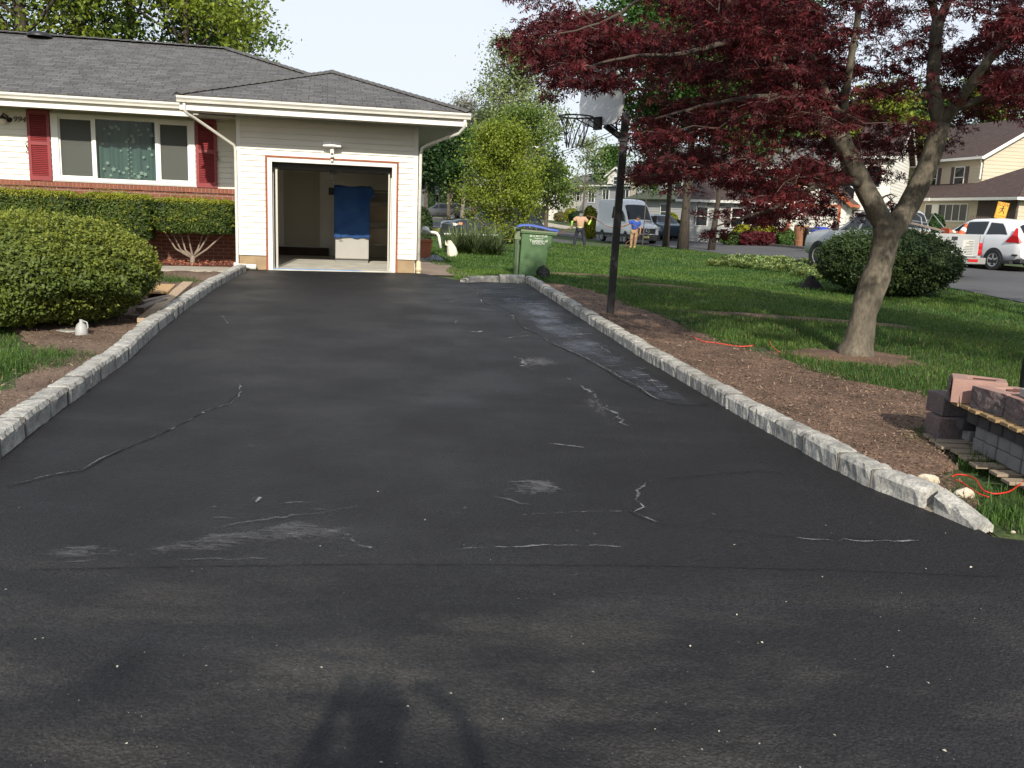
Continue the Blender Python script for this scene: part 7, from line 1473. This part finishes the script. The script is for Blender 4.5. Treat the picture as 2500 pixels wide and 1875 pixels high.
for px, Y, rz_, m_, lb in ((1078, 99, 172, paint('car_grey', (.05, .052, .055)), 'dark grey wagon seen side-on in the distance, nearest the garage wall'), (1122, 103, -103, paint('car_navy', (.02, .03, .06)), 'navy car facing the camera beside the utility pole in the distance'), (1152, 110, 150, paint('car_darkred', (.06, .03, .03)), 'dark brown car at the far end of the distant row of parked cars'), (1136, 124, 185, paint('car_slate', (.10, .12, .14)), 'slate blue car behind the navy one in the distance'), (1619, 64, -78, paint('car_blue', (.03, .06, .10)), 'dark blue car mostly hidden between the van and the first tree trunk')):
    x = atY(px, 530, Y)[0]; c_, _, _ = vehicle('parked_car', lb, 'car', (x, Y, T(x, Y)), math.radians(rz_), suv_st, (1.5, -1.45), .36, m_, sw, ws=(1.06, .36), rw=(-2.28, -2.02))
    for s_ in (1, -1): part(c_, 'tail_light', red_l, (-2.38, -2.2, min(s_*.62, s_*.93), max(s_*.62, s_*.93), .88, 1.08), bevel=.02)
# ================================================================ HOUSES ACROSS THE ROAD
wg = glassy('house_glass', (.3, .33, .34), .72, (.02, .025, .028)); wblind = mk('window_blind', (.35, .37, .34), .8)
def fwin(root, M, x, z, w_, h_, trim, shut=None, depth=.06, style='double', surround=None):
    fm = np.array(M); mb = MB(); mb.M = fm; t = .07
    mb.box(x-w_/2-t, x-w_/2, -depth, .02, z-t, z+h_+t); mb.box(x+w_/2, x+w_/2+t, -depth, .02, z-t, z+h_+t); mb.box(x-w_/2, x+w_/2, -depth, .02, z-t, z); mb.box(x-w_/2, x+w_/2, -depth, .02, z+h_, z+h_+t)
    if style == 'double': mb.box(x-w_/2, x+w_/2, -depth+.01, .0, z+h_*.5-.02, z+h_*.5+.03)
    else:
        for k in range(1, style): mb.box(x-w_/2+w_*k/style-.03, x-w_/2+w_*k/style+.03, -depth+.01, 0, z, z+h_)
    wn = mb.build('window', trim, root)
    mb = MB(); mb.M = fm; mb.add([(x-w_/2, -.025, z), (x+w_/2, -.025, z), (x+w_/2, -.025, z+h_), (x-w_/2, -.025, z+h_)], [(0, 1, 2, 3)]); mb.build('pane', wg, wn, fixn=False)
    mb = MB(); mb.M = fm; mb.add([(x-w_/2, .0-.018, z+h_*.45), (x+w_/2, -.018, z+h_*.45), (x+w_/2, -.018, z+h_), (x-w_/2, -.018, z+h_)], [(0, 1, 2, 3)]); mb.build('blind', wblind, wn, fixn=False)
    if shut:
        for s_ in (-1, 1):
            mb = MB(); mb.M = fm; a_ = x+s_*(w_/2+t+.19); mb.box(a_-.17, a_+.17, -.035, -.014, z-.05, z+h_+.05)
            for k in range(9): mb.box(a_-.13, a_+.13, -.043, -.035, z+.02+k*h_/9.2, z+.02+k*h_/9.2+h_/14)
            mb.build('shutter', shut, root)
    if surround:
        mb = MB(); mb.M = fm; q = t+.07
        mb.box(x-w_/2-q, x-w_/2-t, -.03, .01, z-q, z+h_+q); mb.box(x+w_/2+t, x+w_/2+q, -.03, .01, z-q, z+h_+q); mb.box(x-w_/2-t, x+w_/2+t, -.03, .01, z-q, z-t); mb.box(x-w_/2-t, x+w_/2+t, -.03, .01, z+h_+t, z+h_+q); mb.build('window_trim', surround, root)
RZ = lambda d: Matrix.Rotation(math.radians(d), 4, 'Z')
def volume(root, x0, x1, y0, y1, z0, z1, wall, roofm, roof='gx', rise=1.6, ov=.35, course=.2, lap=.02, fascia=None):
    """box volume with lapped siding; gx: ridge along x (gables at the x ends); gy: ridge along y; hip"""
    w = MB(); top = z1
    faces = [(Matrix.Identity(4), x0, x1, y0), (RZ(90), y0, y1, -x1), (RZ(-90), -y1, -y0, x0), (RZ(180), -x1, -x0, -y1)]
    for M_, a, b, yy in faces: w.M = np.array(M_); clap(w, a, b, yy, z0, z1, c=course, lap=lap)
    cx, cy = (x0+x1)/2, (y0+y1)/2
    w.M = None
    if roof == 'gx':
        for x, s_ in ((x0-.0, -1), (x1+.0, 1)):
            k = int(rise/course)
            for i in range(k+1):
                za = i*course; zb = min(rise, za+course); fa = (y1-y0)/2*(1-za/rise); fb = (y1-y0)/2*(1-zb/rise); w.add([(x+s_*lap, cy-fa, z1+za), (x+s_*lap, cy+fa, z1+za), (x, cy+fb, z1+zb), (x, cy-fb, z1+zb)], [(0, 1, 2, 3)])
    if roof == 'gy':
        for y, s_ in ((y0, -1), (y1, 1)):
            k = int(rise/course)
            for i in range(k+1):
                za = i*course; zb = min(rise, za+course); fa = (x1-x0)/2*(1-za/rise); fb = (x1-x0)/2*(1-zb/rise); w.add([(cx-fa, y+s_*lap, z1+za), (cx+fa, y+s_*lap, z1+za), (cx+fb, y, z1+zb), (cx-fb, y, z1+zb)], [(0, 1, 2, 3)])
    w.build('wall', wall, root, fixn=False)
    if not roofm: return
    zr = z1+.06; hy = (y1-y0)/2; hx = (x1-x0)/2
    if roof == 'gx':
        sl = rise/hy; e = zr-ov*sl; P = [([(x0-ov, y0-ov, e), (x1+ov, y0-ov, e), (x1+ov, cy, zr+rise), (x0-ov, cy, zr+rise)], (1, 0, 0)), ([(x0-ov, y1+ov, e), (x1+ov, y1+ov, e), (x1+ov, cy, zr+rise), (x0-ov, cy, zr+rise)], (1, 0, 0))]
    elif roof == 'gy':
        sl = rise/hx; e = zr-ov*sl; P = [([(x0-ov, y0-ov, e), (x0-ov, y1+ov, e), (cx, y1+ov, zr+rise), (cx, y0-ov, zr+rise)], (0, 1, 0)), ([(x1+ov, y0-ov, e), (x1+ov, y1+ov, e), (cx, y1+ov, zr+rise), (cx, y0-ov, zr+rise)], (0, 1, 0))]
    else:
        e = zr-.1; m = min(hx, hy); a = (cx-(hx-m), cy-(hy-m), zr+rise); b = (cx+(hx-m), cy+(hy-m), zr+rise); X0, X1, Y0, Y1 = x0-ov, x1+ov, y0-ov, y1+ov
        if hx > hy: P = [([(X0, Y0, e), (X1, Y0, e), b, a], (1, 0, 0)), ([(X0, Y1, e), (X1, Y1, e), b, a], (1, 0, 0)), ([(X0, Y0, e), (X0, Y1, e), a], (0, 1, 0)), ([(X1, Y0, e), (X1, Y1, e), b], (0, 1, 0))]
        else: P = [([(X0, Y0, e), (X0, Y1, e), b, a], (0, 1, 0)), ([(X1, Y0, e), (X1, Y1, e), b, a], (0, 1, 0)), ([(X0, Y0, e), (X1, Y0, e), a], (1, 0, 0)), ([(X0, Y1, e), (X1, Y1, e), b], (1, 0, 0))]
    roof_planes('roof', P, roofm, root, thick=.10)
    if fascia:
        mb = MB(); X0, X1, Y0, Y1 = x0-ov, x1+ov, y0-ov, y1+ov
        if roof != 'gy':
            for y in (Y0-.06, Y1-.02): mb.box(X0, X1, y, y+.08, e-.14, e+.02)
            for x in ((X0, X1) if roof == 'hip' else ()): mb.box(x-.05, x+.03, Y0, Y1, e-.14, e+.02)
        else:
            for x in (X0-.06, X1-.02): mb.box(x, x+.08, Y0, Y1, e-.14, e+.02)
        mb.build('gutter', fascia, root)
        if roof in ('gx', 'gy'):
            for q in ((X0+.01, X1-.01) if roof == 'gx' else (Y0+.01, Y1-.01)):
                for s_ in (-1, 1):
                    mb = MB()
                    if roof == 'gx': mb.bar((q, cy+s_*(hy+ov), e-.09), (q, cy, zr+rise-.09), .05, .20)
                    else: mb.bar((cx+s_*(hx+ov), q, e-.09), (cx, q, zr+rise-.09), .05, .20)
                    mb.build('barge_board', fascia, root)
br_roof = shingle_mat('brown_shingles', (.075, .046, .040), (.055, .034, .030), gap=(.03, .018, .016)); gr_roof = shingle_mat('grey_roof_far', (.14, .135, .13), (.105, .10, .10)); dk_roof = shingle_mat('dark_roof_far', (.06, .062, .066), (.045, .047, .05))
cream = mk('cream_siding', (.54, .47, .35), .7, var=.06, vscale=.6); white_s = mk('white_siding', (.74, .72, .66), .7, var=.04, vscale=.6); grey_s = mk('grey_siding', (.44, .44, .43), .75, var=.05, vscale=.6); tan_s = mk('tan_siding', (.50, .43, .34), .75, var=.05, vscale=.6); blu_s = mk('bluegrey_siding', (.28, .29, .31), .75, var=.06, vscale=.6); wtr = mk('far_white_trim', (.74, .74, .70), .5); brn_sh = mk('brown_shutter', (.10, .065, .060), .7)
Xat = lambda px, py, Y: atY(px, py, Y)[0]
# cream two-storey house on the right
Y = 57.; x = Xat(2391, 480, Y); h6 = thing('cream_house', 'cream two-storey house with brown roof and brown shutters, behind the pickup and crossover', 'house', (x, Y, T(x, Y)), math.radians(-79))
volume(h6, -13, 0, 0, 8.5, -.3, 5.15, cream, br_roof, 'gx', 2.5, .45, .23, .022, wtr)
I4 = Matrix.Identity(4); GE = RZ(90)
for xx in (-2.1, -4.8, -8.5): fwin(h6, I4, xx, 3.15, .85, 1.25, wtr, brn_sh)
volume(h6, -9.2, .0, -2.6, -.02, -.3, 2.35, cream, None, None, course=.23, lap=.022)
roof_planes('porch_roof', [([(-13.2, -3.1, 2.32), (.6, -3.1, 2.32), (.6, -.02, 3.35), (-13.2, -.02, 3.35)], (1, 0, 0))], br_roof, h6, .1)
MB().box(-13.2, -.4, -3.2, -3.08, 2.16, 2.34).build('porch_gutter', wtr, h6)
volume(h6, .02, 6.6, -2.6, 4.2, -.3, 2.35, cream, br_roof, 'hip', 1.9, .5, .23, .022, wtr)
fwin(h6, Matrix.Translation((0, -2.6, 0)), .55, 1.0, 3.9, .95, wtr, style=6); MB().box(-.65, -.05, -2.70, -2.63, 1.0, 1.95).build('window_panel', wtr, h6)
fwin(h6, Matrix.Translation((0, -2.6, 0)), -5.6, .7, 1.1, 1.3, wtr)
part(h6, 'carport_shade_panel', mk('carport_shade_brown', (.085, .060, .050), .85, var=.2), (3.4, 6.5, -2.66, -2.62, -.2, 2.15), bevel=0)  # brown panel paints in the shade of the open breezeway
fwin(h6, GE, 3.4, 3.2, .95, 1.3, wtr)
mb = MB(); mb.tube([(-.15, -.45, 5.0), (-.12, -.12, 4.75), (-.08, -.08, 4.5), (-.08, -.08, 3.6)], .05, 6); mb.build('downspout', wtr, h6)
# fence, pickets, sign
Y = 44.; xa = Xat(2358, 560, Y); fn = thing('board_fence', 'brown board fence behind the white crossover, in front of the cream house', 'fence', (xa, Y, T(xa, Y)-.05), math.radians(14)); mb = MB()
for k in range(60): mb.box(k*.145, k*.145+.135, 0, .02, 0, .98+.01*(k % 3))
mb.box(-.0, 8.7, .02, .06, .2, .28); mb.box(0, 8.7, .02, .06, .75, .83); mb.build('boards', mk('fence_brown', (.105, .075, .062), .9, var=.3, vscale=6, stretch=(4, 4, .6)), fn)
xa = Xat(2368, 540, 46.); pf = thing('picket_fence', 'row of pointed brown pickets rising behind the board fence', 'fence', (xa, 46, T(xa, 46)-.1), math.radians(10)); mb = MB()
for k in range(10): x_ = k*.12; mb.prism([(x_, 0), (x_+.08, 0), (x_+.08, 1.34), (x_+.04, 1.46), (x_, 1.34)], 0, .02)
mb.box(0, 1.2, .02, .05, .9, .98); mb.build('pickets', MAT['fence_brown'], pf)
Y = 36.; sp_ = thing('warning_sign', 'orange-yellow SLOW sign with a running figure, on a post behind the white crossover', 'sign', (Xat(2437, 560, Y), Y, T(Xat(2437, 560, Y), Y)), math.radians(-8)); ct = atY(2441, 514, Y); zc = ct[2]-sp_.location.z; yel = mk('sign_amber', (.78, .36, .02), .5, var=.08)
mb = MB(); mb.tube([(0, 0, -.1), (.02, 0, zc)], .03, 8); mb.build('post', yel, sp_)
TL = Matrix.Translation((.02, -.04, zc)) @ Matrix.Rotation(math.radians(8), 4, 'Y')
mb = MB(); mb.M = np.array(TL); mb.box(-.22, .22, -.01, .01, -.32, .32); bd = mb.build('sign_board', yel, sp_, bevel=.01); bm_ = mk('sign_black', (.03, .012, .008), .6)
mb = MB(); mb.M = np.array(TL); [mb.box(*b) for b in ((-.20, .20, -.0125, -.0105, -.305, -.297), (-.20, .20, -.0125, -.0105, .297, .305), (-.205, -.197, -.0125, -.0105, -.30, .30), (.197, .205, -.0125, -.0105, -.30, .30))]; mb.build('sign_border', bm_, bd)
text_obj('lettering', 'SLOW', .15, bm_, bd, TL @ Matrix.Translation((0, -.013, .22)) @ RX, ext=.001); text_obj('lettering', 'CHILDREN', .085, mk('sign_faded', (.40, .12, .01), .6), bd, TL @ Matrix.Translation((0, -.013, -.22)) @ RX, ext=.001)
fg = MB(); fg.M = np.array(TL); yy = -.014
for a, b, r_ in (((.015, .13), (.0, .02), .028), ((0, .02), (.07, -.04), .02), ((.07, -.04), (.10, -.12), .016), ((0, .02), (-.04, -.06), .02), ((-.04, -.06), (-.10, -.10), .016), ((.01, .10), (-.07, .07), .014), ((-.07, .07), (-.10, .02), .012), ((.02, .10), (.08, .07), .014), ((.08, .07), (.11, .10), .012)): fg.bar((a[0], yy, a[1]), (b[0], yy, b[1]), .004, r_*1.6, up=(0, 0, 1) if abs(a[0]-b[0]) > .02 else (1, 0, 0))
fg.lathe([(0, -.002), (.030, -.002), (.030, .002)], 14, (.022, yy, .165), 'y'); fg.build('running_figure', bm_, bd)
# white house with orange trim and a garage
Y = 54.; x = Xat(1986, 540, Y); h5 = thing('white_house', 'white house with orange-brown trimmed garage gable, behind the wheeled bins across the road', 'house', (x, Y, T(x, Y)), math.radians(-30)); orr = mk('orange_trim', (.42, .12, .05), .6, var=.1)
volume(h5, -2.0, 1.8, 0, 7, -.3, 2.55, white_s, br_roof, 'gy', 1.5, .4, .2, .018, orr); volume(h5, 1.82, 3.8, 1.8, 9, -.3, 5.3, white_s, br_roof, 'gx', 2.0, .4, .2, .018, wtr); volume(h5, -8.5, -2.02, 1.0, 7, -.3, 2.45, grey_s, br_roof, 'gx', 1.2, .4, .2, .018, wtr); volume(h5, -8.2, -1.0, 7.02, 12, -.3, 5.0, grey_s, gr_roof, 'gx', 1.8, .4, .2, .018, wtr)
mb = MB(); mb.box(-1.35, 1.35, -.05, -.022, 0, 2.12)
for k in range(1, 4): mb.box(-1.35, 1.35, -.054, -.05, k*.53-.01, k*.53+.01)
mb.build('garage_door', mk('garage_door_white', (.66, .64, .58), .6), h5); mb = MB(); mb.box(-1.5, -1.35, -.07, .0, 0, 2.27); mb.box(1.35, 1.5, -.07, 0, 0, 2.27); mb.box(-1.35, 1.35, -.07, 0, 2.12, 2.27); mb.build('door_trim', orr, h5)
fwin(h5, Matrix.Translation((0, 1.8, 0)), 2.25, .55, .5, 1.35, wtr, surround=brn_sh); fwin(h5, Matrix.Translation((0, 1.8, 0)), 3.25, .9, .6, 1.2, wtr, surround=brn_sh); fwin(h5, Matrix.Translation((0, 1.8, 0)), 2.8, 3.4, .8, 1.2, wtr)
for xx in (-3.6, -4.9, -7.2): fwin(h5, Matrix.Translation((0, 1.0, 0)), xx, .75, .7, 1.15, wtr, brn_sh if xx > -5 else None)
fwin(h5, Matrix.Translation((0, 7.02, 0)), -4.2, 3.2, .8, 1.1, wtr)
mb = MB(); mb.tube([(-2.45, .9, 2.5), (-2.15, -.05, 2.2), (-2.1, -.05, .1)], .05, 6); mb.build('downspout', wtr, h5)
dl = MB(); P_ = [(Xat(1905, 560, 50), 50), (Xat(2040, 560, 50), 50)]
mb = MB(); mb.grid([[(x_, y_, T(x_, y_)+.01) for x_ in np.linspace(xpl(KX, y_)+.1, xa_, 8)] for y_, xa_ in ((46, 21), (48, 21), (50, 20.6), (52, 20.4), (53.5, 20.2))]); tag(mb.build('far_driveway', road_m, smooth=True, fixn=False), kind='structure')
# grey-beige house behind the shade trees, tan house, dark-roofed house, two white houses
Y = 78.; x = Xat(1752, 520, Y); h4 = thing('beige_house', 'beige two-storey house with green porch roof behind the three shade trees', 'house', (x, Y, T(x, Y)), math.radians(-58))
volume(h4, -11, 0, 0, 8, -.3, 5.6, grey_s, gr_roof, 'gx', 2, .4, .22, .02, wtr); volume(h4, -9, -.5, -2.4, -.02, -.3, 2.5, grey_s, None, None, course=.22, lap=.02); roof_planes('porch_roof', [([(-9.4, -2.9, 2.5), (0, -2.9, 2.5), (-1, -.02, 3.4), (-9.4, -.02, 3.4)], (1, 0, 0))], shingle_mat('green_roof', (.07, .085, .055), (.05, .065, .04)), h4, .1)
for xx in (-2.2, -5.2, -8.6): fwin(h4, I4, xx, 3.5, .9, 1.3, wtr, mk('grey_shutter', (.16, .15, .15), .7))
for yy in (1.8, 5.4): fwin(h4, GE, yy, 3.5, .9, 1.3, wtr)
fwin(h4, Matrix.Translation((0, -2.4, 0)), -4, .8, 1.2, 1.3, wtr)
Y = 84.; x = Xat(1640, 520, Y); h3 = thing('tan_house', 'tan two-storey house with white corner boards directly behind the van', 'house', (x, Y, T(x, Y)), math.radians(-52))
volume(h3, -5.5, -0, 0, 9, -.3, 5.0, tan_s, dk_roof, 'gx', 1.5, .4, .22, .02, wtr)
for xx in (-1.8, -4.2): fwin(h3, I4, xx, 3.0, 1.0, 1.4, wtr)
for yy in (3.5,): fwin(h3, GE, yy, 3.2, .9, 1.2, wtr)
Y = 104.; x = Xat(1556, 520, Y); h3b = thing('grey_house', 'blue-grey house with a dark roof and dormer, just left of the hoop post', 'house', (x, Y, T(x, Y)), math.radians(-50))
volume(h3b, -9, 0, 0, 8, -.3, 4.6, blu_s, dk_roof, 'gx', 1.7, .4, .24, .02, wtr); volume(h3b, -4.5, -1.5, -.6, 3.2, 4.6, 5.6, white_s, dk_roof, 'gy', .9, .3, .24, .02, wtr)
for xx in (-2, -5.2, -7.6): fwin(h3b, I4, xx, 2.5, 1.0, 1.5, wtr, style=2)
fwin(h3b, Matrix.Translation((0, -.6, 0)), -3, 4.6, .9, .8, wtr)
Y = 124.; x = Xat(1424, 520, Y); h2 = thing('gabled_house', 'off-white house with red-edged gable behind the yellow bush, left of the van', 'house', (x, Y, T(x, Y)), math.radians(-62))
volume(h2, -7, 0, 0, 8.5, -.3, 4.7, mk('offwhite_siding', (.66, .62, .55), .7), gr_roof, 'gx', 1.9, .45, .24, .02, orr); volume(h2, .02, 4.5, 1, 6.5, -.3, 2.4, grey_s, gr_roof, 'hip', 1.6, .5, .24, .02, wtr)
for xx in (-1.5, -3.5, -5.6): fwin(h2, I4, xx, 2.9, .8, 1.3, wtr, MAT['grey_shutter'])
fwin(h2, GE, 4.2, 2.8, 1.1, 1.3, wtr); fwin(h2, Matrix.Translation((4.5, 0, 0)) @ GE, 3.6, .9, 2.2, 1.0, wtr, style=3)
Y = 140.; x = Xat(1372, 520, Y); h1 = thing('white_garage_house', 'bright white house with a low garage wing, farthest left of the gabled houses', 'house', (x, Y, T(x, Y)), math.radians(-40))
volume(h1, -2, 6.0, 0, 8, -.3, 4.7, white_s, dk_roof, 'gy', 1.9, .45, .24, .02, wtr); volume(h1, -7.5, -2.02, 0, 7, -.3, 3.2, white_s, dk_roof, 'gx', .5, .3, .24, .02, wtr)
for xx in (.2, 4.2): fwin(h1, I4, xx, 2.9, 1.0, 1.2, wtr)
part(h1, 'garage_shade_panel', mk('opening_shade', (.02, .018, .016), .9), (-6.9, -2.6, -.06, -.02, 0, 2.1), bevel=0)  # dark panel on the wall paints the shade inside the open garage
Y = 132.; x = Xat(1072, 500, Y); h0 = thing('low_white_house', 'low white house far behind the parked cars, beside the utility pole', 'house', (x, Y, T(x, Y)), math.radians(6))
volume(h0, -4.5, .8, 0, 7, -.3, 3.0, white_s, dk_roof, 'gx', 1.3, .4, .24, .02, wtr); volume(h0, .82, 9, 1, 7, -.3, 2.6, white_s, dk_roof, 'gx', 1.0, .4, .24, .02, wtr); volume(h0, .82, 5, 2, 6.8, 2.6, 4.6, white_s, dk_roof, 'gx', 1.0, .3, .24, .02, wtr)
for xx in (-3.4, -.3, 2.4, 4.4, 6.4): fwin(h0, Matrix.Translation((0, 0 if xx < .8 else 1.0, 0)), xx, 1.2, 1.1, 1.1, wtr, style=3)
# plants in front of the far houses
def fshrub(label, px, py, Y, wd, ht, m_, seed, p=2.2, n=3800, leaf=.13, name='shrub', cat='shrub'):
    x = Xat(px, py, Y); return shrub(name, label, cat, (x, Y, ht*.5), (wd/2, wd/2*.8, ht*.52), n, leaf, m_, seed, p=p, stems=False, zmin=-.95, lump=.10)
ylw = leafm('leaf_golden', (.30, .30, .02), (.20, .23, .02), .4); redl = leafm('leaf_barberry', (.13, .018, .022), (.07, .012, .018), .5)
fshrub('tall golden-green bush against the rear of the white van', 1441, 545, 66, 1.15, 2.3, ylw, 81, n=6000)
fshrub('small golden bush left of the person in the peach shirt', 1395, 530, 112, 1.9, 1.7, ylw, 82)
fshrub('low brownish bush at the foot of the white garage wing', 1368, 530, 116, 1.8, 1.2, mk('leaf_brownish', (.11, .10, .03), .7, tint=.4), 83)
fshrub('low dark green bush behind the person in the peach shirt', 1408, 535, 108, 2.2, 1.3, lg_dark, 84)
fshrub('dark red bush between the van and the first tree trunk', 1626, 552, 66, 1.5, 1.05, redl, 85)
fshrub('golden bush above the dark red bush behind the first tree trunk', 1640, 530, 72, 1.1, 1.9, ylw, 86)
fshrub('rounded green bush between the first and second tree trunks', 1660, 552, 66, 1.0, 1.35, lg_mid, 87)
fshrub('dark green bush right of the thick tree trunk', 1722, 552, 66, 1.5, 1.5, lg_dark, 88)
fshrub('clipped green bush at the left corner of the trimmed garage', 1920, 560, 51, .95, 1.0, lg_mid, 89, p=2.6)
fshrub('low reddish hedge left of the clipped green bush', 1880, 560, 51.5, 1.4, .75, redl, 90, p=3)
fshrub('low dark red hedge below the yellow flowering bush', 1840, 560, 52, 1.6, .75, redl, 91, p=3)
fshrub('yellow flowering bush below the white house windows', 1868, 552, 53.5, 1.6, 1.15, ylw, 92)
fshrub('second yellow flowering bush, farther left below the white house windows', 1818, 552, 54.5, 1.4, 1.15, ylw, 93)
fshrub('green ground-hugging bush at the left end of the reddish hedge', 1790, 565, 52.5, 1.5, .7, lg_mid, 94)
fshrub('small dark conical evergreen in front of the cream house', 2282, 565, 50, 1.0, 1.35, lg_dark, 95, p=1.7)
fshrub('tall dark rhododendron immediately right of the garage wall', 1028, 545, 36, .9, 1.6, leafm('leaf_rhodo', (.045, .075, .022), None, .5, .1), 96, n=6000, leaf=.10)
fshrub('slim clipped evergreen column in front of the low white house', 1052, 505, 120, 1.3, 3.6, lg_dark, 97, p=2.6)
fshrub('second slim clipped evergreen column, nearer the utility pole', 1084, 505, 120, 1.5, 3.7, lg_dark, 98, p=2.6)
fshrub('variegated low bush at the foot of the dark car, right of the white rail', 1078, 560, 52, 1.6, .45, leafm('leaf_varieg', (.25, .26, .08), None, .4), 99)
for k, (px, Y, wd, ht, lb) in enumerate(((1345, 128, 9, 7, 'left'), (1500, 150, 10, 9, 'middle'), (1700, 130, 12, 9, 'right'))):
    pass
# bins across the road
def far_bin(label, px, py, Y, m_, rz, h_=1.05, w_=.62):
    x = Xat(px, py, Y); b = thing('wheeled_bin', label, 'bin', (x, Y, T(x, Y)), math.radians(rz)); q = w_/2
    mb = MB(); mb.add([(-q*.8, -q*.85, .03), (q*.8, -q*.85, .03), (q*.8, q*.85, .03), (-q*.8, q*.85, .03), (-q, -q*1.1, h_*.88), (q, -q*1.1, h_*.88), (q, q*1.1, h_*.88), (-q, q*1.1, h_*.88)], [(0, 3, 2, 1), (4, 5, 6, 7), (0, 1, 5, 4), (1, 2, 6, 5), (2, 3, 7, 6), (3, 0, 4, 7)]); mb.build('body', m_, b, bevel=.02)
    mb = MB(); mb.add([(-q*1.08, -q*1.2, h_*.88), (q*1.08, -q*1.2, h_*.88), (q*1.08, q*1.25, h_*.90), (-q*1.08, q*1.25, h_*.90), (-q*.95, -q*1.0, h_*.95), (q*.95, -q*1.0, h_*.95), (q*.95, q*1.1, h_), (-q*.95, q*1.1, h_)], [(0, 3, 2, 1), (4, 5, 6, 7), (0, 1, 5, 4), (1, 2, 6, 5), (2, 3, 7, 6), (3, 0, 4, 7)]); mb.build('lid', m_, b, bevel=.015)
    for s_ in (-1, 1): mb = MB(); mb.lathe([(0, -.03), (.12, -.03), (.12, .03), (0, .03)], 14, (s_*q*.85, q*.75, .12), 'x'); mb.build('wheel', tyre_m, b)
    return b
blb = mk('bin_blue', (.018, .045, .36), .5); bkb = mk('bin_black', (.022, .024, .024), .55)
b_ = far_bin('black wheeled bin with white digits in front of the trimmed garage', 1981, 560, 51, bkb, 0); part(b_, 'digits', white_p, (-.20, -.15, -.33, -.318, .62, .78), (-.13, -.08, -.33, -.318, .62, .78), bevel=0)
far_bin('blue wheeled bin standing right of the black one at the garage', 2006, 560, 51.5, blb, 8)
far_bin('nearest blue wheeled bin, beside the silver pickup bonnet', 2003, 575, 43, blb, 15)
x = Xat(1957, 560, 51.6); ob = thing('leaf_basket', 'tall orange-brown ribbed container left of the black bin at the garage', 'container', (x, 51.6, T(x, 51.6))); mb = MB(); mb.lathe([(.0, 0), (.34, 0), (.38, .3), (.36, .32), (.40, .6), (.38, .62), (.42, .95), (.40, 1.15), (.37, 1.15), (.36, .9), (0, .9)], 20); mb.build('body', mk('basket_orange', (.30, .14, .075), .8, var=.25, vscale=6), ob)
# poles, lamp, wires
Y = 95.; x = Xat(1095, 530, Y); up_ = thing('utility_pole', 'tall brown wooden utility pole beside the distant parked cars', 'pole', (x, Y, T(x, Y))); tp_ = atY(1102, 300, Y); mb = MB(); mb.tube([(x, Y, T(x, Y)-.2), tp_], [.20, .15], 10); mb.build('pole', mk('pole_wood', (.25, .125, .075), .9, var=.25), up_, world=True); mb = MB(); mb.bar(tp_+[-1.1, 0, -.5], tp_+[1.1, 0, -.5], .12, .12); mb.build('cross_arm', MAT['pole_wood'], up_, world=True)
Y = 72.; x = Xat(1240, 540, Y); slp = thing('street_lamp', 'wooden lamp pole with a white arm and lamp head above the small bright tree', 'street lamp', (x, Y, T(x, Y))); tp_ = atY(1242, 312, Y); mb = MB(); mb.tube([(x, Y, T(x, Y)-.2), tp_], [.16, .12], 10); mb.build('pole', mk('pole_tan', (.36, .27, .18), .9, var=.2), slp, world=True)
mb = MB(); mb.tube([atY(1243, 368, Y), atY(1262, 361, Y), atY(1296, 359, Y)], .035, 6); mb.build('arm', wtr, slp, world=True); mb = MB(); c_ = atY(1306, 360, Y); mb.lathe([(0, .10), (.16, .08), (.26, 0), (.2, -.07), (0, -.09)], 14, tuple(c_)); mb.build('lamp_head', mk('lamp_white', (.78, .78, .76), .4), slp, world=True, smooth=True)
wire = mk('wire', (.04, .04, .045), .8)
def wline(label, pts, r_=.018):
    P = np.array([atY(*p) for p in pts]); t = np.linspace(0, len(P)-1, 30); C = np.stack([np.interp(t, range(len(P)), P[:, k]) for k in range(3)], 1); C[1:-1] = (C[:-2]+C[1:-1]+C[2:])/3
    tag(MB().tube(C, r_, 4).build('power_line', wire), label, 'power line', 'overhead power lines')
wline('overhead line running from above the garage roof to the maple leaves', [(1020, 266, 50), (1075, 263, 52), (1180, 258, 56), (1290, 244, 58), (1400, 226, 60), (1560, 196, 62)])
wline('upper of the two close overhead lines behind the basketball net', [(1230, 420, 70), (1330, 385, 66), (1415, 355, 62), (1480, 328, 60), (1600, 280, 56)], .022)
wline('lower of the two close overhead lines behind the basketball net', [(1240, 426, 70), (1330, 393, 66), (1415, 361, 62), (1482, 335, 60), (1600, 290, 56)], .022)
# pale footpaths across the lots opposite
for pts, wd in ((((1322, 545), (1350, 551), (1385, 557), (1400, 560)), .8), (((1350, 556), (1330, 551), (1322, 550)), .9), (((1745, 578), (1800, 577), (1860, 574), (1935, 571)), .25)):
    P_ = [at(*p) for p in pts]; G = []
    for i, p_ in enumerate(P_): d_ = (P_[min(i+1, len(P_)-1)]-P_[max(i-1, 0)])[:2]; d_ /= np.linalg.norm(d_)+1e-9; q_ = np.array([-d_[1], d_[0]]); G.append([(p_[0]+q_[0]*s_, p_[1]+q_[1]*s_, T(p_[0]+q_[0]*s_, p_[1]+q_[1]*s_)+.03) for s_ in (-wd, 0, wd)])
    tag(MB().grid(G).build('footpath', walk_m, fixn=False), kind='structure')
bpy.context.view_layer.update()
